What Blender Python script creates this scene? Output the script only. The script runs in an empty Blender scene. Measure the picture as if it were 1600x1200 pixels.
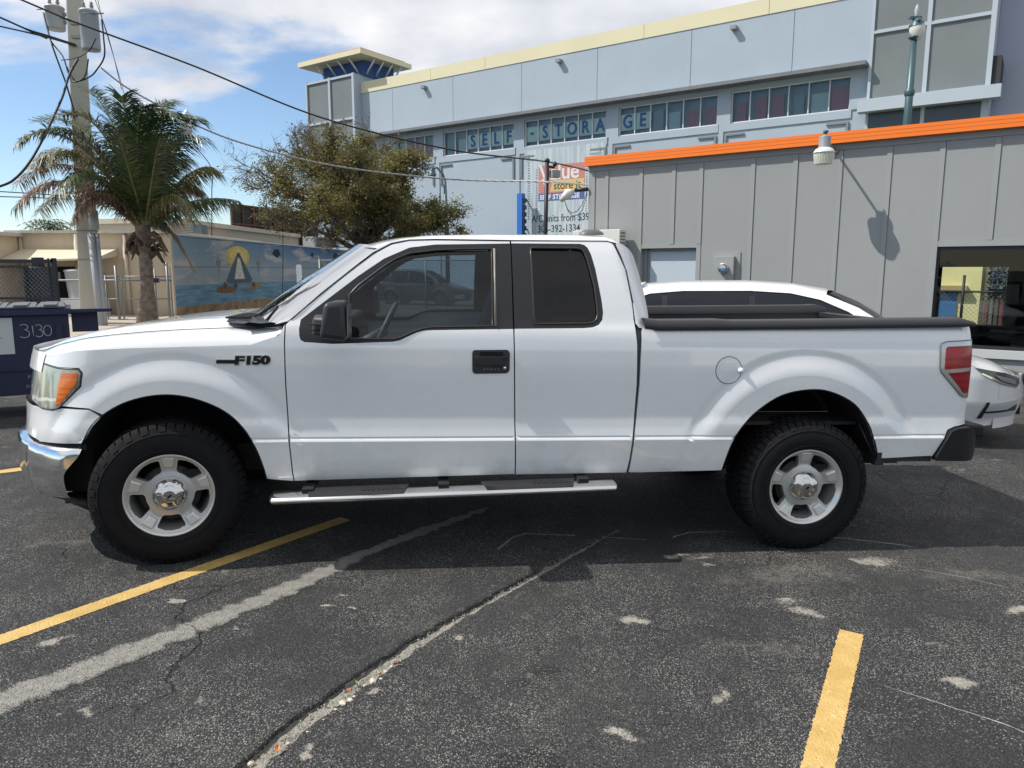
import bpy, bmesh, math, random
import numpy as np
from mathutils import Vector, Matrix
from mathutils.geometry import delaunay_2d_cdt
R = math.radians
S = bpy.context.scene
COL = S.collection
rnd = random.Random(7)

# ---------------------------------------------------------------- camera
CAM_H = 1.655; FOC = 1150.0; PITCH = math.atan2(178, FOC)
cd = bpy.data.cameras.new('camera'); cam = bpy.data.objects.new('camera', cd); COL.objects.link(cam)
cam.location = (0, 0, CAM_H); cam.rotation_euler = (R(90) - PITCH, 0, 0)
cd.sensor_width = 36; cd.lens = 36 * FOC / 1600; cd.clip_start = .05; cd.clip_end = 2000
S.camera = cam

# ---------------------------------------------------------------- sun, sky, exposure
SUN = Vector((-.645, -.062, .757)).normalized()
sl = bpy.data.lights.new('sun', 'SUN'); sl.energy = 4.8; sl.angle = R(.53); sl.color = (1, .955, .88)
so = bpy.data.objects.new('sun', sl); COL.objects.link(so)
so.rotation_euler = SUN.to_track_quat('Z', 'Y').to_euler()
W = bpy.data.worlds.new('World'); S.world = W; W.use_nodes = True
nt = W.node_tree; N = nt.nodes; Lk = nt.links; N.clear()
def wn(t, **k):
    n = N.new(t)
    for a, b in k.items(): setattr(n, a, b)
    return n
out = wn('ShaderNodeOutputWorld')
sky = wn('ShaderNodeTexSky', sky_type='NISHITA', sun_disc=False)
sky.sun_elevation = math.asin(SUN.z); sky.sun_rotation = math.atan2(SUN.x, SUN.y)
sky.air_density = 1.0; sky.dust_density = .1; sky.ozone_density = 3.5
bg1 = wn('ShaderNodeBackground'); bg1.inputs[1].default_value = .15
Lk.new(sky.outputs[0], bg1.inputs[0])
tc = wn('ShaderNodeTexCoord')
sep = wn('ShaderNodeSeparateXYZ'); Lk.new(tc.outputs['Generated'], sep.inputs[0])
def wm(op, a, b=None, clamp=False):
    n = wn('ShaderNodeMath', operation=op); n.use_clamp = clamp
    for i, v in enumerate((a, b)):
        if v is None: continue
        if isinstance(v, (int, float)): n.inputs[i].default_value = v
        else: Lk.new(v, n.inputs[i])
    return n.outputs[0]
# cloud deck: direction projected on a plane overhead, flattened towards the horizon
zc = wm('ADD', wm('MAXIMUM', sep.outputs[2], 0.0), .22)
cx = wm('DIVIDE', sep.outputs[0], zc); cy = wm('DIVIDE', sep.outputs[1], zc)
cmb = wn('ShaderNodeCombineXYZ'); Lk.new(cx, cmb.inputs[0]); Lk.new(cy, cmb.inputs[1])
mp = wn('ShaderNodeMapping'); mp.inputs['Location'].default_value = (1.35, .55, 0); Lk.new(cmb.outputs[0], mp.inputs[0])
n1 = wn('ShaderNodeTexNoise'); n1.inputs['Scale'].default_value = 1.05; n1.inputs['Detail'].default_value = 9; n1.inputs['Roughness'].default_value = .54; n1.inputs['Distortion'].default_value = .25
Lk.new(mp.outputs[0], n1.inputs['Vector'])
n2 = wn('ShaderNodeTexNoise'); n2.inputs['Scale'].default_value = 2.6; n2.inputs['Detail'].default_value = 6
Lk.new(mp.outputs[0], n2.inputs['Vector'])
el = sep.outputs[2]
dens = wm('ADD', n1.outputs['Fac'], wm('MULTIPLY', wm('SUBTRACT', el, .225), 1.9))
dens = wm('MINIMUM', dens, .66)
dens = wm('SUBTRACT', dens, wm('MULTIPLY', wm('MAXIMUM', wm('SUBTRACT', wm('MULTIPLY', sep.outputs[0], -1.0), .58), 0.0), .75))   # clearer towards the left, as in view
cov = wn('ShaderNodeMapRange', interpolation_type='SMOOTHSTEP'); cov.inputs[1].default_value = .47; cov.inputs[2].default_value = .58
Lk.new(dens, cov.inputs[0])
ccol = wn('ShaderNodeValToRGB'); ccol.color_ramp.elements[0].position = .30; ccol.color_ramp.elements[0].color = (.55, .60, .70, 1)
ccol.color_ramp.elements[1].position = .66; ccol.color_ramp.elements[1].color = (1.0, 1.0, 1.02, 1)
Lk.new(n2.outputs['Fac'], ccol.inputs[0])
bg2 = wn('ShaderNodeBackground'); bg2.inputs[1].default_value = 1.0; Lk.new(ccol.outputs[0], bg2.inputs[0])
mx = wn('ShaderNodeMixShader'); Lk.new(cov.outputs[0], mx.inputs[0]); Lk.new(bg1.outputs[0], mx.inputs[1]); Lk.new(bg2.outputs[0], mx.inputs[2])
Lk.new(mx.outputs[0], out.inputs[0])
vs = S.view_settings; vs.view_transform = 'Standard'; vs.look = 'None'; vs.exposure = 0.0; vs.gamma = 1.0; vs.use_curve_mapping = False

# ---------------------------------------------------------------- survey helpers
def at(px, py, Y):
    "point of the place seen in that direction of the photograph, Y metres ahead of the camera"
    a = (px - 800) / FOC; b = (600 - py) / FOC
    dx, dy, dz = a, math.cos(PITCH) + b * math.sin(PITCH), -math.sin(PITCH) + b * math.cos(PITCH)
    return Vector((dx / dy * Y, Y, CAM_H + dz / dy * Y))
GS = -.0195
def gz(x): return .03 + GS * (min(max(x, -14.), 13.) + 1.883)      # the lot drains to the right

# ---------------------------------------------------------------- materials
MATS = {}
def mat(name, col, rough=.6, metal=0., coat=0., var=0., vscale=3., bump=0., bscale=60., spec=.5, em=None, emv=0.):
    if name in MATS: return MATS[name]
    m = bpy.data.materials.new(name); m.use_nodes = True; t = m.node_tree; b = t.nodes['Principled BSDF']
    b.inputs['Base Color'].default_value = (*col, 1); b.inputs['Roughness'].default_value = rough
    b.inputs['Metallic'].default_value = metal; b.inputs['Coat Weight'].default_value = coat
    b.inputs['Specular IOR Level'].default_value = spec
    b.inputs['Coat Roughness'].default_value = .04
    if em: b.inputs['Emission Color'].default_value = (*em, 1); b.inputs['Emission Strength'].default_value = emv
    g = t.nodes.new('ShaderNodeNewGeometry')
    if var:
        n = t.nodes.new('ShaderNodeTexNoise'); n.inputs['Scale'].default_value = vscale; n.inputs['Detail'].default_value = 7; n.inputs['Roughness'].default_value = .62
        t.links.new(g.outputs['Position'], n.inputs['Vector'])
        r = t.nodes.new('ShaderNodeMapRange'); r.inputs[1].default_value = .3; r.inputs[2].default_value = .7
        r.inputs[3].default_value = 1 - var; r.inputs[4].default_value = 1 + var * .6
        t.links.new(n.outputs['Fac'], r.inputs[0])
        v = t.nodes.new('ShaderNodeVectorMath'); v.operation = 'SCALE'; v.inputs[0].default_value = col
        t.links.new(r.outputs[0], v.inputs['Scale']); t.links.new(v.outputs[0], b.inputs['Base Color'])
    if bump:
        n = t.nodes.new('ShaderNodeTexNoise'); n.inputs['Scale'].default_value = bscale; n.inputs['Detail'].default_value = 4
        t.links.new(g.outputs['Position'], n.inputs['Vector'])
        bp = t.nodes.new('ShaderNodeBump'); bp.inputs['Strength'].default_value = bump; bp.inputs['Distance'].default_value = .01
        t.links.new(n.outputs['Fac'], bp.inputs['Height']); t.links.new(bp.outputs[0], b.inputs['Normal'])
    MATS[name] = m; return m

def glass(name, tint, refl=1.5, rough=0.0, wavy=0.):
    m = bpy.data.materials.new(name); m.use_nodes = True; t = m.node_tree; t.nodes.clear()
    o = t.nodes.new('ShaderNodeOutputMaterial'); mx = t.nodes.new('ShaderNodeMixShader')
    tr = t.nodes.new('ShaderNodeBsdfTransparent'); tr.inputs[0].default_value = (*tint, 1)
    gl = t.nodes.new('ShaderNodeBsdfGlossy'); gl.inputs['Roughness'].default_value = rough
    fr = t.nodes.new('ShaderNodeFresnel'); fr.inputs[0].default_value = refl
    if wavy:
        g = t.nodes.new('ShaderNodeNewGeometry'); n = t.nodes.new('ShaderNodeTexNoise'); n.inputs['Scale'].default_value = 4
        t.links.new(g.outputs['Position'], n.inputs['Vector'])
        bp = t.nodes.new('ShaderNodeBump'); bp.inputs['Strength'].default_value = wavy; bp.inputs['Distance'].default_value = .02
        t.links.new(n.outputs['Fac'], bp.inputs['Height']); t.links.new(bp.outputs[0], gl.inputs['Normal'])
    t.links.new(fr.outputs[0], mx.inputs[0]); t.links.new(tr.outputs[0], mx.inputs[1]); t.links.new(gl.outputs[0], mx.inputs[2])
    t.links.new(mx.outputs[0], o.inputs[0]); MATS[name] = m; return m

class NB:
    "little node-tree writer"
    def __init__(s, name):
        s.m = bpy.data.materials.new(name); s.m.use_nodes = True; s.t = s.m.node_tree; s.b = s.t.nodes['Principled BSDF']
        s.pos = s.t.nodes.new('ShaderNodeNewGeometry').outputs['Position']; MATS[name] = s.m
    def link(s, v, i):
        if hasattr(v, 'is_output') or isinstance(v, bpy.types.NodeSocket): s.t.links.new(v, i)
        elif v is not None:
            i.default_value = v if not (isinstance(v, tuple) and len(v) == 3 and len(i.default_value) == 4) else (*v, 1)
    def math(s, op, a, b=None, c=None, clamp=False):
        n = s.t.nodes.new('ShaderNodeMath'); n.operation = op; n.use_clamp = clamp
        s.link(a, n.inputs[0]); s.link(b, n.inputs[1]) if b is not None else 0
        if c is not None: s.link(c, n.inputs[2])
        return n.outputs[0]
    def noise(s, scale, detail=5, rough=.55, vec=None, dist=0.):
        n = s.t.nodes.new('ShaderNodeTexNoise'); n.inputs['Scale'].default_value = scale; n.inputs['Detail'].default_value = detail
        n.inputs['Roughness'].default_value = rough; n.inputs['Distortion'].default_value = dist
        s.t.links.new(vec or s.pos, n.inputs['Vector']); return n.outputs['Fac']
    def vor(s, scale, feat='F1', vec=None, rnd=1.):
        n = s.t.nodes.new('ShaderNodeTexVoronoi'); n.feature = feat; n.inputs['Scale'].default_value = scale
        n.inputs['Randomness'].default_value = rnd
        s.t.links.new(vec or s.pos, n.inputs['Vector']); return n
    def mr(s, v, a, b, c=0., d=1., smooth=True):
        n = s.t.nodes.new('ShaderNodeMapRange'); n.interpolation_type = 'SMOOTHSTEP' if smooth else 'LINEAR'
        s.link(v, n.inputs[0])
        for i, q in enumerate((a, b, c, d)): n.inputs[i + 1].default_value = q
        return n.outputs[0]
    def mix(s, f, a, b, mode='MIX'):
        n = s.t.nodes.new('ShaderNodeMix'); n.data_type = 'RGBA'; n.blend_type = mode
        s.link(f, n.inputs[0]); s.link(a, n.inputs[6]); s.link(b, n.inputs[7]); return n.outputs[2]
    def bump(s, h, strength=.5, dist=.01):
        n = s.t.nodes.new('ShaderNodeBump'); n.inputs['Strength'].default_value = strength; n.inputs['Distance'].default_value = dist
        s.t.links.new(h, n.inputs['Height']); s.t.links.new(n.outputs[0], s.b.inputs['Normal'])
    def base(s, c, rough=None):
        s.link(c, s.b.inputs['Base Color'])
        if rough is not None: s.link(rough, s.b.inputs['Roughness'])

def asphalt(name, dust=0., dustcol=(.30, .285, .25), bright=1., fade=False):
    k = NB(name)
    big = k.noise(.55, 6, .6); med = k.noise(3.2, 6, .62)
    c = k.mix(k.mr(big, .35, .68), (.030 * bright, .031 * bright, .033 * bright), (.050 * bright, .050 * bright, .049 * bright))
    c = k.mix(k.mr(med, .52, .78, 0, .5), c, (.078, .076, .070))
    v = k.vor(120); hsv = k.t.nodes.new('ShaderNodeSeparateColor'); k.t.links.new(v.outputs['Color'], hsv.inputs[0])
    stone = k.mr(hsv.outputs[0], .66, .92, 0, 1)
    face = k.mr(v.outputs['Distance'], .25, .48, 1, 0)
    dens = k.mr(k.noise(1.7, 5, .6), .38, .62, .14, 1.)
    c = k.mix(k.math('MULTIPLY', k.math('MULTIPLY', stone, face), k.math('MULTIPLY', dens, .95)), c, (.42, .40, .36))
    v2 = k.vor(250); h2 = k.t.nodes.new('ShaderNodeSeparateColor'); k.t.links.new(v2.outputs['Color'], h2.inputs[0])
    c = k.mix(k.math('MULTIPLY', k.mr(h2.outputs[1], .76, .90, 0, .95), k.mr(k.noise(1.5, 6, .68), .40, .62, .16, 1.)), c, (.31, .30, .275))
    c = k.mix(k.mr(h2.outputs[2], .55, .9, 0, .8), c, (.010, .010, .012))
    # worn, dusty spots and a few oily ones
    sp = k.mr(k.noise(5.5, 5, .5), .67, .76)
    gr = k.mr(k.noise(85, 3, .7), .40, .60)
    c = k.mix(k.math('MULTIPLY', sp, k.math('MULTIPLY', gr, .75)), c, (.30, .285, .25))
    sp2 = k.mr(k.noise(15., 4, .45), .735, .79)
    c = k.mix(k.math('MULTIPLY', sp2, k.math('MULTIPLY', gr, .7)), c, (.36, .34, .30))
    oil = k.mr(k.noise(1.9, 3, .4, dist=.3), .70, .80, 0, .55)
    c = k.mix(oil, c, (.022, .022, .024))
    # hairline cracks
    vc = k.t.nodes.new('ShaderNodeVectorMath'); vc.operation = 'ADD'
    nn = k.t.nodes.new('ShaderNodeTexNoise'); nn.inputs['Scale'].default_value = 2.5; nn.inputs['Detail'].default_value = 5
    k.t.links.new(k.pos, nn.inputs['Vector']); sc = k.t.nodes.new('ShaderNodeVectorMath'); sc.operation = 'SCALE'; sc.inputs['Scale'].default_value = .45
    k.t.links.new(nn.outputs['Color'], sc.inputs[0]); k.t.links.new(k.pos, vc.inputs[0]); k.t.links.new(sc.outputs[0], vc.inputs[1])
    ve = k.vor(.62, 'DISTANCE_TO_EDGE', vc.outputs[0])
    crk = k.math('MULTIPLY', k.mr(ve.outputs['Distance'], .0, .006, 1, 0), k.mr(k.noise(.8, 2), .5, .6))
    c = k.mix(k.math('MULTIPLY', crk, .8), c, (.012, .012, .012))
    if dust and fade:
        at_ = k.t.nodes.new('ShaderNodeAttribute'); at_.attribute_name = 'fade'
        nn_ = k.math('ADD', k.math('MULTIPLY', k.noise(95, 4, .8), .62), k.math('MULTIPLY', k.noise(13, 5, .65), .38))
        nn_ = k.math('ADD', nn_, k.math('MULTIPLY', k.math('SUBTRACT', at_.outputs['Fac'], 1.0), .26))
        d = k.mr(nn_, .50 - .18 * dust, .58 - .12 * dust)
        dc = k.mix(k.mr(k.noise(30, 6, .75), .3, .7), tuple(x * .72 for x in dustcol), tuple(x * 1.12 for x in dustcol))
        c = k.mix(k.math('MULTIPLY', d, min(.92, dust * 1.3)), c, dc)
    elif dust:
        d = k.mr(k.math('ADD', k.noise(42, 6, .75), k.math('MULTIPLY', k.noise(6, 4, .6), .6)), .72 - .35 * dust, .98 - .35 * dust)
        c = k.mix(k.math('MULTIPLY', d, min(1, dust + .25)), c, dustcol)
    k.base(c, .82)
    h = k.math('ADD', k.math('MULTIPLY', k.mr(v.outputs['Distance'], 0, .6, 1, 0, False), k.mr(hsv.outputs[1], 0, 1, .2, 1)), k.math('MULTIPLY', h2.outputs[0], .35))
    h = k.math('SUBTRACT', h, k.math('MULTIPLY', crk, 1.5))
    k.bump(h, 1.0, .007); k.b.inputs['Specular IOR Level'].default_value = .35
    return k.m

def stucco(name, col, var=.06, dirt=0., dcol=(.2, .19, .17), bs=90, streak=0.):
    k = NB(name)
    c = k.mix(k.mr(k.noise(.35, 5, .6), .3, .7), tuple(x * (1 - var) for x in col), tuple(min(1, x * (1 + var * .5)) for x in col))
    c = k.mix(k.mr(k.noise(5, 6, .7), .45, .8, 0, .35), c, tuple(x * (1 - 2 * var) for x in col))
    if streak:
        mp = k.t.nodes.new('ShaderNodeMapping'); mp.inputs['Scale'].default_value = (2.2, 2.2, .10); k.t.links.new(k.pos, mp.inputs[0])
        c = k.mix(k.mr(k.noise(1.6, 5, .6, mp.outputs[0]), .52, .75, 0, streak), c, dcol)
    if dirt: c = k.mix(k.mr(k.noise(1.1, 8, .72), .52, .80, 0, dirt), c, dcol)
    k.base(c, .85); k.bump(k.noise(bs, 4, .6), .22, .01); return k.m

# ---------------------------------------------------------------- mesh helpers
def link_obj(name, me, parent):
    o = bpy.data.objects.new(name, me); COL.objects.link(o)
    if parent: o.parent = parent
    return o
ORG = {}
def wo(o):
    p = Vector((0, 0, 0))
    while o: p += o.location; o = o.parent
    return p
class MB:
    def __init__(s): s.v = []; s.f = []; s.mi = []; s.sm = []
    def add(s, vs, fs, mi=0, smooth=False):
        b = len(s.v); s.v += [tuple(v) for v in vs]
        for f in fs: s.f.append(tuple(b + i for i in f)); s.mi.append(mi); s.sm.append(smooth)
        return s
    def hexa(s, P, mi=0):   # 8 corners: bottom ring 0-3, top ring 4-7
        return s.add(P, [(0, 3, 2, 1), (4, 5, 6, 7), (0, 1, 5, 4), (1, 2, 6, 5), (2, 3, 7, 6), (3, 0, 4, 7)], mi)
    def box(s, c, d, mi=0, rz=0., rx=0., ry=0.):
        M = Matrix.Rotation(rz, 3, 'Z') @ Matrix.Rotation(ry, 3, 'Y') @ Matrix.Rotation(rx, 3, 'X'); c = Vector(c)
        q = [(-1, -1, -1), (1, -1, -1), (1, 1, -1), (-1, 1, -1), (-1, -1, 1), (1, -1, 1), (1, 1, 1), (-1, 1, 1)]
        return s.hexa([c + M @ Vector((a * d[0] / 2, b * d[1] / 2, e * d[2] / 2)) for a, b, e in q], mi)
    def bb(s, x0, x1, y0, y1, z0, z1, mi=0):
        return s.hexa([(x0, y0, z0), (x1, y0, z0), (x1, y1, z0), (x0, y1, z0), (x0, y0, z1), (x1, y0, z1), (x1, y1, z1), (x0, y1, z1)], mi)
    def tube(s, pts, r, n=8, mi=0, cap=True, smooth=True):
        pts = [Vector(p) for p in pts]; rs = r if isinstance(r, (list, tuple)) else [r] * len(pts)
        b = len(s.v); up = Vector((0, 0, 1)); prev = None
        for i, p in enumerate(pts):
            d = (pts[min(i + 1, len(pts) - 1)] - pts[max(i - 1, 0)])
            d = d.normalized() if d.length > 1e-9 else Vector((0, 0, 1))
            if prev is None: a = d.orthogonal().normalized()
            else:
                a = prev - d * prev.dot(d); a = a.normalized() if a.length > 1e-6 else d.orthogonal().normalized()
            prev = a; c = d.cross(a)
            for k in range(n):
                t = 2 * math.pi * k / n; s.v.append(tuple(p + (a * math.cos(t) + c * math.sin(t)) * rs[i]))
        for i in range(len(pts) - 1):
            for k in range(n):
                k2 = (k + 1) % n; s.f.append((b + i * n + k, b + i * n + k2, b + (i + 1) * n + k2, b + (i + 1) * n + k)); s.mi.append(mi); s.sm.append(smooth)
        if cap:
            s.f.append(tuple(b + k for k in reversed(range(n)))); s.mi.append(mi); s.sm.append(False)
            e = b + (len(pts) - 1) * n; s.f.append(tuple(e + k for k in range(n))); s.mi.append(mi); s.sm.append(False)
        return s
    def cyl(s, a, b, r, n=16, mi=0, r2=None): return s.tube([a, b], [r, r if r2 is None else r2], n, mi)
    def lathe(s, prof, c=(0, 0, 0), axis='Z', n=32, mi=0, smooth=True, closed=False):
        b = len(s.v); c = Vector(c)
        for (r, h) in prof:
            for k in range(n):
                t = 2 * math.pi * k / n; x, y = r * math.cos(t), r * math.sin(t)
                p = {'Z': (x, y, h), 'Y': (x, h, y), 'X': (h, x, y)}[axis]; s.v.append(tuple(c + Vector(p)))
        m = len(prof)
        for i in range(m - 1 + (1 if closed else 0)):
            j = (i + 1) % m
            for k in range(n):
                k2 = (k + 1) % n; s.f.append((b + i * n + k, b + i * n + k2, b + j * n + k2, b + j * n + k)); s.mi.append(mi); s.sm.append(smooth)
        return s
    def grid(s, P, mi=0, smooth=True, flip=False):
        b = len(s.v); m = len(P); n = len(P[0])
        for row in P: s.v += [tuple(p) for p in row]
        for i in range(m - 1):
            for j in range(n - 1):
                q = (b + i * n + j, b + i * n + j + 1, b + (i + 1) * n + j + 1, b + (i + 1) * n + j)
                s.f.append(q[::-1] if flip else q); s.mi.append(mi); s.sm.append(smooth)
        return s
    def build(s, name, mats, parent=None, world=True, bevel=0., seg=2, org=None, mirror=None, recalc=False):
        me = bpy.data.meshes.new(name)
        vs = s.v
        if org is None and parent is None and world and vs:
            a = np.array(vs); org = Vector((float(a[:, 0].mean()), float(a[:, 1].mean()), float(a[:, 2].min())))
        o0 = org if (parent is None and org is not None) else (wo(parent) if (parent and world) else Vector((0, 0, 0)))
        o0 = Vector(o0)
        me.from_pydata([(v[0] - o0.x, v[1] - o0.y, v[2] - o0.z) for v in vs], [], s.f)
        for m in (mats if isinstance(mats, (list, tuple)) else [mats]): me.materials.append(m)
        me.polygons.foreach_set('material_index', s.mi); me.polygons.foreach_set('use_smooth', s.sm)
        if recalc:
            bm = bmesh.new(); bm.from_mesh(me); bmesh.ops.recalc_face_normals(bm, faces=bm.faces); bm.to_mesh(me); bm.free()
        me.update()
        o = link_obj(name, me, parent)
        if parent is None: o.location = o0
        if bevel:
            b = o.modifiers.new('b', 'BEVEL'); b.width = bevel; b.segments = seg; b.limit_method = 'ANGLE'; b.angle_limit = R(35)
            b.harden_normals = False
            for p in me.polygons: p.use_smooth = True
            try: me.set_sharp_from_angle(angle=R(40))
            except Exception: pass
        return o

def tag(o, label=None, cat=None, group=None, kind=None):
    if label: o['label'] = label
    if cat: o['category'] = cat
    if group: o['group'] = group
    if kind: o['kind'] = kind
    return o
def thing(name, label, cat, loc, group=None, rot=None):
    o = bpy.data.objects.new(name, None); COL.objects.link(o); o.location = loc; o.empty_display_size = .1
    if rot: o.rotation_euler = rot
    return tag(o, label, cat, group)
def copy_tree(o, parent=None):
    c = o.copy(); COL.objects.link(c); c.parent = parent
    for ch in list(o.children): copy_tree(ch, c)
    return c

def pip(P, poly):
    x, y = P[:, 0], P[:, 1]; c = np.zeros(len(P), bool); q = np.array(poly); n = len(q)
    for i in range(n):
        (x1, y1), (x2, y2) = q[i], q[i - 1]
        m = (y1 > y) != (y2 > y)
        if y1 != y2: c ^= m & (x < (x2 - x1) * (y - y1) / (y2 - y1) + x1)
    return c
def segdist(P, poly):
    q = np.array(poly); d = np.full(len(P), 1e9)
    for i in range(len(q)):
        a, b = q[i - 1], q[i]; ab = b - a; L = (ab @ ab) or 1e-12
        t = np.clip(((P - a) @ ab) / L, 0, 1); e = P - a - t[:, None] * ab
        d = np.minimum(d, np.hypot(e[:, 0], e[:, 1]))
    return d
def densify(poly, step):
    o = []
    for i in range(len(poly)):
        a = poly[i]; b = poly[(i + 1) % len(poly)]; L = math.hypot(b[0] - a[0], b[1] - a[1]); n = max(1, int(math.ceil(L / step)))
        for k in range(n): o.append((a[0] + (b[0] - a[0]) * k / n, a[1] + (b[1] - a[1]) * k / n))
    return o
def smooth_poly(poly, it=1):
    for _ in range(it):
        o = []
        for i in range(len(poly)):
            a = poly[i]; b = poly[(i + 1) % len(poly)]
            o.append((.75 * a[0] + .25 * b[0], .75 * a[1] + .25 * b[1])); o.append((.25 * a[0] + .75 * b[0], .25 * a[1] + .75 * b[1]))
        poly = o
    return poly
def tri2d(outline, holes=(), step=.05, extra=None, ban=None):
    loops = [densify(outline, step)] + [densify(h, step) for h in holes]
    vs = []; es = []
    for L in loops:
        b = len(vs); vs += L; es += [(b + i, b + (i + 1) % len(L)) for i in range(len(L))]
    q = np.array(outline); x0, y0 = q.min(0); x1, y1 = q.max(0)
    gx, gy = np.meshgrid(np.arange(x0 + step * .5, x1, step), np.arange(y0 + step * .5, y1, step))
    G = np.stack([gx.ravel(), gy.ravel()], 1)
    def filt(G, md):
        if not len(G): return G
        k = pip(G, outline)
        for h in holes: k &= ~pip(G, h)
        G = G[k]
        for L in loops:
            if len(G): G = G[segdist(G, L) > md]
        return G
    if ban is not None: G = G[~ban(G)]
    G = filt(G, step * .45); pts = [tuple(p) for p in G]
    if extra:
        E = filt(np.array(extra), step * .12)
        if len(E):
            if len(G) and ban is None:
                keep = [p for p in pts if np.min(np.hypot(E[:, 0] - p[0], E[:, 1] - p[1])) > step * .4]; pts = keep
            pts += [tuple(p) for p in E]
    allv = [Vector(p) for p in vs + pts]
    r = delaunay_2d_cdt(allv, es, [], 0, 1e-6)
    V = np.array([tuple(v) for v in r[0]]); F = [f for f in r[2]]
    C = np.array([V[list(f)].mean(0) for f in F]); k = pip(C, outline)
    for h in holes: k &= ~pip(C, h)
    return V, [f for f, kk in zip(F, k) if kk], loops
def panel(name, outline, mat_, parent, surf, holes=(), off=0., step=.03, thick=.02, extra=None, Wd=None, rim=True, ban=None):
    "sheet on the surface y=surf(x,z)+off, edges folded inwards; Wd mirrors it to the far side"
    V, F, loops = tri2d(outline, holes, step, extra, ban)
    Yv = [surf(x, z) + off for x, z in V]; e = .002; nr = []
    for x, z in V:
        gx_ = (surf(x + e, z) - surf(x - e, z)) / (2 * e); gz_ = (surf(x, z + e) - surf(x, z - e)) / (2 * e)
        nr.append(Vector((gx_, -1, gz_)).normalized())
    vs = [(x, y, z) for (x, z), y in zip(V, Yv)]; fs = []
    for f in F:
        f = list(f); a, b, c = (V[i] for i in f[:3])
        if (b[0] - a[0]) * (c[1] - a[1]) - (b[1] - a[1]) * (c[0] - a[0]) < 0: f.reverse()
        fs.append(tuple(f))
    if rim and thick:
        key = {(round(float(x), 5), round(float(z), 5)): i for i, (x, z) in enumerate(V)}
        for li, L in enumerate(loops):
            ar = sum(L[i - 1][0] * L[i][1] - L[i][0] * L[i - 1][1] for i in range(len(L)))
            sg = 1 if ar > 0 else -1
            if li: sg = -sg
            for i in range(len(L)):
                a, b = L[i - 1], L[i]; ya = surf(*a) + off; yb = surf(*b) + off
                dx, dz = b[0] - a[0], b[1] - a[1]; l = math.hypot(dx, dz) or 1
                n_ = Vector((dz / l * sg, 0, -dx / l * sg)); k = len(vs)
                vs += [(a[0], ya, a[1]), (b[0], yb, b[1]), (b[0], yb + thick, b[1]), (a[0], ya + thick, a[1])]
                nr += [n_] * 4
                fs.append((k, k + 3, k + 2, k + 1) if sg > 0 else (k, k + 1, k + 2, k + 3))
    if Wd is not None:
        vs = [(x, Wd - y, z) for x, y, z in vs]; nr = [Vector((n.x, -n.y, n.z)) for n in nr]; fs = [tuple(reversed(f)) for f in fs]
    me = bpy.data.meshes.new(name); me.from_pydata(vs, [], fs); me.materials.append(mat_)
    me.polygons.foreach_set('use_smooth', [True] * len(fs)); me.update()
    me.normals_split_custom_set_from_vertices(nr)
    return link_obj(name, me, parent)
def text_mesh(txt, size, extrude=.004, offset=0., sx=1., spacing=1.):
    c = bpy.data.curves.new('t', 'FONT'); c.body = txt; c.size = size; c.extrude = extrude; c.offset = offset; c.space_character = spacing
    c.align_x = 'LEFT'; c.resolution_u = 3
    o = bpy.data.objects.new('t', c); COL.objects.link(o); dg = bpy.context.evaluated_depsgraph_get(); dg.update()
    me = bpy.data.meshes.new_from_object(o.evaluated_get(dg)); bpy.data.objects.remove(o)
    V = [(v.co.x * sx, v.co.y, v.co.z) for v in me.vertices]; F = [tuple(p.vertices) for p in me.polygons]
    bpy.data.meshes.remove(me); return V, F

# ================================================================ GROUND
asp = asphalt('asphalt')
CRK = [(-1.42, 1.25), (-1.05, 1.95), (-.90, 2.27), (-.78, 2.56), (-.61, 2.84), (-.46, 3.11), (-.28, 3.37), (-.10, 3.62), (.20, 4.02), (.50, 4.42), (.72, 4.70)]
CW = [.042, .042, .044, .040, .044, .038, .026, .023, .022, .020, .010]
rg_ = random.Random(3)
def strip_edges(line, wd, step, jit, seed):
    r_ = random.Random(seed); pts = []; ws = []
    for i in range(len(line) - 1):
        a, b = Vector(line[i]), Vector(line[i + 1]); n = max(1, int((b - a).length / step))
        for k in range(n): pts.append(a.lerp(b, k / n)); ws.append(wd[i] + (wd[i + 1] - wd[i]) * k / n)
    pts.append(Vector(line[-1])); ws.append(wd[-1]); L = []; Rr = []
    for i, p in enumerate(pts):
        d = (pts[min(i + 1, len(pts) - 1)] - pts[max(i - 1, 0)]).normalized(); nn = Vector((-d.y, d.x))
        e = 1 if 0 < i < len(pts) - 1 else 0
        L.append(p + nn * (ws[i] + r_.uniform(-jit, jit) * e)); Rr.append(p - nn * (ws[i] + r_.uniform(-jit, jit) * e))
    return pts, L, Rr
KG = .982
CRK = [(x * KG, y * KG) for x, y in CRK]
cp_, cL, cR = strip_edges(CRK, CW, .035, .009, 5)
def zg(x, y): return gz(x)
def flat(name, outline, m, dz=0., step=.5, holes=(), kind='structure', extra=None):
    V, F, _ = tri2d(outline, holes, step, extra)
    vs = [(x, y, gz(x) + dz) for x, y in V]; fs = []
    for f in F:
        f = list(f); a, b, c = (V[i] for i in f[:3])
        if (b[0] - a[0]) * (c[1] - a[1]) - (b[1] - a[1]) * (c[0] - a[0]) < 0: f.reverse()
        fs.append(tuple(f))
    me = bpy.data.meshes.new(name); me.from_pydata(vs, [], fs); me.materials.append(m); me.update()
    o = link_obj(name, me, None)
    if kind: o['kind'] = kind
    return o
slit = [(p.x, p.y) for p in cL] + [(p.x, p.y) for p in reversed(cR)]
lot = flat('asphalt_lot', [(-7, .4), (7, .4), (7, 9), (-7, 9)], asp, 0, .6, holes=[slit])
m_ = MB()
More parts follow.
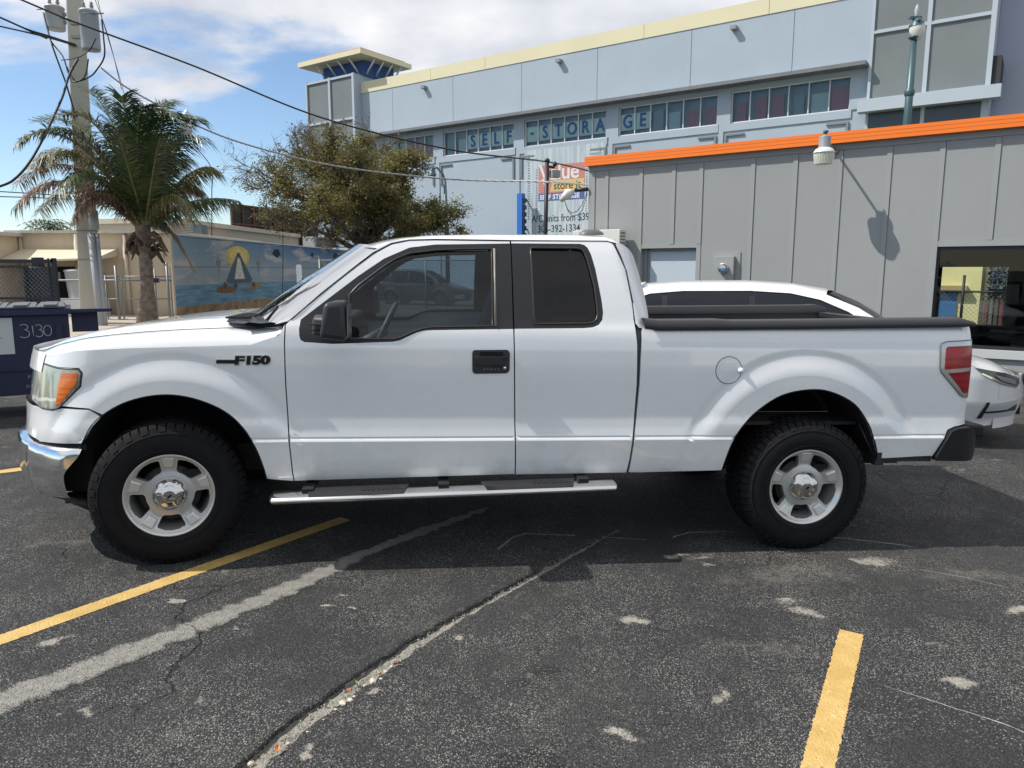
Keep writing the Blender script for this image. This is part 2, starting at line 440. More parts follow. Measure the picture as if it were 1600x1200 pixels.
for (x0, x1, y0, y1) in ((-14, -7, -30, 60), (7, 13, -30, 60), (-7, 7, 9, 60), (-7, 7, -30, .4)):
    m_.add([(x0, y0, gz(x0)), (x1, y0, gz(x1)), (x1, y1, gz(x1)), (x0, y1, gz(x0))], [(0, 1, 2, 3)])
for (x0, x1) in ((-900, -14), (13, 900)): m_.add([(x0, -30, gz(x0)), (x1, -30, gz(x1)), (x1, 60, gz(x1)), (x0, 60, gz(x0))], [(0, 1, 2, 3)])
for (y0, y1) in ((60, 900), (-900, -30)):
    for (x0, x1) in ((-900, -14), (-14, 13), (13, 900)): m_.add([(x0, y0, gz(x0)), (x1, y0, gz(x1)), (x1, y1, gz(x1)), (x0, y1, gz(x0))], [(0, 1, 2, 3)])
go = m_.build('ground', asp, None, org=(0, 0, 0)); go['kind'] = 'structure'
# the open joint: broken left edge, gritty floor
grit = asphalt('joint_grit', .62, (.34, .32, .275), 1.2)
m_ = MB(); Gk = []
for i, p in enumerate(cp_):
    row = []
    for t in (0, .015, .10, .2, .32, .45, .6, .75, .88, 1.0):
        q = cL[i].lerp(cR[i], t); h = -.001 if t in (0, 1.0) else -.004 - .013 * (1 - t) ** .7 + rg_.uniform(-.003, .003)
        if t == .015: h = -.024
        if t == .10: h = -.026 + rg_.uniform(-.002, .002)
        row.append((q.x, q.y, gz(q.x) + h))
    Gk.append(row)
m_.grid(Gk, smooth=False, flip=True); jo = m_.build('pavement_joint', grit, None, org=(0, 0, 0)); jo['kind'] = 'structure'
me_ = jo.data
# raised ragged asphalt lip along its left side
m_ = MB(); Gk = []
for i, p in enumerate(cp_):
    d = (cL[i] - cR[i]).normalized(); j = rg_.uniform(-.006, .006); h = .007 + rg_.uniform(-.002, .002)
    if i in (0, len(cp_) - 1): h = .001
    q = [(cL[i] + d * (-.004 + j), -.01), (cL[i] + d * (-.003 + j), h), (cL[i] + d * (.012 + j), h + .003), (cL[i] + d * .06, h * .6), (cL[i] + d * .16, .0008)]
    Gk.append([(a.x, a.y, gz(a.x) + z) for a, z in q])
m_.grid(Gk, flip=False); lo = m_.build('asphalt_lip', asp, None, org=(0, 0, 0)); lo['kind'] = 'structure'
def pave_strip(name, line, wd, m, dz, step=.05, jit=.01, seed=1):
    p, L, Rr = strip_edges([(x * KG, y * KG) for x, y in line], wd, step, jit, seed); mm = MB()
    TT = (0, .14, .32, .5, .68, .86, 1)
    mm.grid([[(q.x, q.y, gz(q.x) + dz) for q in (a.lerp(b, t) for t in TT)] for a, b in zip(L, Rr)], smooth=False, flip=True)
    o = mm.build(name, m, None, org=(0, 0, 0)); o['kind'] = 'structure'
    at_ = o.data.attributes.new('fade', 'FLOAT', 'POINT'); n_ = len(L); fv = []
    for i in range(n_):
        e = min(1, i / 3, (n_ - 1 - i) / 3)
        for f in (0, .55, 1, 1, 1, .55, 0): fv.append(f * e)
    at_.data.foreach_set('value', fv); return o
def mk_yel():
    k = NB('yellow_road_paint')
    n = k.noise(75, 5, .75); n2_ = k.noise(9, 5, .6)
    c = k.mix(k.mr(n2_, .3, .7), (.47, .305, .085), (.58, .395, .145))
    v = k.vor(95); wear = k.mr(k.math('ADD', n, k.math('MULTIPLY', n2_, .55)), .90, 1.03, 0, .85)
    c = k.mix(wear, c, (.10, .09, .07)); c = k.mix(k.mr(k.noise(30, 3), .6, .72, 0, .4), c, (.80, .62, .30))
    k.base(c, .75); k.bump(k.math('ADD', k.mr(v.outputs['Distance'], 0, .6, 1, 0, False), n), .6, .004); return k.m
yel = mk_yel()
pave_strip('parking_line', [(-4.2, .05), (-2.95, 2.07), (-2.305, 3.10), (-1.705, 3.98), (-1.38, 4.45), (-1.13, 4.80)], [.050] * 6, yel, .0022, .012, .0028, 2)
pave_strip('parking_line', [(1.635, 3.32), (1.065, 2.33), (.42, 1.2), (-.2, .1)], [.052] * 4, yel, .0022, .009, .0034, 3)
pave_strip('parking_line', [(-5.6, 4.6), (-4.12, 5.78), (-3.2, 6.55), (-2.2, 7.6)], [.055] * 4, yel, .0022, .05, .005, 4)
band = asphalt('cement_skim', 1.15, (.29, .278, .25), fade=True)
pave_strip('cement_patch', [(-2.8, 1.6), (-2.3, 2.24), (-1.98, 2.63), (-1.58, 3.14), (-1.27, 3.58), (-1.03, 3.93), (-.87, 4.22), (-.50, 4.70), (-.15, 5.1)], [.09, .095, .105, .09, .082, .075, .060, .060, .03], band, .0013, .03, .020, 6)
spot = asphalt('worn_spot', 1.0, (.38, .355, .305), fade=True)
BZ = .0003
def blotch(cx, cy, rx, ry, rot, seed, name='worn_patch', m=None, n=34, rough=.28):
    global BZ
    BZ += .00002; cx *= KG; cy *= KG; r_ = random.Random(seed); ph = [r_.uniform(0, 6.28) for _ in range(5)]; pts = []
    for k in range(n):
        a = 2 * math.pi * k / n; q = 1 + sum(rough / (j + 1) * math.sin((j + 2) * a + ph[j]) for j in range(5)) + r_.uniform(-.09, .09)
        x, y = rx * q * math.cos(a), ry * q * math.sin(a); pts.append((cx + x * math.cos(rot) - y * math.sin(rot), cy + x * math.sin(rot) + y * math.cos(rot)))
    o = flat(name, pts, m or spot, BZ, min(rx, ry) * .35)
    V = np.array([(v.co.x, v.co.y) for v in o.data.vertices]); at_ = o.data.attributes.new('fade', 'FLOAT', 'POINT')
    at_.data.foreach_set('value', np.clip(segdist(V, pts) / (min(rx, ry) * .75), 0, 1)); return o
for i, (x, y, a, b, r_) in enumerate([(1.20, 4.16, .17, .13, .2), (1.40, 3.78, .18, .14, -.5), (1.49, 3.53, .10, .085, 0), (1.36, 4.0, .14, .09, .9), (2.05, 4.2, .28, .10, 0), (.98, 4.24, .10, .05, 0),
        (2.0, 4.1, .10, .05, 0), (2.46, 3.05, .045, .035, 0), (-1.26, 2.36, .05, .045, 0), (-1.62, 2.58, .05, .04, .4), (-.72, 2.36, .035, .05, .4), (-1.0, 2.66, .05, .035, .2),
        (-.55, 2.75, .05, .03, 0), (-2.06, 3.1, .09, .05, .3), (-.25, 3.2, .04, .02, 0), (.92, 3.1, .03, .03, 0), (-1.7, 3.52, .08, .025, 0), (-3.0, 5.2, .35, .16, .3), (-3.6, 4.9, .3, .12, .2), (-2.5, 4.75, .22, .08, .2), (3.2, 6.9, .9, .25, .1), (3.6, 4.0, .3, .10, .4), (2.2, 3.9, .25, .08, .1), (.6, 3.4, .10, .06, .5), (2.7, 3.6, .2, .06, .3), (.4, 2.5, .08, .05, 0), (.85, 2.75, .07, .05, 1), (1.9, 2.9, .1, .05, .3), (-1.3, 3.25, .03, .025, 0), (-.93, 3.5, .04, .02, 0), (-.80, 3.48, .03, .02, 0), (-.88, 3.62, .03, .015, 0)]):
    blotch(x, y, a, b, r_, 10 + i)
dusty = asphalt('dusty_patch', .30, (.26, .24, .205), fade=True)
for i, (x, y, a, b, r_) in enumerate([(-3.1, 5.1, .9, .45, .2), (-2.6, 4.3, .5, .25, .4), (1.6, 4.0, .7, .28, -.2), (2.9, 4.0, .8, .22, .1), (.3, 2.7, .4, .3, .5), (1.0, 3.1, .5, .25, .3), (-1.1, 2.6, .4, .2, .9), (3.4, 6.9, .9, .35, 0), (.2, 3.6, .3, .15, .8)]): blotch(x, y, a, b, r_, 60 + i * 5, 'dusty_patch', dusty)
oilm = asphalt('oil_stain', 0, bright=.55)
blotch(.07, 2.33, .10, .09, 0, 3, 'oil_stain', oilm); blotch(.13, 2.93, .05, .05, 0, 4, 'oil_stain', oilm); blotch(.05, 2.83, .035, .03, 0, 5, 'oil_stain', oilm)
# thin white scratches / caulk lines
chalk = asphalt('chalk_trace', 1.0, (.36, .35, .33), fade=True)
for i, L_ in enumerate(([(-.12, 4.23), (-.06, 4.36), (.0, 4.50), (.09, 4.58), (.41, 4.56), (.94, 4.50)], [(1.0, 4.50), (1.06, 4.58), (1.18, 4.66), (1.53, 4.70)], [(1.75, 4.66), (2.17, 4.60), (2.45, 4.52), (2.62, 4.44)], [(2.2, 4.2), (2.6, 4.0), (2.95, 3.7)], [(1.5, 2.9), (1.9, 2.6), (2.2, 2.2)])):
    pave_strip('chalk_line', L_, [.002] + [.011 if i < 3 else .005] * (len(L_) - 2) + [.002], chalk, .0017, .03, .003, 20 + i)
# sidewalk at the far left
conc = stucco('concrete_walk', (.44, .385, .32), .12, .35, (.26, .23, .2), 60)
m_ = MB()
def slab(x0, x1, y0, y1):
    z = .13; m_.hexa([(x0, y0, gz(x0) - .1), (x1, y0, gz(x1) - .1), (x1, y1, gz(x1) - .1), (x0, y1, gz(x0) - .1), (x0, y0, gz(x0) + z), (x1, y0, gz(x1) + z), (x1, y1, gz(x1) + z), (x0, y1, gz(x0) + z)])
sw = thing('sidewalk', None, None, (-10, 17, gz(-10))); del_ = sw; sw['kind'] = 'structure'
for i in range(7):
    for j in range(4):
        m_ = MB(); slab(-17 + i * 1.6 + .006, -15.4 + i * 1.6 - .006, 14.5 + j * 1.85 + .006, 16.35 + j * 1.85 - .006); m_.build('paving_slab', conc, sw)

# ================================================================ FRAME HELPERS FOR THE TWO BUILDINGS
U = Vector((.817, -.576, 0)).normalized(); NV = Vector((-.576, -.817, 0)).normalized()
class Fr:
    def __init__(s, o, u=U, n=NV): s.o = Vector(o); s.u = Vector(u).normalized(); s.n = Vector(n).normalized()
    def p(s, a, z, d=0.): return s.o + s.u * a + s.n * d + Vector((0, 0, z))
    def bx(s, mb, s0, s1, z0, z1, d0, d1, mi=0):
        q = [s.p(s0, z0, d0), s.p(s1, z0, d0), s.p(s1, z0, d1), s.p(s0, z0, d1), s.p(s0, z1, d0), s.p(s1, z1, d0), s.p(s1, z1, d1), s.p(s0, z1, d1)]
        # u x n points down, so reverse to keep outward normals
        return mb.add(q, [(0, 1, 2, 3), (4, 7, 6, 5), (0, 4, 5, 1), (1, 5, 6, 2), (2, 6, 7, 3), (3, 7, 4, 0)], mi)
    def quad(s, mb, s0, s1, z0, z1, d, mi=0): return mb.add([s.p(s0, z0, d), s.p(s1, z0, d), s.p(s1, z1, d), s.p(s0, z1, d)], [(0, 1, 2, 3)], mi)
    def text(s, txt, size, a, z, d, m, name, parent, sx=1., extrude=.01, offset=0., spacing=1., center=False, slope=0.):
        V, F = text_mesh(txt, size, extrude, offset, sx, spacing)
        if center: w = max(v[0] for v in V) + min(v[0] for v in V); V = [(v[0] - w / 2, v[1], v[2]) for v in V]
        mb = MB(); mb.add([s.p(a + v[0] + slope * v[1], z + v[1], d + v[2]) for v in V], F); return mb.build(name, m, parent)
# ---------------------------------------------------------------- grey panelled building
GF_ = Fr((3.37, 16, 0)); grey = stucco('grey_board_paint', (.292, .302, .300), .045, .12, (.27, .27, .26), 120)
grey2 = stucco('grey_batten_paint', (.302, .311, .308), .03, 0, bs=120)
gb = thing('grey_building', 'low grey building with battened panels and an orange fascia at right', 'building', GF_.p(4, -.2, -3))
JO = [-2.0, -1.83, -1.49, -.66, .09, .69, 1.75, 2.56, 3.36, 4.18, 5.0, 5.8, 6.6, 7.4, 8.2, 9.0, 9.8, 10.6, 11.4, 12.2]
DO = (-.63, .62, 2.12); WI = (4.96, 8.6, .30, 2.06)
for i in range(len(JO) - 1):
    a, b = JO[i] + .004, JO[i + 1]; spans = [(-.6, 3.85)]
    if a >= -.67 and b <= .70: spans = [(2.20, 3.85)]
    elif a >= 4.9 and b <= 8.3: spans = [(2.16, 3.85), (-.6, .16)]
    for z0, z1 in spans:
        m_ = MB(); GF_.bx(m_, a, b, z0, z1, -.16, 0); m_.build('wall_panel', grey, gb)
        if b < 12:
            m_ = MB(); GF_.bx(m_, b - .085, b, z0, z1 - .02, .0005, .018); m_.build('batten', grey2, gb)
m_ = MB(); GF_.bx(m_, 12.2, 18, -.6, 4.1, -.16, 0); GF_.bx(m_, -2.0, 18, -.6, 4.05, -7.2, -7.0) ; m_ = MB()
GF_.bx(m_, 12.2, 18, -.6, 4.1, -.16, 0); m_.build('wall_end', grey, gb)
m_ = MB(); GF_.bx(m_, -2.0, -1.84, -.6, 4.0, -7.4, -.161); m_.build('side_wall', grey, gb)
m_ = MB(); GF_.bx(m_, -2.0, 18, 3.85, 3.954, -.16, .022); m_.build('frieze', grey2, gb)
# door surround, recessed door
m_ = MB(); GF_.bx(m_, -.66, .69, 2.12, 2.199, -.16, .012); GF_.bx(m_, .60, .692, -.6, 2.119, -.16, .012); m_.build('door_surround', grey2, gb)
dr = MB(); GF_.bx(dr, -.50, .60, -.4, 2.05, -.20, -.14); dro = dr.build('door', stucco('door_paint', (.46, .52, .58), .05, .1, (.36, .42, .48), 20), gb)
m_ = MB(); GF_.bx(m_, -.66, -.56, -.6, 2.119, -.20, -.10); GF_.bx(m_, -.56, -.50, -.6, 2.09, -.19, -.13); GF_.bx(m_, -.50, .60, 2.05, 2.119, -.20, -.12); m_.build('door_frame', mat('frame_grey', (.20, .215, .22), .5), gb)
# window, reveal, sill, room with a far window
m_ = MB(); GF_.bx(m_, 4.92, 8.6, 2.06, 2.159, -.16, .014); GF_.bx(m_, 4.885, 4.975, .18, 2.059, -.16, .014); m_.build('window_surround', grey2, gb)
m_ = MB(); GF_.bx(m_, 4.885, 8.6, .16, .30, -.20, .06); m_.build('window_sill', mat('sill_grey', (.48, .49, .49), .6), gb)
alub = mat('dark_frame', (.018, .020, .022), .4)
m_ = MB(); GF_.bx(m_, 4.976, 8.6, 2.0, 2.059, -.16, -.05); GF_.bx(m_, 4.976, 5.04, .301, 2.0, -.16, -.05); GF_.bx(m_, 5.04, 8.6, .301, .36, -.16, -.05); wfr = m_.build('window_frame', alub, gb)
m_ = MB(); GF_.quad(m_, 5.0, 8.6, .33, 2.03, -.10); m_.build('window_pane', glass('shop_glass', (.72, .78, .78), 1.5), wfr)
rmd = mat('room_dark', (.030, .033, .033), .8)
m_ = MB()
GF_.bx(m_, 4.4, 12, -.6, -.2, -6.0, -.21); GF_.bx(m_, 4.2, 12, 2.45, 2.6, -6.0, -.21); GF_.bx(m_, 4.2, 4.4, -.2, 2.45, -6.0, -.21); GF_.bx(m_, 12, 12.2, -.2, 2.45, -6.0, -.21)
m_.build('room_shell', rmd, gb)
# far wall with a window opening: seen through the front pane
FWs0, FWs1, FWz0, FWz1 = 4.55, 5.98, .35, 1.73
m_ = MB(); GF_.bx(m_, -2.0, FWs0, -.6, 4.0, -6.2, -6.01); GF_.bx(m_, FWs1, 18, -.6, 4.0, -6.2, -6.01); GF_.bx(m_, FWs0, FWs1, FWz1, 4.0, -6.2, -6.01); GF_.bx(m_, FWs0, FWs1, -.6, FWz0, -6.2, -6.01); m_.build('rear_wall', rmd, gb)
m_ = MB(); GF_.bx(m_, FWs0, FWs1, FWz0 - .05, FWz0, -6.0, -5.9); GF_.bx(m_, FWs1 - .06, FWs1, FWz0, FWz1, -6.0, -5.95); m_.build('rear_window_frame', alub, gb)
m_ = MB(); GF_.bx(m_, -2.02, 18, 4.0, 4.09, -6.2, -.161); m_.build('roof_deck', mat('roof_grey', (.3, .3, .3), .9), gb)
org_ = mat('orange_metal', (.86, .185, .012), .42, var=.04, vscale=1.5)
for i, (z0, z1, d) in enumerate(((3.955, 4.022, .150), (4.0235, 4.088, .153), (4.0895, 4.152, .156))):
    m_ = MB(); GF_.bx(m_, -2.03, 18, z0, z1, -.15, d); m_.build('fascia_board', org_, gb)
# room contents seen through the pane
m_ = MB(); GF_.bx(m_, 6.2, 7.0, .30, .36, -1.2, -.5); GF_.bx(m_, 6.55, 7.3, -.2, .85, -4.2, -3.6); GF_.bx(m_, 5.8, 6.4, .42, .45, -3, -2.6)
t_ = tag(m_.build('counter', mat('counter_grey', (.10, .11, .11), .5)), 'dark counter standing inside behind the shop window', 'counter')
m_ = MB(); GF_.bx(m_, 5.95, 6.28, .335, .352, -.30, -.26); tag(m_.build('door_closer_bar', mat('mint', (.45, .60, .56), .5)), 'short pale mint bar lying inside the shop window sill', 'bar')
# meter
mt = thing('electric_meter', 'round electric meter with clear dome on a grey box on the grey wall', 'electric meter', GF_.p(1.24, 1.40, .02))
m_ = MB(); GF_.bx(m_, .96, 1.54, 1.30, 2.02, .001, .02); m_.build('back_plate', grey2, mt)
m_ = MB(); GF_.bx(m_, 1.03, 1.44, 1.32, 1.93, .021, .12); m_.build('meter_box', grey2, mt, bevel=.006)
def lathe_n(fr, prof, s, z, d, m, name, parent, n=24):
    mb = MB(); rows_ = [[fr.p(s + r * math.cos(t), z + r * math.sin(t), d + h) for t in np.linspace(0, 2 * math.pi, n + 1)] for r, h in prof]
    mb.grid(rows_); return mb.build(name, m, parent, recalc=True)
lathe_n(GF_, [(.105, 0), (.105, .05), (.098, .055), (.0, .055)], 1.24, 1.69, .12, mat('meter_ring', (.55, .56, .57), .3, .8), 'meter_ring', mt)
dm = lathe_n(GF_, [(.094, .056), (.090, .10), (.07, .125), (0, .13)], 1.24, 1.69, .12, glass('meter_dome', (.8, .82, .84), 1.5), 'meter_dome', mt)
m_ = MB(); GF_.bx(m_, 1.18, 1.30, 1.64, 1.67, .176, .182, 1); GF_.bx(m_, 1.17, 1.31, 1.70, 1.745, .176, .182, 0); m_.build('meter_dial', [mat('dial_white', (.7, .7, .7), .5), mat('dial_blue', (.08, .2, .5), .5)], mt)
# barn light
bl = thing('wall_lamp', 'grey barn light with ribbed clear bucket hung out from the grey wall', 'lamp', GF_.p(3.20, 3.5, .8))
lathe_n(GF_, [(0, 0)], 0, 0, 0, grey, 'x', None) if False else None
c0 = GF_.p(3.20, 0, .80)
m_ = MB(); m_.lathe([(.0, 4.02), (.03, 4.02), (.035, 4.0), (.095, 3.985), (.10, 3.97), (.10, 3.80), (.115, 3.775)], (c0.x, c0.y, 0), 'Z', 24); m_.build('lamp_housing', mat('lamp_grey', (.24, .25, .27), .5), bl, recalc=True)
m_ = MB(); m_.lathe([(.03, 4.02), (.035, 4.05), (.03, 4.085), (0, 4.09)], (c0.x, c0.y, 0), 'Z', 14); m_.box((c0.x + .02, c0.y, 4.07), (.06, .03, .03)); m_.build('photo_cell', blackpl if 'blackpl' in globals() else mat('black_plastic', (.022, .022, .025), .48), bl)
m_ = MB(); m_.lathe([(.10, 3.795), (.15, 3.765), (.185, 3.71), (.187, 3.70), (.178, 3.70), (.14, 3.75), (.09, 3.78)], (c0.x, c0.y, 0), 'Z', 32); m_.build('reflector', mat('lamp_white', (.62, .62, .60), .4), bl)
pts = []
m_ = MB(); rows_ = []
for z, r_ in ((3.70, .172), (3.66, .170), (3.60, .162), (3.54, .150), (3.515, .146), (3.512, .13)):
    rows_.append([(c0.x + (r_ + (.0035 if k % 2 else -.0035)) * math.cos(2 * math.pi * k / 72), c0.y + (r_ + (.0035 if k % 2 else -.0035)) * math.sin(2 * math.pi * k / 72), z) for k in range(73)])
m_.grid(rows_, smooth=False)
k = NB('ribbed_acrylic'); k.base((.72, .72, .60), .25); k.b.inputs['Transmission Weight'].default_value = .35; m_.build('refractor', k.m, bl)
m_ = MB(); m_.lathe([(.0, 3.74), (.04, 3.72), (.055, 3.66), (.035, 3.60), (0, 3.58)], (c0.x, c0.y, 0), 'Z', 16); m_.build('bulb', mat('bulb', (.8, .8, .72), .3), bl)
m_ = MB(); m_.tube([GF_.p(3.20, 3.86, .03), GF_.p(3.20, 3.90, .4), GF_.p(3.20, 3.92, .72)], .022, 10); GF_.bx(m_, 3.13, 3.27, 3.79, 3.849, .001, .05); m_.build('bracket_arm', mat('arm_grey', (.22, .23, .24), .5), bl)
# AC condenser on the wall
acw = mat('ac_white', (.66, .65, .60), .5, var=.05)
ac = thing('air_conditioner', 'white wall-mounted air conditioner unit at the left corner of the grey building', 'air conditioner', GF_.p(-1.6, 1.95, .3))
m_ = MB(); GF_.bx(m_, -2.15, -.98, 1.95, 2.53, .12, .42); m_.build('casing', acw, ac, bevel=.012)
for k in range(7):
    m_ = MB(); GF_.bx(m_, -.979, -.973, 2.02 + k * .07, 2.05 + k * .07, .16, .38); m_.build('louvre', mat('louvre', (.16, .16, .15), .6), ac)
m_ = MB(); GF_.bx(m_, -2.0, -1.95, 1.90, 1.949, .0, .42); GF_.bx(m_, -1.45, -1.40, 1.90, 1.949, .0, .42); m_.tube([GF_.p(-.97, 2.2, .25), GF_.p(-.89, 2.1, .2), GF_.p(-.86, 1.9, .04), GF_.p(-.86, 1.4, .03)], .022, 8); m_.build('bracket', mat('bracket_dark', (.06, .06, .06), .6), ac)
# corner flood lamp
fl_ = thing('flood_lamp', 'small white floodlight on a black arm at the left corner of the grey building', 'lamp', GF_.p(-2.2, 3.3, .2))
m_ = MB(); m_.tube([GF_.p(-2.0, 3.46, .02), GF_.p(-2.30, 3.46, .10)], .045, 10); m_.build('arm', alub, fl_)
m_ = MB(); m_.tube([GF_.p(-2.32, 3.43, .12), GF_.p(-2.42, 3.38, .20), GF_.p(-2.56, 3.22, .30)], [.05, .11, .05], 14); m_.build('lamp_head', acw, fl_)
m_ = MB(); m_.tube([GF_.p(-2.02, 3.40, .03), GF_.p(-2.12, 3.12, .08), GF_.p(-2.24, 2.98, .1), GF_.p(-2.36, 2.95, .12), GF_.p(-2.46, 3.03, .15), GF_.p(-2.52, 3.25, .2)], .008, 5); m_.tube([GF_.p(-2.02, 3.36, .03), GF_.p(-2.10, 3.02, .08), GF_.p(-2.20, 2.90, .1), GF_.p(-2.32, 2.88, .12), GF_.p(-2.43, 2.97, .15), GF_.p(-2.5, 3.2, .2)], .008, 5); m_.build('cable_loop', alub, fl_)

# what stands behind, seen through both windows
YF = Fr(GF_.p(0, 0, -13.5)); yb_m = stucco('yellow_stucco', (.80, .74, .36), .04)
yb2 = thing('yellow_building', 'pale yellow building with a blue door seen through the shop window', 'building', YF.p(4, -.3, -2))
m_ = MB(); YF.bx(m_, -1.0, 5.02, -.6, 3.6, -5, 0); m_.build('wall', yb_m, yb2)
m_ = MB(); YF.bx(m_, 1.0, 4.65, 1.00, 1.15, .001, .25); m_.build('canopy', mat('canopy_ochre', (.45, .36, .16), .7), yb2)
m_ = MB(); YF.bx(m_, 3.5, 4.38, -.4, .96, .001, .05); m_.build('door', mat('blue_door', (.03, .17, .42), .5), yb2)

# ---------------------------------------------------------------- big storage building
BF_ = Fr((8.847, 42, 0)); blu = stucco('pale_blue_render', (.365, .430, .490), .045, .16, (.31, .365, .41), 8, .14)
dgr = stucco('dark_grey_render', (.175, .198, .205), .08, .2, (.15, .17, .18), 8)
yelp = stucco('cream_parapet', (.69, .635, .43), .03, 0, bs=8); navy = mat('navy_band', (.035, .085, .26), .7)
lgt = stucco('light_trim', (.42, .475, .53), .03, 0, bs=8)
bb_ = thing('storage_building', 'large pale blue self storage building with a cream parapet in the background', 'building', BF_.p(-8, -1, -10))
VJ = [-24.2, -21.1, -15.6, -10.1, -4.8, .87, 6.15, 9.72]
for a, b in zip(VJ, VJ[1:]):
    m_ = MB(); BF_.bx(m_, a + .014, b - .014, 11.24, 14.30, -.5, 0); m_.build('upper_panel', blu, bb_)
for a, b in zip([-24.2, -17.5, -12.9, -1.9, 4.9], [-17.5, -12.9, -1.9, 4.9, 9.72]):
    m_ = MB(); BF_.bx(m_, a + .012, b - .012, 14.30, 15.05, -.5, .035); m_.build('parapet_panel', yelp, bb_)
m_ = MB(); BF_.bx(m_, -24.2, 9.72, 11.24, 15.0, -14, -.51); BF_.bx(m_, -24.2, 9.72, -1, 11.2, -14, -.9); m_.build('inner_wall', dgr, bb_)
m_ = MB(); BF_.bx(m_, -24.2, 9.66, 11.06, 11.235, -.5, .75); m_.build('canopy', mat('canopy_grey', (.17, .18, .19), .6, var=.15, vscale=1), bb_)
# lower wall with window openings
groups = [(-26.0, -22.0, 4), (-20.9, -17.4, 4), (-16.53, -10.7, 6), (-9.9, -4.18, 6), (-3.37, 2.42, 6), (3.15, 8.93, 6)]
lwr = blu; prev = -24.2; m_ = MB()
for a, b, n in groups[1:]:
    m_ = MB(); BF_.bx(m_, prev, a, 9.24, 11.059, -.5, 0); m_.build('pier', lwr, bb_); prev = b
m_ = MB(); BF_.bx(m_, prev, 9.72, 9.24, 11.059, -.5, 0); m_.build('pier', lwr, bb_)
m_ = MB(); BF_.bx(m_, -24.2, 9.72, 10.83, 11.058, -.5, -.012); m_.build('window_header', lwr, bb_)
m_ = MB(); BF_.bx(m_, -24.2, 9.72, -1, 9.239, -.9, -.06); m_.build('lower_wall', lwr, bb_)
# shallow frames with notched corners under each window band
for a, b, n in groups[1:]:
    a2, b2 = a - .35, b + .35
    m_ = MB(); BF_.bx(m_, a2 - .25 if a > -20 else -24, a2, -1, 9.239, -.06, 0); m_.build('pilaster', lwr, bb_)
    m_ = MB(); BF_.bx(m_, a2 + .001, b2 - .25, 8.86, 9.239, -.059, .0); m_.build('sill_band', lwr, bb_)
    grv = mat('groove_shade', (.20, .225, .24), .8)  # dark strips at the corners: groove shadow put into their colour
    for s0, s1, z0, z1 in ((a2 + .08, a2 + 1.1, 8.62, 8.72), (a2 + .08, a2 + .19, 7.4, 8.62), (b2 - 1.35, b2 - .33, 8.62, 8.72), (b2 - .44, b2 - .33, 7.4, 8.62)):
        m_ = MB(); BF_.bx(m_, s0, s1, z0, z1, -.059, .03); m_.build('groove_shade_strip', grv, bb_)
m_ = MB(); BF_.bx(m_, 9.30, 9.72, -1, 9.239, -.059, 0); m_.build('pilaster', lwr, bb_)
# windows: each band is a frame with its panes; rooms behind with red unit doors
paneg = glass('band_glass', (.86, .92, .93), 1.5, .02); fwh = mat('white_frame', (.62, .65, .67), .5)
reds = mat('unit_red', (.36, .19, .22), .7); teal = mat('unit_teal', (.42, .55, .58), .7); blind = mat('blind_mint', (.60, .74, .72), .8); dpl = mat('room_blue', (.26, .34, .38), .8)
bluel = mat('letter_blue', (.035, .10, .27), .6)
TXT = {2: (2, 'SELF'), 3: (0, '-STORA'), 4: (0, 'GE')}
rw = random.Random(5)
for gi, (a, b, n) in enumerate(groups):
    if gi == 0: continue
    w = (b - a) / n
    m_ = MB(); BF_.bx(m_, a, b, 9.24, 9.31, -.30, -.12); BF_.bx(m_, a, b, 10.77, 10.829, -.30, -.12); fr_ = m_.build('window_frame', fwh, bb_)
    for k in range(n + 1):
        xk = min(max(a + k * w, a + .025), b - .025); m_ = MB(); BF_.bx(m_, xk - .025, xk + .025, 9.311, 10.769, -.30, -.119); m_.build('mullion', fwh, fr_)
    st_, word = TXT.get(gi, (0, ''))
    for k in range(n):
        x0, x1 = a + k * w + .03, a + (k + 1) * w - .03
        m_ = MB(); BF_.quad(m_, x0, x1, 9.312, 10.768, -.20); m_.build('pane', paneg, fr_)
        ch = word[k - st_] if word and 0 <= k - st_ < len(word) else None
        m_ = MB()
        if ch:
            BF_.quad(m_, x0, x1, 9.55, 10.45, -.24); m_.build('sign_card', blind, fr_)
            if ch == '-':
                m_ = MB(); BF_.bx(m_, (x0 + x1) / 2 - .12, (x0 + x1) / 2 + .12, 9.98, 10.10, -.19, -.17); m_.build('letter', bluel, fr_)
            else: BF_.text(ch, 1.02, (x0 + x1) / 2, 9.70, -.18, bluel, 'letter', fr_, sx=.86, extrude=.01, offset=.012, center=True)
        else:
            c_ = [reds, reds, teal, reds, dpl][(k * 3 + gi * 2) % 5]; t0 = x0 + rw.uniform(0, .2); t1 = x1 - rw.uniform(0, .25)
            BF_.quad(m_, t0, t1, 9.25, 10.30 + rw.uniform(-.1, .25), -.32); m_.build('unit_door', c_, fr_)
    m_ = MB(); BF_.quad(m_, a - .1, b + .1, 9.2, 10.85, -.48); m_.build('room_back', dpl, fr_)
# small wall lights on the upper wall
for s_, z_, w_ in ((-18.0, 13.85, 'left'), (-7.3, 13.9, 'middle'), (3.2, 13.9, 'right')):
    wl = MB(); BF_.bx(wl, s_ - .15, s_ + .15, z_ - .08, z_ + .10, .001, .35); tag(wl.build('wall_pack_light', mat('pack_grey', (.25, .26, .27), .5)), '%s one of three small grey light fixtures high on the pale blue wall' % w_, 'light fixture', 'wall lights on the storage building')
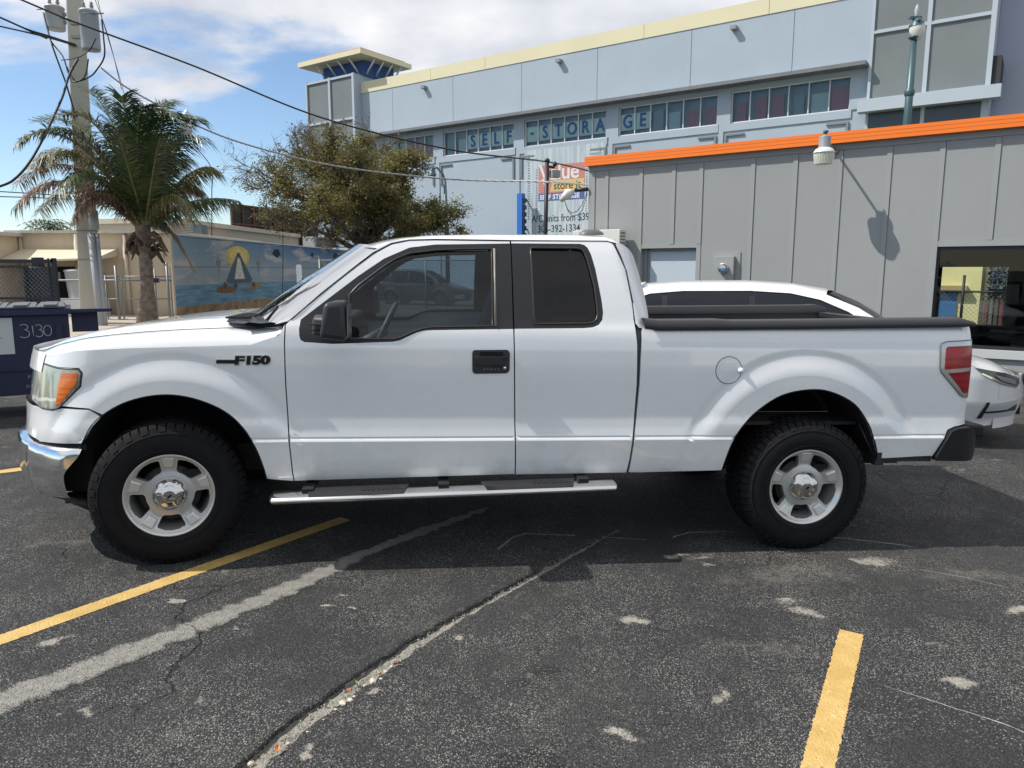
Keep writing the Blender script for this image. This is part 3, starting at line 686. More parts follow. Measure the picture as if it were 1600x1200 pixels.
# tower at the left
def gridpan(s0, s1, cols, zs, d, m, par):
    for a, b in zip(cols, cols[1:]):
        for z0, z1 in zip(zs, zs[1:]):
            m_ = MB(); BF_.bx(m_, a + .10, b - .10, z0 + .10, z1 - .10, d - .3, d); m_.build('grey_panel', m, par)
m_ = MB(); BF_.bx(m_, -29.4, -24.2, -1, 15.60, -6, .55); tl = m_.build('corner_tower', blu, bb_)
m_ = MB()
for a in (-29.40, -26.85, -24.34): BF_.bx(m_, a - (.0 if a < -29 else .06), a + .14, -1, 15.62, .551, .72)
for z in (15.42, 12.45, 9.45, 6.4): BF_.bx(m_, -29.26, -24.34, z, z + .16, .552, .70)
m_.build('tower_grid', lgt, tl)
for a, b in ((-29.25, -26.92), (-26.70, -24.41)):
    for z0, z1 in ((12.62, 15.41), (9.62, 12.44), (6.57, 9.44)):
        m_ = MB(); BF_.bx(m_, a, b, z0, z1, .551, .60); m_.build('grey_panel', dgr, tl)
m_ = MB(); BF_.bx(m_, -28.3, -24.0, 15.60, 16.64, -3.2, -.1); m_.build('tower_drum', navy, tl)
m_ = MB(); BF_.bx(m_, -29.6, -22.9, 16.62, 16.95, -4.0, 1.2); sl_ = m_.build('roof_slab', yelp, tl)
m_ = MB(); BF_.bx(m_, -28.6, -23.05, 16.951, 17.05, -3.4, 1.05); m_.build('orange_coping', mat('cap_orange', (.60, .20, .12), .7), sl_)
m_ = MB(); q0 = [BF_.p(-28.0, 17.051, .6), BF_.p(-23.6, 17.051, .6), BF_.p(-23.6, 17.051, -3), BF_.p(-28.0, 17.051, -3)]; q1 = [BF_.p(-26.4, 17.2, -.6), BF_.p(-25, 17.2, -.6), BF_.p(-25, 17.2, -2), BF_.p(-26.4, 17.2, -2)]
m_.add(q0 + q1, [(0, 1, 5, 4), (1, 2, 6, 5), (2, 3, 7, 6), (3, 0, 4, 7), (4, 5, 6, 7)]); m_.build('roof_cap', mat('cap_orange', (.60, .20, .12), .7), sl_)
for k in range(4):
    s_ = -27.9 + k * 1.15
    for (pa, pb) in (((s_, 15.72, -.08), (s_, 16.6, .9)),):
        m_ = MB(); m_.tube([BF_.p(*pa), BF_.p(*pb)], .07, 6); m_.build('brace', fwh, tl)
    m_ = MB(); m_.tube([BF_.p(-23.98, 15.72, -.4 - k * .9), BF_.p(-23.15, 16.6, -.4 - k * .9)], .07, 6); m_.build('brace', fwh, tl)
# tower at the right
m_ = MB(); BF_.bx(m_, 9.73, 14.62, -1, 19, -6, .25); tr_ = m_.build('right_tower', lgt, bb_)
for a, b in ((9.86, 12.00), (12.18, 14.42)):
    for z0, z1 in ((9.58, 12.42), (12.60, 15.45), (15.6, 18.4)):
        m_ = MB(); BF_.bx(m_, a, b, z0, z1, .24, .251); m_.build('grey_panel', dgr, tr_)
m_ = MB()
for a, b in ((9.73, 9.855), (12.005, 12.175), (14.425, 14.62)): BF_.bx(m_, a, b, 9.50, 19, .2505, .34)
for z in (9.46, 12.43, 15.46): BF_.bx(m_, 9.855, 14.425, z, z + .12 if z > 9.5 else z + .115, .2505, .335)
m_.build('tower_grid', lgt, tr_)
m_ = MB(); BF_.bx(m_, 9.45, 15.05, 8.92, 9.455, .2505, .85); m_.build('ledge', lgt, tr_)
for a, b in ((9.85, 12.02), (12.18, 14.35)):
    m_ = MB(); BF_.bx(m_, a, b, 5.6, 8.915, .2505, .262); m_.build('dark_window', mat('dark_win', (.045, .055, .065), .25), tr_)
m_ = MB(); BF_.bx(m_, 14.62, 14.95, 9.46, 10.75, -3, .20); m_.build('dark_niche', mat('niche', (.03, .03, .035), .7), tr_)
m_ = MB(); BF_.bx(m_, 14.63, 30, -1, 21, -9, -1.6); m_.build('right_wing', stucco('grey_blue_render', (.37, .40, .50), .03, 0, bs=8), bb_)
# printed banner on the wall
bn = thing('storage_banner', 'printed self storage banner hung on the pale blue wall', 'banner', BF_.p(-7, 3.9, .01))
def mk_ban():
    k = NB('banner_print'); mp = k.t.nodes.new('ShaderNodeMapping'); mp.inputs['Rotation'].default_value = (0, 0, -.614); mp.inputs['Scale'].default_value = (3.0, .01, .16)
    vr = k.t.nodes.new('ShaderNodeVectorRotate'); vr.rotation_type = 'Z_AXIS'; vr.inputs['Angle'].default_value = .614; k.t.links.new(k.pos, vr.inputs[0])
    mp.inputs['Rotation'].default_value = (0, 0, 0); k.t.links.new(vr.outputs[0], mp.inputs[0])
    n = k.noise(1.6, 6, .7, mp.outputs[0]); c = k.mix(k.mr(n, .40, .66), (.36, .42, .45), (.56, .62, .64)); c = k.mix(k.mr(n, .58, .70, 0, .8), c, (.18, .23, .25)); k.base(c, .7); return k.m
m_ = MB(); BF_.bx(m_, -9.85, -4.15, 3.6, 9.0, -.058, .010); m_.build('banner_sheet', mk_ban(), bn)
for s0, s1 in ((-9.62, -9.42), (-4.55, -4.38), (-8.98, -8.84), (-5.42, -5.30)):
    for k in range(26 if s1 - s0 > .15 else 20):
        z = 4.8 + k * .155; m_ = MB(); BF_.bx(m_, s0, s1 - .05, z, z + .075, .0105, .0135); m_.build('printed_rib', mat('rib_dark', (.14, .18, .19), .7), bn)
for s0, s1 in ((-9.7, -8.9), (-5.2, -4.4)):
    m_ = MB(); BF_.bx(m_, s0, s1, 8.35, 8.48, .0105, .014); m_.build('printed_corner', mat('rib_mid', (.26, .31, .33), .7), bn)
m_ = MB(); BF_.bx(m_, -8.80, -5.52, 6.34, 8.0, .011, .018); m_.build('red_block', mat('sign_red', (.52, .20, .16), .6), bn)
m_ = MB(); m_.add([BF_.p(-7.95, 6.42, .020), BF_.p(-5.56, 6.42, .020), BF_.p(-5.56, 7.08, .020), BF_.p(-7.75, 7.08, .020)], [(0, 1, 2, 3)]); m_.build('yellow_block', mat('sign_ochre', (.62, .45, .18), .6), bn)
m_ = MB(); BF_.bx(m_, -8.80, -5.52, 5.88, 6.335, .011, .018); m_.build('blue_stripe', mat('sign_blue', (.07, .11, .30), .6), bn)
wht = mat('print_white', (.66, .66, .64), .6); ink = mat('print_ink', (.04, .045, .05), .6)
BF_.text('Value', 1.30, -8.74, 7.14, .022, wht, 'lettering', bn, sx=1.02, offset=.024, extrude=.002, spacing=.96)
m_ = MB(); m_.add([BF_.p(-8.56, 7.20, .022), BF_.p(-8.26, 7.20, .022), BF_.p(-8.04, 6.36, .022), BF_.p(-8.18, 6.36, .022)], [(0, 3, 2, 1)]); m_.build('lettering', wht, bn)
BF_.text('store it', .66, -7.70, 6.54, .024, ink, 'lettering', bn, sx=.98, offset=.006, extrude=.002)
BF_.text('SELF STORAGE', .40, -8.70, 5.97, .022, wht, 'lettering', bn, sx=1.10, offset=.014, extrude=.002, spacing=.98)
BF_.text('A/C units from $39', .62, -9.30, 4.62, .016, ink, 'lettering', bn, sx=.84, offset=.004, extrude=.002)
BF_.text('305-392-1334', .62, -8.86, 3.98, .016, ink, 'lettering', bn, sx=.88, offset=.004, extrude=.002)
# projecting blade sign
bs_ = thing('blade_sign', 'narrow blue blade sign projecting from the storage building', 'sign', BF_.p(-10.9, 4, 1))
m_ = MB(); BF_.bx(m_, -9.85, -9.47, 2.2, 6.35, .5, .85); m_.build('sign_box', mat('blade_blue', (.02, .14, .50), .5), bs_)
for k in range(9):
    z = 6.05 - k * .42; m_ = MB(); BF_.bx(m_, -9.47, -9.32, z - .26, z, .55, .80); m_.build('sign_letter', alub, bs_)
m_ = MB(); m_.tube([BF_.p(-9.66, 6.0, .5), BF_.p(-9.66, 6.0, .0)], .05, 6); m_.tube([BF_.p(-9.66, 4.2, .5), BF_.p(-9.66, 4.2, .0)], .05, 6); m_.build('bracket', alub, bs_)

# ================================================================ THE PICKUP
white = None
def mk_paint():
    k = NB('white_paint')
    c = k.mix(k.mr(k.noise(1.3, 5, .6), .3, .7), (.755, .77, .785), (.79, .80, .815))
    # faint road film on the lower body
    sp = k.t.nodes.new('ShaderNodeSeparateXYZ'); k.t.links.new(k.pos, sp.inputs[0])
    low = k.mr(sp.outputs[2], .95, .42, 0, 1)
    film = k.math('MULTIPLY', low, k.mr(k.noise(9, 6, .7), .42, .72, .04, .30))
    c = k.mix(film, c, (.42, .40, .36))
    k.base(c, k.mr(k.noise(3, 4), .3, .7, .24, .33)); k.b.inputs['Coat Weight'].default_value = 1.; k.b.inputs['Coat Roughness'].default_value = .03; k.b.inputs['Coat IOR'].default_value = 1.6
    k.bump(k.noise(2.2, 2, .4), .10, .02)
    return k.m
white = mk_paint()
blackpl = mat('black_plastic', (.022, .022, .025), .48, bump=.12, bscale=500)
trimblk = mat('black_trim', (.013, .013, .016), .32)
dark = mat('dark_cavity', (.006, .006, .007), .9)
chrome = mat('chrome', (.80, .80, .81), .13, 1., var=.10, vscale=7)
steel = mat('polished_steel', (.72, .71, .69), .20, 1.)
alu = mat('silver_alloy', (.64, .64, .63), .34, .70, var=.05, vscale=8)
alu2 = mat('machined_alloy', (.72, .71, .68), .34, .6)
rubber = mat('tyre_rubber', (.009, .009, .010), .80, spec=.25, bump=.25, bscale=180, var=.3, vscale=20)
tintglass = glass('tinted_window', (.44, .53, .57), 1.52)
privglass = glass('privacy_window', (.05, .055, .06), 1.5)
clearglass = glass('windscreen_glass', (.62, .70, .70), 1.52)
seatm = mat('seat_cloth', (.09, .09, .10), .9)

WT = 1.94
def sm(a, b, x):
    t = (x - a) / (b - a); t = 0. if t < 0 else 1. if t > 1 else t
    return t * t * (3 - 2 * t)
def lt(tab, x):
    if x <= tab[0][0]: return tab[0][1]
    for (a, p), (b, q) in zip(tab, tab[1:]):
        if x <= b: return p + (q - p) * (x - a) / (b - a)
    return tab[-1][1]
ZP = [(.40, .10), (.47, .055), (.53, .022), (.60, .008), (.70, .0), (.728, -.002), (.738, .003), (.744, .009), (.752, .006), (.80, .016), (.86, .0245), (.95, .025), (1.05, .025), (1.15, .027), (1.25, .034), (1.32, .044), (1.37, .058), (1.40, .075), (1.5, .105), (1.6, .138), (1.7, .175), (1.8, .218), (1.86, .250), (1.95, .30)]
def ZPs(z):   # rounded version of the section, its one sharp crease kept
    if .715 < z < .765: return lt(ZP, z)
    h = .018 if (z < .70 or z > .79) else .006
    return (lt(ZP, z - h) + 2 * lt(ZP, z) + lt(ZP, z + h)) / 4
def wring(x, z, cx, cz, Rr, cr, out, amp):
    r = math.hypot(x - cx, z - cz)
    if r > out + .05: return 0.
    if r > out: return .004 * sm(out + .05, out, r)
    w = .22 + .78 * sm(.70, .83, z)
    if r > cr:
        t = (out - r) / (out - cr); v = .004 - (amp + .004) * sm(-.10, 1.0, t)
    else: v = -amp - .003 * (cr - r) / (cr - Rr)
    return v * w
def SB(x, z):
    y = ZPs(z) + wring(x, z, .03, .46, .528, .595, .72, .019) + wring(x, z, 3.645, .49, .52, .612, .735, .019)
    xc = -.42 + (.25 * (z - .9) if z > .9 else 0)
    if z < .71: xc -= .02
    if x < xc: y += .5 * ((xc - x) / .56) ** 2.3
    if x > 4.61: y += .015 * ((x - 4.61) / .08) ** 2
    return y
def SC(x, z):     # cab: adds the turn into the rear wall
    y = SB(x, z)
    if z > 1.30:
        xs = 2.615 - .125 * sm(1.3, 1.90, z)
        if x > xs: y += .16 * ((x - xs) / .15) ** 2 * sm(1.30, 1.40, z)
    return y
def XF(y, z):     # plan curve of the nose: x for a given y
    xc = -.42 + (.25 * (z - .9) if z > .9 else 0) - (.02 if z < .71 else 0)
    t = max(0, (y - ZPs(z)) / .5)
    return xc - .56 * (t ** (1 / 2.3)) if t < 1 else xc - .56 - .05 * (1 - math.exp(-(t - 1) * 2))
truck = thing('pickup_truck', 'white extended-cab pickup truck in side profile filling the foreground', 'pickup truck', (-1.891, 3.906, 0), rot=(0, .0195, .109))
T = truck
def tp(name, outline, m=None, surf=SB, both=True, parent=None, **k):
    o = panel(name, outline, m or white, parent or T, surf, **k)
    if both: return o, panel(name, outline, m or white, parent or T, surf, Wd=WT, **k)
    return o
rows = [(x, z) for z in (.700, .714, .724, .730, .735, .739, .742, .745, .749, .754, .762, .775) for x in np.arange(-.44, 4.7, .022)]
def circ(cx, cz, rs, n=90): return [(cx + r * math.cos(2 * math.pi * k / n), cz + r * math.sin(2 * math.pi * k / n)) for r in rs for k in range(n)]
def inring(G):
    a = np.hypot(G[:, 0] - .03, G[:, 1] - .46); b = np.hypot(G[:, 0] - 3.645, G[:, 1] - .49)
    return ((a > .52) & (a < .775)) | ((b > .51) & (b < .79))
def BAN(G): return inring(G) | ((G[:, 1] > .690) & (G[:, 1] < .785))
ex = circ(.03, .46, (.545, .570, .588, .598, .615, .635, .655, .675, .695, .712, .722, .735, .75, .77), 190) + circ(3.645, .49, (.54, .575, .60, .614, .625, .645, .665, .685, .705, .725, .737, .75, .765, .785), 190)
ex = [p for p in ex if not (.690 < p[1] < .785)] + rows

def off(p, dx): return [(x + dx, z) for x, z in p]
FS = [(.661, .494), (.655, .62), (.640, .83), (.632, 1.05), (.629, 1.26), (.632, 1.372)]
MS = [(1.914, .52), (1.907, .757), (1.900, 1.05), (1.893, 1.34), (1.889, 1.59), (1.884, 1.85)]
RS = [(2.572, .525), (2.583, .60), (2.604, .83), (2.612, 1.05), (2.608, 1.28), (2.596, 1.40), (2.585, 1.52), (2.558, 1.71), (2.50, 1.842)]
BF = [(2.590, .527), (2.600, .65), (2.620, .85), (2.631, 1.05), (2.633, 1.2), (2.641, 1.374)]
# arches, left to right over the top
ARF = [(-.45, .70), (-.42, .755), (-.385, .82), (-.322, .882), (-.215, .945), (-.085, .983), (.045, .990), (.178, .962), (.308, .900), (.405, .808), (.468, .695), (.503, .585), (.515, .512)]
ARR = [(3.155, .537), (3.172, .62), (3.206, .724), (3.264, .816), (3.358, .910), (3.490, .992), (3.646, 1.025), (3.787, 1.015), (3.950, .940), (4.050, .815), (4.108, .685), (4.132, .608)]
def spl(P, n=4):
    o = []
    for i in range(len(P) - 1):
        p0, p1, p2, p3 = P[max(i - 1, 0)], P[i], P[i + 1], P[min(i + 2, len(P) - 1)]
        for k in range(n):
            t = k / n; o.append(tuple(.5 * (2 * b + (c - a) * t + (2 * a - 5 * b + 4 * c - d) * t * t + (3 * b - a - 3 * c + d) * t ** 3) for a, b, c, d in zip(p0, p1, p2, p3)))
    return o + [P[-1]]
ARF_ = spl(ARF[3:]); ARFF = spl(ARF); ARR = spl(ARR)
g = .0035
fender = tp('fender', [(-.62, 1.181), (-.70, 1.165), (-.79, 1.155), (-.80, 1.142), (-.665, 1.141), (-.60, 1.134), (-.56, 1.130), (-.488, 1.130), (-.440, 1.131), (-.420, 1.105), (-.433, 1.030), (-.545, .922), (-.395, .916)] + ARF_ + [(.56, .505)] + off(FS, -g) +
            [(.60, 1.315), (.45, 1.262), (.143, 1.249), (-.186, 1.238), (-.45, 1.222), (-.55, 1.20)], extra=ex, ban=BAN)
upper = tp('bumper_cover', [(-.70, .897), (-.60, .894), (-.550, .908), (-.395, .906), (-.335, .868), (-.385, .812), (-.425, .742), (-.44, .728), (-.609, .722), (-.70, .716), (-.80, .745), (-.82, .79), (-.80, .86), (-.76, .895)], extra=ex, ban=BAN)
A_in = [(.820, 1.534), (1.023, 1.703), (1.10, 1.764), (1.20, 1.822), (1.30, 1.846)]
BKT = [(1.883, 1.843), (1.449, 1.829), (1.303, 1.808), (1.16, 1.742), (1.02, 1.643), (.883, 1.535), (.713, 1.400), (.706, 1.35), (.708, 1.312), (.716, 1.290), (.735, 1.279), (.888, 1.270), (1.167, 1.283), (1.215, 1.285), (1.255, 1.293), (1.30, 1.315), (1.343, 1.335), (1.375, 1.345), (1.407, 1.350), (1.8885, 1.362)]
fd = tp('front_door', off(FS, g) + [(.650, 1.388)] + A_in + [(1.449, 1.852), (1.880, 1.857), (1.880, 1.845)] + BKT[1:] + off(MS[:4], -g)[::-1] + [(1.90, .523), (1.163, .506)], extra=ex, surf=SC, ban=BAN)
BR = [(1.897, 1.363), (2.300, 1.371), (2.350, 1.376), (2.385, 1.390), (2.408, 1.418), (2.414, 1.46), (2.408, 1.526), (2.378, 1.709), (2.358, 1.79), (2.340, 1.830), (2.322, 1.846), (2.295, 1.853), (1.889, 1.846)]
rd = tp('rear_door', off(MS[:4], g) + BR + [(1.889, 1.860), (2.455, 1.870), (2.49, 1.858)] + RS[::-1], extra=ex, surf=SC, ban=BAN)
# black belt mouldings, pillars and glass
GF = [(.985, 1.300), (.972, 1.536), (1.021, 1.590), (1.161, 1.699), (1.225, 1.742), (1.304, 1.775), (1.449, 1.796), (1.600, 1.806), (1.773, 1.812), (1.773, 1.376), (1.430, 1.366), (1.378, 1.358), (1.32, 1.338), (1.255, 1.308), (1.215, 1.299)]
GR = [(2.001, 1.822), (2.270, 1.826), (2.300, 1.822), (2.318, 1.805), (2.335, 1.760), (2.368, 1.610), (2.380, 1.500), (2.382, 1.450), (2.375, 1.42), (2.352, 1.402), (2.320, 1.397), (2.012, 1.390)]
wf = tp('window_trim', BKT[:20] , m=trimblk, surf=SC, holes=[GF], off=.001, thick=.02, step=.04)
wr = tp('window_trim', [(1.897, 1.366)] + BR[1:-1] + [(1.889, 1.843)], m=trimblk, surf=SC, holes=[GR], off=.001, step=.04)
tp('window_pane', GF, m=tintglass, surf=SC, off=.012, thick=0, step=.06)
tp('window_pane', GR, m=privglass, surf=SC, off=.012, thick=0, step=.06)
# bright edge of the rubber channel round the panes
chanm = mat('channel_rubber', (.028, .026, .025), .35)
def loop_tube(name, pts, r, m, surf, o=0., closed=True, parent=T, both=True):
    P = densify(pts, .05) if closed else pts
    for Wd in ((None, WT) if both else (None,)):
        q = [(x, (surf(x, z) + o) if Wd is None else Wd - surf(x, z) - o, z) for x, z in P]
        if closed: q.append(q[0]); q.append(q[1])
        MB().tube(q, r, 6, cap=not closed).build(name, m, parent, world=False)
loop_tube('window_seal', GF, .0065, chanm, SC, .002); loop_tube('window_seal', GR, .0075, chanm, SC, .001)
q = [(1.788, 1.812), (1.7885, 1.377)]
loop_tube('window_seal', q, .007, mat('bright_seal', (.30, .28, .25), .35), SC, -.003, closed=False)
# A pillar, roof rail
ap = tp('windscreen_pillar', [(.646, 1.392), (.813, 1.540), (1.019, 1.710), (1.10, 1.771), (1.195, 1.829), (1.28, 1.851), (1.22, 1.848), (1.138, 1.812), (.949, 1.678), (.745, 1.512), (.575, 1.372)], surf=SC, step=.03, thick=.03)
cc = tp('cab_corner', [(2.512, 1.850), (2.566, 1.712), (2.592, 1.520), (2.604, 1.40), (2.622, 1.378), (2.655, 1.372), (2.69, 1.395), (2.705, 1.44), (2.70, 1.60), (2.69, 1.72), (2.665, 1.793), (2.63, 1.824), (2.58, 1.849), (2.525, 1.866)], surf=SC, step=.02, thick=.02)
# dark backing behind the shut lines
def seam(pts, w=.022, o=.018, m=dark, surf=SB):
    tp('seam_backing', off(pts, -w) + off(pts, w)[::-1], m=m, surf=surf, off=o, thick=0, step=.08)
seam(FS); seam(MS[:4]); seam(MS[3:], surf=SC)
tp('seam_backing', off(RS, -.01)[:7] + off(BF, .02)[::-1], m=mat('cab_gap_grey', (.055, .058, .062), .6), off=.022, thick=0, step=.08)
loop_tube('door_seam', RS[4:], .004, dark, SC, .004, closed=False)
# box side
TLO = [(4.706, .975), (4.662, .981), (4.64, .994), (4.522, 1.112), (4.500, 1.135), (4.492, 1.160), (4.488, 1.285), (4.498, 1.305), (4.530, 1.315), (4.709, 1.326)]
bed = tp('bed_side', BF[::-1] + [(2.655, .525), (3.140, .535)] + ARR + [(4.16, .603), (4.492, .616), (4.575, .778), (4.618, .796), (4.705, .808)] + TLO + [(4.712, 1.422), (3.60, 1.396)], extra=ex, ban=BAN)
# fuel door: a round lid in the skin
rg = [(3.163 + .079 * math.cos(a), 1.136 + .080 * math.sin(a)) for a in np.linspace(0, 2 * math.pi, 33)[:-1]]
fl = tp('fuel_door', rg, off=-.0015, both=False, step=.03, thick=.004)
loop_tube('fuel_door_gap', rg, .0022, dark, SB, -.0005, both=False, parent=fl)
m_ = MB(); m_.lathe([(0, -.022), (.008, -.020), (.015, -.012), (.017, 0), (.017, .01)], (3.236, SB(3.236, 1.136), 1.136), 'Y', 16); m_.build('door_stop', white, fl, world=False)
# roof, hood, windscreen
ZD = [(1.12, 1.800), (1.20, 1.828), (1.30, 1.850), (1.45, 1.858), (1.90, 1.862), (2.47, 1.872), (2.52, 1.867), (2.58, 1.850), (2.63, 1.825), (2.67, 1.79)]
CR = [(1.12, .008), (1.2, .012), (1.3, .020), (1.5, .036), (1.8, .048), (2.3, .052), (2.45, .048), (2.55, .034), (2.63, .02), (2.67, .0)]
DF = [(0, 0), (.008, .16), (.02, .30), (.045, .5), (.085, .68), (.15, .84), (.28, .94), (.45, 1), (.71, 1.03)]
m_ = MB(); G_ = []
for u in list(np.linspace(0, 1, 40)):
    row = []
    half = []
    for d, f in DF:
        xf = 1.125 - .20 * (1 - (1 - min(d, .7) / .7) ** 2)
        xb = 2.655 + .03 * min(1, d / .3)
        t = u; x = xf + (xb - xf) * t; xx = 1.12 + (2.67 - 1.12) * t
        z0 = lt(ZD, xx); y0 = SC(min(xx, 2.655), z0)
        half.append(Vector((x, y0 + d * (.97 - y0) / .71 if d > .3 else y0 + d, z0 + lt(CR, xx) * f)))
    row = half + [Vector((p.x, WT - p.y, p.z)) for p in reversed(half[:-1])]
    G_.append(row)
m_.grid(G_, flip=True); roof = m_.build('roof', white, T, world=False)
m_ = MB(); m_.lathe([(0, .03), (.03, .027), (.045, .012), (.05, 0)], (2.40, .42, 1.918), 'Z', 16); m_.v = [((v[0] - 2.40) * 1.6 + 2.40, v[1], v[2]) for v in m_.v]
m_.build('roof_antenna', mat('antenna_grey', (.12, .12, .12), .4), roof, world=False)
# drip seam along the roof side
loop_tube('roof_seam', [(.66, 1.398), (.820, 1.545), (1.023, 1.714), (1.10, 1.775), (1.20, 1.830), (1.30, 1.8515), (1.45, 1.859), (1.90, 1.863), (2.46, 1.873), (2.505, 1.858), (2.535, 1.79), (2.566, 1.70), (2.592, 1.52)], .0032, mat('seam_grey', (.05, .055, .06), .6), SC, -.001, closed=False)
HZC = [(-.80, 1.155), (-.70, 1.166), (-.62, 1.182), (-.55, 1.200), (-.45, 1.222), (-.186, 1.238), (.143, 1.249), (.45, 1.262), (.60, 1.315), (.62, 1.345)]
HZP = [(-.86, 1.16), (-.80, 1.185), (-.72, 1.212), (-.68, 1.236), (-.617, 1.268), (-.477, 1.306), (-.30, 1.339), (-.125, 1.362), (.05, 1.379), (.27, 1.392), (.45, 1.392), (.62, 1.375)]
HD = [(0, 0), (.012, .22), (.03, .36), (.06, .48), (.10, .56), (.14, .61), (.165, .60), (.19, .66), (.23, .80), (.28, .91), (.36, .97), (.5, .99), (.7, 1.0), (.92, 1.0)]
m_ = MB(); G_ = []
for u in np.linspace(0, 1, 44):
    half = []
    for d, f in HD:
        xe = .612 - .34 * sm(.10, .26, d)
        x = -.78 + (xe + .78) * u; xq = x
        z0 = lt(HZC, xq); zp = lt(HZP, xq); y0 = SB(xq, z0)
        yy = y0 + d * (.97 - y0) / .92
        z = z0 + max(0, zp - z0) * f
        if d > .2: z = min(z, zp)
        fx = -.13 * sm(.0, .45, d) * max(0, 1 - u * 6) ** 1.0
        if u < 1 / 6: z -= .03 * sm(.15, .5, d) * (1 - u * 6) ** 2
        half.append(Vector((x + fx, yy, z)))
    G_.append(half + [Vector((p.x, WT - p.y, p.z)) for p in reversed(half[:-1])])
m_.grid(G_, flip=True); hood = m_.build('hood', white, T, world=False)
lp = []
for u in np.linspace(0, 1, 40):
    r_ = G_[int(round(u * 43))]; lp.append(r_[6] + Vector((0, 0, .002)))
MB().tube(lp, .0028, 5).build('hood_gap', mat('gap_grey', (.10, .105, .11), .6), hood, world=False)
# nose below the hood
def nose(name, z0, z1, m, y0=.22, nz=6, dx=0., ny=26, prof=None):
    mm = MB(); G2 = []
    for i in range(nz + 1):
        z = z0 + (z1 - z0) * i / nz; dd = dx if prof is None else dx + lt(prof, i / nz)
        ys = y0 + (WT - 2 * y0) * (np.sin((np.linspace(0, 1, ny) - .5) * math.pi) + 1) / 2
        G2.append([(XF(min(y, WT - y), z) + dd, y, z) for y in ys])
    mm.grid(G2); return mm.build(name, m, T, world=False)
nose('hood_lip', 1.09, 1.196, white, .16, dx=-.006); nose('grille', .90, 1.10, mat('grille_black', (.015, .015, .015), .5), .28, dx=.03)
for z in (.94, 1.0, 1.06): nose('grille_bar', z, z + .018, chrome, .45, nz=1, dx=.0)
nose('bumper_cover_front', .722, .897, white, .13, dx=.008)
# chrome bumper: starts at its slanted rear end and runs round the nose
m_ = MB(); G2 = []
pr = [(0, .0), (.05, -.014), (.12, -.024), (.4, -.040), (.62, -.040), (.85, -.020), (.95, -.002), (1, .022)]
for i in range(15):
    f = i / 14; z = .700 - .290 * f
    xs = -.436 - .098 * sm(.0, .55, f); bul = lt(pr, f)
    row = []
    for x in np.linspace(xs, -.76, 22): row.append((x, max(-.02, SB(x, max(z, .55)) + bul) if x < -.44 else SB(x, max(z, .55)) + bul, z + .012 * (x - xs) * f * 3))
    y1 = row[-1][1]
    for y in y1 + (WT / 2 - y1) * np.linspace(.06, 1, 14) ** 1.5: row.append((min(-.76, XF(y, .6)) + bul * .6 + .02 * f, y, z - .0108 * f))
    row = [(p[0] - .018 * sm(.0, .22, p[1]), p[1], p[2]) for p in row]
    row += [(p[0], WT - p[1], p[2]) for p in reversed(row[:-1])]
    G2.append(row)
G2.insert(0, [(p[0] + .05 * sm(.02, .25, min(p[1], WT - p[1])), p[1] + (.022 if p[1] < .97 else -.022) * (1 if min(p[1], WT - p[1]) < .6 else 0), p[2] + .004) for p in G2[0]])
m_.grid(G2); m_.build('front_bumper', chrome, T, world=False)
m_ = MB(); G3 = [[(p[0] + .03, p[1] + (.012 if p[1] < .9 else -.012), p[2] + dz) for p in r] for r, dz in ((G2[1], .022), (G2[1], -.01))]
m_.grid([[(p[0] + .02, p[1] + .006, .722) for p in G2[1][:20]], [(p[0] + .02, p[1] + .004, .690) for p in G2[1][:20]]]); m_.build('bumper_gap', dark, T, world=False)
m_ = MB(); m_.grid([[(p[0] + .01, p[1] + .01 * (1 if p[1] < .97 else -1), .412 - .004) for p in G2[-1]], [(p[0] + .05, p[1] + .03 * (1 if p[1] < .97 else -1), .375) for p in G2[-1]]])
m_.bb(-.64, -.49, .20, .34, .33, .375); m_.tube([(-.62, .2, .37), (-.52, .16, .345), (-.47, .16, .31)], [.03, .03, .02], 8); m_.build('air_dam', blackpl, T, world=False)
m_ = MB(); m_.bb(-.950, -.905, .40, .48, .50, .64); m_.build('bumper_guard', blackpl, T, world=False, bevel=.01)
m_ = MB(); m_.lathe([(0, -.01), (.05, -.008), (.055, .0), (.055, .05)], (-.86, .33, .53), 'X', 20); m_.build('fog_lamp', mat('lamp_dark', (.03, .03, .03), .1, coat=1), T, world=False)
# headlamp
HLO = [(-.79, 1.135), (-.665, 1.136), (-.60, 1.128), (-.568, 1.124), (-.488, 1.122), (-.443, 1.123), (-.429, 1.103), (-.441, 1.034), (-.554, .919), (-.572, .907), (-.613, .899), (-.68, .900), (-.77, .93), (-.80, 1.0)]
def mk_hl():
    k = NB('headlamp_reflector')
    mp = k.t.nodes.new('ShaderNodeMapping'); mp.inputs['Scale'].default_value = (26, 26, 3.); k.t.links.new(k.pos, mp.inputs[0])
    n = k.noise(1, 3, .6, mp.outputs[0])
    c = k.mix(k.mr(n, .38, .62), (.16, .18, .165), (.42, .45, .41))
    sp = k.t.nodes.new('ShaderNodeSeparateXYZ'); k.t.links.new(k.pos, sp.inputs[0])
    c = k.mix(k.mr(sp.outputs[2], 1.08, 1.14), c, (.42, .44, .39))
    c = k.mix(k.mr(k.math('ABSOLUTE', k.math('SUBTRACT', k.math('ADD', sp.outputs[2], k.math('MULTIPLY', k.noise(7, 2), .05)), .985)), .004, .012, .75, 0), c, (.75, .78, .76))
    k.base(c, .22); k.b.inputs['Metallic'].default_value = .45; k.b.inputs['Coat Weight'].default_value = 1; return k.m
hl = tp('headlight', HLO, m=mk_hl(), step=.02, off=-.001, thick=.01)
def seal(par, pts, r, m, surf, o): loop_tube('lamp_seal', pts, r, m, surf, o, both=False, parent=par)
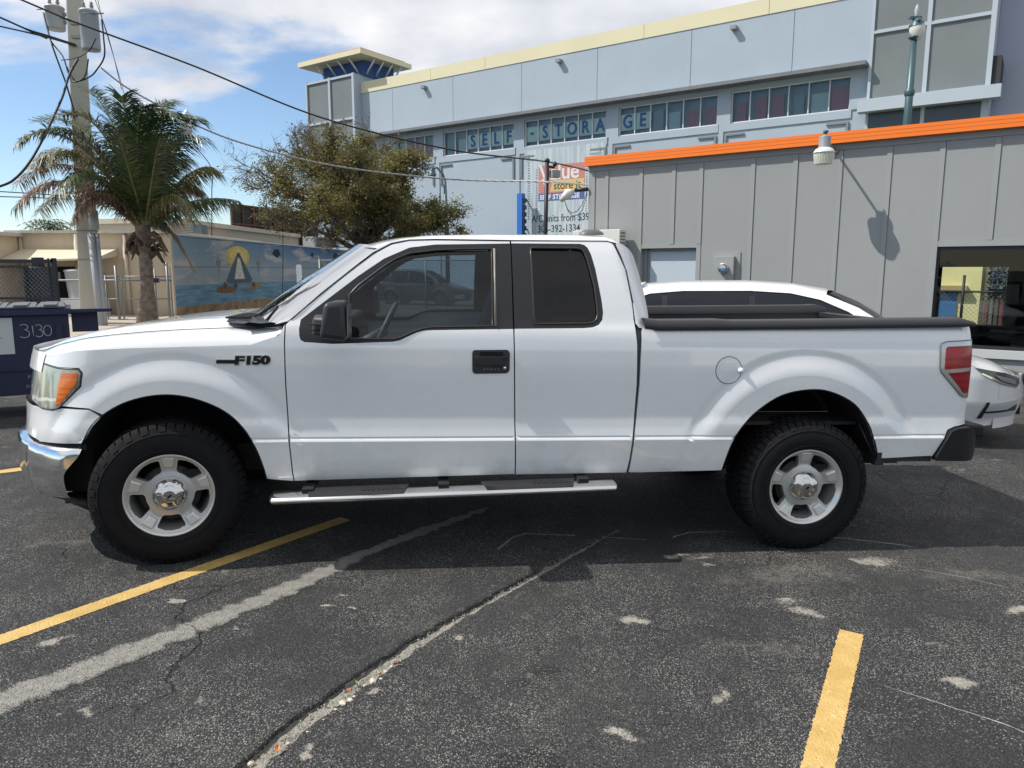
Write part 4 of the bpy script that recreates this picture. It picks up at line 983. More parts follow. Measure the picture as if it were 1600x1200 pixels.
seal(hl[0], HLO, .0045, mat('lamp_seal', (.04, .045, .05), .4), SB, .0)
AM = [(-.543, 1.099), (-.452, 1.106), (-.446, 1.095), (-.459, 1.042), (-.552, .935), (-.583, .925), (-.572, .98), (-.56, 1.040)]
def mk_am():
    k = NB('amber_lens'); mp = k.t.nodes.new('ShaderNodeMapping'); mp.inputs['Scale'].default_value = (1, 1, 60); k.t.links.new(k.pos, mp.inputs[0])
    c = k.mix(k.mr(k.noise(2, 2, .5, mp.outputs[0]), .4, .6), (.62, .115, .012), (.82, .19, .02)); k.base(c, .15); k.b.inputs['Coat Weight'].default_value = 1; return k.m
panel('turn_signal', AM, mk_am(), hl[0], SB, off=-.004, step=.02, thick=.003)
panel('turn_signal', AM, MATS['amber_lens'], hl[1], SB, off=-.004, step=.02, thick=.003, Wd=WT)
# tail lamp
TF = [(4.708, .978), (4.664, .984), (4.642, .997), (4.525, 1.114), (4.503, 1.137), (4.495, 1.160), (4.491, 1.283), (4.500, 1.302), (4.530, 1.312), (4.708, 1.323)]
taill = tp('tail_light', TF, m=mat('tail_chrome', (.55, .54, .52), .25, .85), off=-.006, thick=.02, step=.02)
def mk_red():
    k = NB('red_lens'); mp = k.t.nodes.new('ShaderNodeMapping'); mp.inputs['Scale'].default_value = (1, 1, 45); k.t.links.new(k.pos, mp.inputs[0])
    c = k.mix(k.mr(k.noise(1.3, 2, .5, mp.outputs[0]), .4, .6), (.22, .002, .006), (.34, .004, .012)); k.base(c, .22); k.b.inputs['Coat Weight'].default_value = .25; return k.m
red = mk_red()
for par, Wd in ((taill[0], None), (taill[1], WT)):
    panel('red_lens', [(4.524, 1.274), (4.534, 1.286), (4.700, 1.294), (4.700, 1.160), (4.527, 1.148), (4.521, 1.156)], red, par, SB, off=-.010, thick=.006, step=.03, Wd=Wd)
    panel('red_lens', [(4.548, 1.126), (4.700, 1.138), (4.700, 1.004), (4.668, 1.002)], red, par, SB, off=-.010, thick=.006, step=.03, Wd=Wd)
seal(taill[0], TLO, .004, mat('lamp_seal2', (.16, .15, .14), .4), SB, -.004)
# rear bumper, tailgate, box
m_ = MB()
P2 = [(4.497, .588), (4.495, .618), (4.577, .776), (4.62, .796), (4.70, .806), (4.80, .792), (4.80, .73), (4.79, .62), (4.745, .582)]
bumo = tp('rear_bumper', [(4.502, .590), (4.500, .612), (4.582, .770), (4.622, .789), (4.70, .798), (4.74, .786), (4.80, .745), (4.80, .64), (4.785, .61), (4.755, .584)], m=mat('bumper_black', (.010, .010, .012), .5, spec=.35), off=-.022, step=.03, thick=.05, surf=lambda x, z: .0 + .07 * (max(0, x - 4.66) / .14) ** 2)
m_ = MB(); m_.bb(4.60, 4.80, .25, WT - .25, .60, .79); m_.bb(4.72, 4.845, .035, WT - .035, .722, .800); m_.build('bumper_step', MATS['bumper_black'], T, world=False, bevel=.015)
tg = MB(); tg.bb(4.655, 4.700, .13, WT - .13, .80, 1.355); tgo = tg.build('tailgate', white, T, world=False, bevel=.012)
tg = MB(); tg.bb(4.645, 4.705, .13, WT - .13, 1.356, 1.40); tg.build('tailgate_cap', mat('rail_black', (.028, .028, .032), .42), tgo, world=False, bevel=.008)
m_ = MB(); m_.bb(4.165, 4.50, .03, .10, .575, .604); m_.bb(4.115, 4.17, .0, .12, .560, .590); m_.bb(4.125, 4.155, .0, .08, .59, .645); m_.tube([(4.05, .10, .80), (4.13, .03, .60)], .008, 6); m_.build('bed_valance', blackpl, T, world=False)
for s_ in (0, 1):
    def my(y): return y if not s_ else WT - y
    m_ = MB(); sec = [(.030, -.006), (.026, .006), (.028, .030), (.040, .050), (.075, .058), (.150, .058), (.165, .050), (.165, -.02)]
    Gr = []
    for x in np.linspace(2.648, 4.708, 24):
        zb = lt([(2.64, 1.378), (3.6, 1.398), (4.71, 1.424)], x); h = .84 if x > 3.1 else .96
        if x > 4.6: h = 1 - .55 * (x - 4.6) / .11
        Gr.append([(x, my(SB(min(x, 4.61), 1.375) - .02 + (y - .03)), zb + z * h - (.012 if x > 2.7 else .0)) for y, z in sec])
    m_.grid(Gr, flip=not s_); m_.build('bed_rail_cap', mat('rail_black', (.028, .028, .032), .42), T, world=False)
    m_ = MB(); m_.bb(2.66, 4.66, my(.16) - .01, my(.16) + .01, 1.04, 1.40); m_.build('bed_inner_wall', mat('bedliner', (.03, .03, .03), .8), T, world=False)
m_ = MB(); m_.bb(2.66, 4.66, .16, WT - .16, .78, .80); m_.bb(2.66, 2.68, .16, WT - .16, .78, 1.40); m_.build('bed_floor', mat('bedliner', (.03, .03, .03), .8), T, world=False)
# rear wall of the cab with its window
m_ = MB(); m_.bb(2.62, 2.65, .10, WT - .10, .60, 1.40); m_.add([(2.66, .36, 1.38), (2.66, WT - .36, 1.38), (2.61, WT - .40, 1.80), (2.61, .40, 1.80)], [(0, 1, 2, 3)]); m_.build('cab_rear_wall', white, T, world=False)
m_ = MB(); m_.add([(2.667, .45, 1.44), (2.667, WT - .45, 1.44), (2.63, WT - .48, 1.76), (2.63, .48, 1.76)], [(0, 1, 2, 3)]); m_.build('rear_window', privglass, T, world=False)
# windscreen and cowl
m_ = MB(); G4 = []
for v in np.linspace(0, 1, 12):
    xa = .595 + (1.150 - .595) * v; za = 1.372 + (1.812 - 1.372) * v + .008 * math.sin(v * math.pi); ya = .075 + (.235 - .075) * v
    row = []
    for y in ya + (WT - 2 * ya) * (1 - np.cos(np.linspace(0, 1, 21) * math.pi)) / 2:
        q_ = (y - .97) / (.97 - ya); bl = 1 - q_ * q_
        row.append((xa - (.33 - .12 * v) * bl, y, za + .03 * bl * v))
    G4.append(row)
m_.grid(G4); ws = m_.build('windscreen', clearglass, T, world=False)
m_ = MB(); m_.grid([[(p[0] + .004, p[1], p[2] - .004) for p in r] for r in (G4[0], [tuple(Vector(a) * .9 + Vector(b) * .1) for a, b in zip(G4[0], G4[1])])]); m_.build('windscreen_band', trimblk, ws, world=False)
m_ = MB(); Gc = []
for k, (dx, dz) in enumerate(((-.21, .0), (-.16, .012), (-.10, .006), (-.04, .012), (.04, .004))):
    Gc.append([(max(p[0] + dx, .27 if abs(p[1] - .97) < .8 else .40), p[1], 1.374 + dz + (0.012 if abs(p[1] - .97) < .7 else -.004)) for p in G4[0]])
m_.grid(Gc); cowl = m_.build('cowl', blackpl, T, world=False)
m_ = MB()
for k in range(9):
    y = .26 + k * .045; m_.box((.33 + .02 * k * .2, y, 1.394), (.13, .012, .012))
m_.build('cowl_slat', blackpl, cowl, world=False)
m_ = MB(); m_.tube([(.40, .34, 1.395), (.44, .36, 1.425), (.50, .42, 1.475)], .008, 6); m_.tube([(.43, .30, 1.405), (.50, .42, 1.478), (.42, .80, 1.45)], .006, 6); m_.tube([(.42, .85, 1.41), (.44, .9, 1.44), (.46, 1.0, 1.49)], .008, 6); m_.build('wiper', blackpl, T, world=False)
# mirror
mr_ = MB(); mr_.hexa([(.80, -.12, 1.335), (.93, -.30, 1.325), (.98, -.16, 1.33), (.88, .02, 1.335), (.815, -.12, 1.432), (.93, -.30, 1.438), (.98, -.16, 1.44), (.88, .02, 1.43)]); 
mir = MB(); mir.hexa([(.868, -.36, 1.335), (1.005, -.34, 1.318), (1.005, -.12, 1.318), (.885, -.12, 1.335), (.895, -.35, 1.515), (.998, -.33, 1.522), (.998, -.12, 1.522), (.905, -.12, 1.515)])
mo = mir.build('side_mirror', blackpl, T, world=False, bevel=.028, seg=4)
mr_ = MB(); mr_.hexa([(.822, -.26, 1.338), (.93, -.33, 1.338), (.95, -.10, 1.338), (.80, -.02, 1.338), (.828, -.26, 1.436), (.93, -.33, 1.438), (.95, -.10, 1.438), (.80, -.02, 1.436)]); mr_.build('mirror_arm', blackpl, mo, world=False, bevel=.016, seg=3)
m_ = MB(); m_.bb(.823, .962, -.335, -.27, 1.400, 1.405); m_.bb(.823, .962, -.335, -.27, 1.372, 1.376); m_.build('mirror_groove', dark, mo, world=False)
m_ = MB(); m_.bb(1.006, 1.010, -.32, -.14, 1.345, 1.50); m_.build('mirror_glass', chrome, mo, world=False)
mf = mo.copy(); COL.objects.link(mf); mf.scale = (1, -1, 1); mf.location = (0, WT, 0)
# sail panel seam
loop_tube('sail_seam', [(.962, 1.300), (.955, 1.535)], .003, dark, SC, -.001, closed=False)
# handle
hp = [(1.672, 1.243), (1.850, 1.246), (1.864, 1.240), (1.870, 1.225), (1.869, 1.133), (1.862, 1.119), (1.848, 1.113), (1.678, 1.110), (1.664, 1.115), (1.658, 1.128), (1.657, 1.225), (1.661, 1.238)]
hd = tp('door_handle', hp, m=blackpl, off=-.004, step=.03, thick=.006)
y0 = SB(1.76, 1.18) - .006
m_ = MB(); m_.bb(1.70, 1.83, y0 - .002, y0 + .01, 1.212, 1.236); m_.build('handle_recess', dark, hd[0], world=False)
m_ = MB(); m_.bb(1.672, 1.856, y0 - .010, y0, 1.200, 1.209); m_.bb(1.672, 1.825, y0 - .012, y0, 1.160, 1.200); m_.tube([(1.77, y0 - .006, 1.148), (1.815, y0 - .006, 1.149), (1.826, y0 - .006, 1.158), (1.827, y0 - .006, 1.185)], .003, 6); m_.build('handle_paddle', blackpl, hd[0], world=False, bevel=.003)
m_ = MB()
for k in range(5): m_.bb(1.720 + k * .020, 1.731 + k * .020, y0 - .004, y0, 1.131, 1.141)
m_.build('keypad_button', mat('key_grey', (.10, .10, .11), .5), hd[0], world=False)
m_ = MB(); m_.lathe([(0, -.005), (.008, -.004), (.009, 0)], (1.842, y0, 1.143), 'Y', 14); m_.build('key_lock', steel, hd[0], world=False)
# badge
yb = SB(.42, 1.18) - .001
bd = MB(); bd.bb(.268, .385, yb - .007, yb, 1.160, 1.181); badge = bd.build('badge', mat('badge_black', (.012, .012, .012), .25), T, world=False, bevel=.003)
V, F = text_mesh('F', .062, .003, .002, 1.75); mb = MB(); mb.add([(.362 + v[0] + .15 * v[1], yb - .008 - v[2], 1.157 + v[1]) for v in V], [f[::-1] for f in F]); mb.build('badge_letters', MATS['badge_black'], badge, world=False)
V, F = text_mesh('150', .061, .003, .003, 1.55, .93); mb = MB(); mb.add([(.414 + v[0] + .12 * v[1], yb - .008 - v[2], 1.158 + v[1] + .02 * v[0]) for v in V], [f[::-1] for f in F]); mb.build('badge_letters', MATS['badge_black'], badge, world=False)
V, F = text_mesh('F', .066, .002, .0045, 1.70); mb = MB(); mb.add([(.361 + v[0] + .15 * v[1], yb - .004 - v[2], 1.155 + v[1]) for v in V], [f[::-1] for f in F]); mb.build('badge_edge', chrome, badge, world=False)
V, F = text_mesh('150', .064, .002, .0050, 1.50, .93); mb = MB(); mb.add([(.413 + v[0] + .12 * v[1], yb - .004 - v[2], 1.156 + v[1] + .02 * v[0]) for v in V], [f[::-1] for f in F]); mb.build('badge_edge', chrome, badge, world=False)
# side step
for s_ in (0, 1):
    mm = (lambda y: y) if not s_ else (lambda y: WT - y)
    m_ = MB(); n = 18; rows_ = []
    for x, e_ in [(.548, .15), (.552, .6), (.560, .85), (.575, 1), (1.5, 1), (2.47, 1), (2.484, .85), (2.490, .6), (2.493, .15)]:
        zc_ = .425 + (x - .56) * .0262
        rows_.append([(x, mm(-.055 + .085 * math.cos(2 * math.pi * k / n) * e_), zc_ + .030 * math.sin(2 * math.pi * k / n) * e_) for k in range(n + 1)])
    m_.grid(rows_, flip=bool(s_)); st = m_.build('side_step', steel, T, world=False)
    for x0, x1 in ((.735, 1.31), (1.71, 2.26)):
        m_ = MB(); z0 = .425 + (x0 - .56) * .0262; z1 = .425 + (x1 - .56) * .0262
        P_ = [(x0 + .03, mm(-.125), z0 + .018), (x1 - .03, mm(-.125), z1 + .018), (x1, mm(.015), z1 + .026), (x0, mm(.015), z0 + .026), (x0 + .03, mm(-.115), z0 + .034), (x1 - .03, mm(-.115), z1 + .034), (x1, mm(.01), z1 + .036), (x0, mm(.01), z0 + .036)]
        m_.hexa(P_)
        for k in range(9):
            xa = x1 - .06 - k * .026; zz = .425 + (xa - .56) * .0262 + .036
            m_.box((xa, mm(-.06), zz), (.010, .085, .008), rz=.5)
        m_.build('step_pad', blackpl, st, world=False, recalc=True)
    m_ = MB()
    for x in (.75, 1.5, 2.3): m_ = MB(); m_.box((x, mm(.10), .46 + (x - .56) * .026), (.06, .34, .02)); m_.build('step_bracket', dark, st, world=False)
# underbody, wheel housings, interior
m_ = MB(); m_.bb(-.5, 4.55, .42, .52, .46, .62); m_.bb(-.5, 4.55, WT - .52, WT - .42, .46, .62)
for x in (-.4, .6, 1.4, 2.4, 3.2, 4.3): m_.bb(x, x + .1, .42, WT - .42, .48, .58)
m_.bb(1.0, 2.3, .5, .85, .40, .60); m_.tube([(.3, .97, .45), (3.6, .97, .42)], .05, 10); m_.tube([(3.683, .2, .43), (3.683, WT - .2, .43)], .055, 12); m_.lathe([(.0, -.14), (.1, -.1), (.14, 0), (.1, .1), (0, .14)], (3.683, .97, .43), 'X', 16)
m_.tube([(0, .3, .43), (0, WT - .3, .43)], .04, 8); m_.tube([(2.9, 1.3, .42), (4.2, 1.35, .46), (4.6, 1.5, .46)], .035, 8)
m_.build('chassis', mat('chassis_black', (.015, .015, .015), .7), T, world=False)
m_ = MB(); m_.bb(.52, 2.60, .06, WT - .06, .53, .60); m_.bb(-.45, .62, .10, WT - .10, .98, 1.06); m_.bb(.50, .60, .06, WT - .06, .60, 1.25); m_.bb(-.70, -.45, .14, WT - .14, .42, .90); m_.bb(3.12, 4.15, .50, WT - .50, .62, 1.0)
m_.bb(2.66, 3.12, .10, WT - .10, .55, .62); m_.bb(4.15, 4.60, .10, WT - .10, .63, .75)
m_.build('underbody', dark, T, world=False)
for (AR, cx_) in ((ARFF, 0), (ARR, 3.68)):
    for s_ in (0, 1):
        m_ = MB();         A2 = AR
        m_.grid([[(x, (SB(x, z) + .004 + d) if not s_ else WT - SB(x, z) - .004 - d, z + (0.006 if z > .7 else 0)) for x, z in A2] for d in (0, .02, .25, .48)])
        ys_ = .50 if not s_ else WT - .50
        m_.add([(x, ys_, z) for x, z in A2], [tuple(range(len(A2)))]); m_.build('wheel_housing', dark, T, world=False)
        # thin black lip
        if not s_: MB().tube([(x, SB(x, z) + .004, z) for x, z in A2], .006, 5).build('arch_lip', trimblk, T, world=False)
# cabin
m_ = MB(); m_.bb(.62, 2.6, .10, WT - .10, .60, .66); m_.build('cabin_floor', dark, T, world=False)
def seat(x, y, w, name='seat'):
    m_ = MB(); m_.bb(x, x + .52, y - w / 2, y + w / 2, .85, 1.05); m_.hexa([(x + .46, y - w / 2, 1.02), (x + .62, y - w / 2, 1.02), (x + .62, y + w / 2, 1.02), (x + .46, y + w / 2, 1.02), (x + .62, y - w / 2 + .04, 1.56), (x + .72, y - w / 2 + .04, 1.56), (x + .72, y + w / 2 - .04, 1.56), (x + .62, y + w / 2 - .04, 1.56)])
    m_.hexa([(x + .66, y - .13, 1.58), (x + .74, y - .13, 1.58), (x + .74, y + .13, 1.58), (x + .66, y + .13, 1.58), (x + .69, y - .12, 1.74), (x + .76, y - .12, 1.74), (x + .76, y + .12, 1.74), (x + .69, y + .12, 1.74)])
    m_.build(name, seatm, T, world=False, bevel=.04, seg=3)
seat(1.25, .55, .52); seat(1.25, WT - .55, .52)
m_ = MB(); m_.bb(2.05, 2.5, .2, WT - .2, .85, 1.05); m_.bb(2.42, 2.56, .2, WT - .2, 1.0, 1.62); m_.build('rear_bench', seatm, T, world=False, bevel=.04)
m_ = MB(); m_.hexa([(.60, .13, .85), (1.02, .13, .85), (1.02, WT - .13, .85), (.60, WT - .13, .85), (.62, .13, 1.36), (.90, .13, 1.37), (.90, WT - .13, 1.37), (.62, WT - .13, 1.36)]); m_.bb(.9, 1.1, .85, 1.09, .9, 1.2); m_.build('dashboard', mat('dash_grey', (.05, .05, .052), .7), T, world=False, bevel=.03)
m_ = MB(); pts = []
for k in range(25):
    a_ = 2 * math.pi * k / 24; pts.append((1.13 + .19 * math.sin(a_) * .42, .55 + .19 * math.cos(a_), 1.30 + .19 * math.sin(a_) * .9))
m_.tube(pts, .015, 8, cap=False); m_.tube([(.95, .55, 1.2), (1.13, .55, 1.30)], .03, 8); m_.box((1.13, .55, 1.30), (.04, .3, .05)); m_.build('steering_wheel', mat('wheel_grey', (.13, .13, .13), .5), T, world=False)
m_ = MB(); m_.bb(1.0, 1.02, .85, 1.10, 1.62, 1.70); m_.build('rear_view_mirror', trimblk, T, world=False)

# ---- wheels
def tyre_mb(Rt=.430, wdt=.265):
    m_ = MB()
    pf = [(.228, .0), (.235, -.012), (.258, -.022), (.290, -.027), (.325, -.024), (.358, -.012), (.377, .004), (.386, .018), (.3885, .05), (.3885, wdt - .05), (.386, wdt - .018), (.358, wdt + .012), (.31, wdt + .026), (.26, wdt + .02), (.228, wdt)]
    m_.lathe(pf, (0, 0, 0), 'Y', 96)
    n = 54
    for k in range(n):
        a0 = 2 * math.pi * k / n
        def P(r, y, da): return Vector((r * math.cos(a0 + da), y, r * math.sin(a0 + da)))
        w = .80 * math.pi / n
        j = .012 if k % 2 else 0.
        for ya, yb_, sk in ((.0 + .006, .052, 0), (.060, .10, .03), (.108, .155, -.03), (.163, .205, .03), (.213, wdt - .006, 0)):
            o_ = sk + (.0 if ya < .01 or ya > .2 else .02)
            if ya < .01:    # shoulder lug wraps on the sidewall
                ring_ = [(.360, -.018 - j * .3), (.364 - j, -.012 - j * .3), (.384, .002), (.4005, .016), (.402, .052), (.386, .052)]
                b_ = len(m_.v)
                for da in (-w, w): m_.v += [tuple(P(r_, y_, da)) for r_, y_ in ring_[1:]]
                q_ = len(ring_) - 1
                for i_ in range(q_ - 1): m_.f.append((b_ + i_, b_ + i_ + 1, b_ + q_ + i_ + 1, b_ + q_ + i_)); m_.mi.append(0); m_.sm.append(False)
                m_.f.append(tuple(b_ + i_ for i_ in reversed(range(q_)))); m_.mi.append(0); m_.sm.append(False)
                m_.f.append(tuple(b_ + q_ + i_ for i_ in range(q_))); m_.mi.append(0); m_.sm.append(False)
            else:
                m_.hexa([P(.384, ya, -w + o_), P(.384, yb_, -w + o_), P(.384, yb_, w + o_), P(.384, ya, w + o_), P(.402, ya, -w * .92 + o_), P(.402, yb_, -w * .92 + o_), P(.402, yb_, w * .92 + o_), P(.402, ya, w * .92 + o_)])
    for rr in (.258, .346):
        m_.lathe([(rr, -.0265 if rr < .3 else -.0195), (rr + .004, -.029 if rr < .3 else -.0205), (rr + .008, -.0255 if rr < .3 else -.0135)], (0, 0, 0), 'Y', 72)
    return m_
tyre_me = None
def face_y(x, z):
    r = math.hypot(x, z); return lt([(0, .030), (.10, .034), (.135, .040), (.19, .026), (.205, .020), (.222, .016)], r)
def wheel(loc, rz, flip=False):
    global tyre_me
    if tyre_me is None:
        w = tyre_mb().build('wheel', rubber, T, world=False); 
        rim = MB(); rim.lathe([(.208, .018), (.215, .012), (.222, -.004), (.229, -.010), (.2335, -.008), (.2345, .0), (.232, .010)], (0, 0, 0), 'Y', 80)
        rim.build('rim_lip', alu2, w, world=False)
        brl = MB(); brl.lathe([(.208, .016), (.204, .05), (.196, .12), (.19, .22)], (0, 0, 0), 'Y', 64); brl.lathe([(.19, .23), (.0, .23)], (0, 0, 0), 'Y', 48, mi=1); brl.build('rim_barrel', [alu, dark], w, world=False)
        holes = []
        for k in range(5):
            c_ = R(90 + 36 + 72 * k); h = []
            for (r_, da) in ((.126, -15), (.125, 0), (.126, 15), (.136, 20), (.188, 22), (.200, 20.8), (.2055, 10), (.2065, 0), (.2055, -10), (.200, -20.8), (.188, -22), (.136, -20)):
                h.append((r_ * math.cos(c_ + R(da)), r_ * math.sin(c_ + R(da))))
            holes.append(h)
        out_ = [(.212 * math.cos(2 * math.pi * k / 72), .212 * math.sin(2 * math.pi * k / 72)) for k in range(72)]
        f_ = panel('rim_face', out_, alu, w, face_y, holes=holes, step=.022, thick=.035, extra=circ(0, 0, (.105, .125, .205), 60))
        for k in range(5):
            pad = MB()
            c_ = R(90 + 72 * k)
            def Q(r_, t_, y_): return (r_ * math.cos(c_) - t_ * math.sin(c_), y_, r_ * math.sin(c_) + t_ * math.cos(c_))
            pad.hexa([Q(.150, -.029, .036), Q(.150, .029, .036), Q(.209, .039, .020), Q(.209, -.039, .020), Q(.158, -.021, .020), Q(.158, .021, .020), Q(.207, .029, .008), Q(.207, -.029, .008)])
            pad.build('spoke_pad', alu2, w, world=False, bevel=.003, recalc=True)
        br = MB(); br.lathe([(0, .07), (.155, .07), (.158, .075), (.158, .09)], (0, 0, 0), 'Y', 40); br.box((.12, .085, .06), (.10, .06, .13)); br.build('brake_disc', mat('brake_steel', (.025, .024, .022), .45, .6), w, world=False)
        cap = MB(); n_ = 100; rows_ = []
        for (r_, y_, lob) in ((.0, -.022, 0), (.030, -.022, 0), (.036, -.020, 0), (.042, -.013, .0), (.060, -.008, .05), (.074, .002, .05), (.081, .011, .02), (.087, .016, 0), (.090, .024, 0), (.091, .034, 0)):
            rows_.append([(r_ * (1 + lob * math.cos(5 * (a_ - R(90)))) * math.cos(a_), y_ - (.008 * (.5 + .5 * math.cos(5 * (a_ - R(90)))) if lob else 0), r_ * (1 + lob * math.cos(5 * (a_ - R(90)))) * math.sin(a_)) for a_ in np.linspace(0, 2 * math.pi, n_)])
        cap.grid(rows_, flip=False); cp = cap.build('hub_cap', mat('cap_chrome', (.62, .61, .60), .12, 1.), w, world=False, recalc=True)
        em = MB(); em.v = []; E_ = [(.0185 * math.cos(a_), .0085 * math.sin(a_)) for a_ in np.linspace(0, 2 * math.pi, 25)[:-1]]
        ca, sa = math.cos(R(38)), math.sin(R(38))
        em.add([(x * ca - z * sa, -.0235, x * sa + z * ca) for x, z in E_], [tuple(range(24))]); em.add([(x * ca * .82 - z * .75 * sa, -.0245, x * .82 * sa + z * .75 * ca) for x, z in E_], [tuple(range(24))], mi=1)
        em.build('hub_emblem', [chrome, mat('emblem_blue', (.01, .013, .03), .3)], w, world=False)
        tyre_me = w; o = w
    else: o = copy_tree(tyre_me, T)
    o.location = loc; o.rotation_euler = (0, 0, rz); return o
wheel((0, .0, .43), .25); wheel((3.683, .0, .43), 0)
o = wheel((0, WT, .43), math.pi + .24); o = wheel((3.683, WT, .43), math.pi)
for o_ in T.children:
    if o_.name.startswith('wheel.') or o_.name == 'wheel': pass

# ================================================================ LEFT BACKGROUND
# beige stucco building with a mural wall running away from us
cream = stucco('cream_stucco', (.60, .50, .37), .07, .30, (.40, .33, .25), 60, .25)
MX0, MY0 = -10.0, 22.0; MU = Vector((.06, 1, 0)).normalized(); MNV = Vector((1, -.06, 0)).normalized()
MF = Fr((MX0, MY0, 0), MU, MNV)     # s runs away from the camera, d towards the street
sb = thing('stucco_building', 'low cream stucco building behind the palm and utility pole', 'building', (-13, 24, .1))
m_ = MB(); m_.bb(-14.45, -10.02, 22.0, 30, -.2, 2.72); m_.build('wall', cream, sb)
m_ = MB(); m_.bb(-14.8, -10.0, 21.85, 30, 2.721, 2.80); m_.build('roof_edge', mat('roof_pale', (.50, .47, .42), .8, var=.2, vscale=3), sb)
m_ = MB(); m_.bb(-20.5, -14.46, 19.9, 30, -.2, 2.62); m_.build('side_wing', cream, sb)
m_ = MB(); m_.bb(-20.8, -14.3, 19.6, 30, 2.621, 2.72); m_.build('roof_edge', MATS['roof_pale'], sb)
m_ = MB(); m_.hexa([(-14.44, 20.9, 1.85), (-11.6, 20.9, 1.95), (-11.6, 21.99, 2.05), (-14.44, 21.99, 2.05), (-14.44, 20.9, 1.90), (-11.6, 20.9, 2.0), (-11.6, 21.99, 2.28), (-14.44, 21.99, 2.28)]); m_.build('awning', mat('awning_cream', (.62, .55, .42), .7), sb)
m_ = MB(); m_.bb(-14.2, -12.9, 21.95, 22.01, -.1, 1.75); m_.build('opening', dark, sb)
m_ = MB(); m_.bb(-14.15, -13.3, 21.90, 21.945, 1.35, 1.6); m_.bb(-14.15, -13.3, 21.90, 21.945, .6, .64); m_.build('shelf', mat('shelf_grey', (.35, .33, .32), .7), sb)
for x, w_ in ((-14.40, .10), (-12.75, .16), (-11.35, .12)):
    m_ = MB(); m_.tube([(x, 21.93, -.1), (x, 21.93, 2.7)], w_ / 2, 8); m_.build('downpipe', mat('pipe_cream', (.55, .48, .38), .7), sb)
# junk in the yard
m_ = MB(); m_.lathe([(.34, 0), (.40, .75), (.43, .78), (.38, .82), (.0, .86)], (-12.35, 21.3, .85), 'Z', 20); tag(m_.build('plastic_drum', mat('drum_grey', (.42, .43, .44), .6)), 'pale grey lidded drum in the yard behind the palm trunk', 'drum')
m_ = MB(); m_.bb(-12.75, -11.75, 20.9, 21.6, .22, .84); tag(m_.build('storage_crate', mat('crate_white', (.60, .60, .58), .6)), 'white crate under the grey drum in the yard', 'crate')
# painted wall
def mk_mural():
    k = NB('mural_paint'); sp = k.t.nodes.new('ShaderNodeSeparateXYZ'); k.t.links.new(k.pos, sp.inputs[0]); z = sp.outputs[2]
    yn = k.mr(sp.outputs[1], 22, 36, 0, 1, False)
    sky_ = k.mix(k.mr(z, 1.5, 2.7), (.30, .36, .40), k.mix(yn, (.20, .31, .40), (.045, .11, .24)))
    mp = k.t.nodes.new('ShaderNodeMapping'); mp.inputs['Scale'].default_value = (.55, .26, 1.1); mp.inputs['Location'].default_value = (0, 3.1, .2); k.t.links.new(k.pos, mp.inputs[0])
    c = k.mix(k.mr(k.noise(1.9, 6, .6, mp.outputs[0], .4), .50, .64, 0, .85), sky_, (.50, .47, .43))
    mp2 = k.t.nodes.new('ShaderNodeMapping'); mp2.inputs['Scale'].default_value = (.4, .4, 5); k.t.links.new(k.pos, mp2.inputs[0])
    sea = k.mix(k.mr(k.noise(2, 5, .7, mp2.outputs[0]), .35, .7), (.09, .22, .33), (.26, .40, .46))
    zz = k.math('ADD', z, k.math('MULTIPLY', k.noise(1.5, 3), .03))
    c = k.mix(k.mr(zz, 1.19, 1.23, 1, 0), c, sea)
    sand = k.mix(k.mr(k.noise(2.5, 7, .7), .4, .7), (.42, .27, .14), (.17, .12, .08))
    c = k.mix(k.mr(z, .55, .57, 1, 0), c, sand)
    c = k.mix(k.mr(k.math('ABSOLUTE', k.math('SUBTRACT', z, 1.75)), .012, .03, .5, 0), c, (.09, .12, .14))
    k.base(c, .85); return k.m
mw = thing('mural_wall', 'long wall painted with sea, clouds and a small boat receding beside the street', 'mural wall', (MX0, MY0, .1))
m_ = MB(); MF.bx(m_, .02, 22, -.2, 2.68, -.2, .0); m_.f = m_.f; wl_ = m_.build('wall', mk_mural(), mw, recalc=True)
m_ = MB(); MF.bx(m_, .0, 22, 2.681, 2.72, -.22, .03); m_.build('coping', mat('coping_white', (.62, .62, .60), .8), mw, recalc=True)
m_ = MB(); MF.bx(m_, -.08, .018, -.2, 2.72, -.2, .005); m_.build('corner_post', cream, mw, recalc=True)
def mdisc(s, z, rs, rz_, col, name, d=.004, n=28, a0=0, a1=2 * math.pi, jag=0.):
    mm = MB(); r_ = random.Random(int(s * 100)); P_ = [MF.p(s + rs * math.cos(t) * (1 + r_.uniform(-jag, jag)), z + rz_ * math.sin(t) * (1 + r_.uniform(-jag, jag)), d) for t in np.linspace(a0, a1, n)]
    mm.add(P_, [tuple(range(n))]); return mm.build(name, mat('mural_' + name + str(int(col[0] * 99)), col, .85, var=.25, vscale=6), mw, recalc=False)
def mpoly(pts, col, name, d=.006):
    mm = MB(); mm.add([MF.p(s, z, d) for s, z in pts], [tuple(range(len(pts)))]); return mm.build(name, mat('mural_' + name + str(int(col[0] * 99)), col, .85, var=.35, vscale=9), mw)
sF = 4.55
mdisc(sF, 2.13, .95, .37, (.72, .52, .10), 'painted_halo', jag=.03); mdisc(sF, 2.13, .72, .27, (.74, .60, .25), 'painted_halo', .0055)
mpoly([(sF - .14, 2.2), (sF + .14, 2.2), (sF + .55, 1.85), (sF + 1.12, 1.30), (sF + .95, 1.20), (sF - .9, 1.20), (sF - 1.08, 1.28), (sF - .52, 1.85)], (.10, .14, .17), 'painted_robe', .007)
mpoly([(sF - .09, 2.08), (sF + .09, 2.08), (sF + .46, 1.34), (sF - .42, 1.34)], (.66, .63, .57), 'painted_gown', .009); mdisc(sF, 2.20, .12, .07, (.10, .07, .05), 'painted_head', .009)
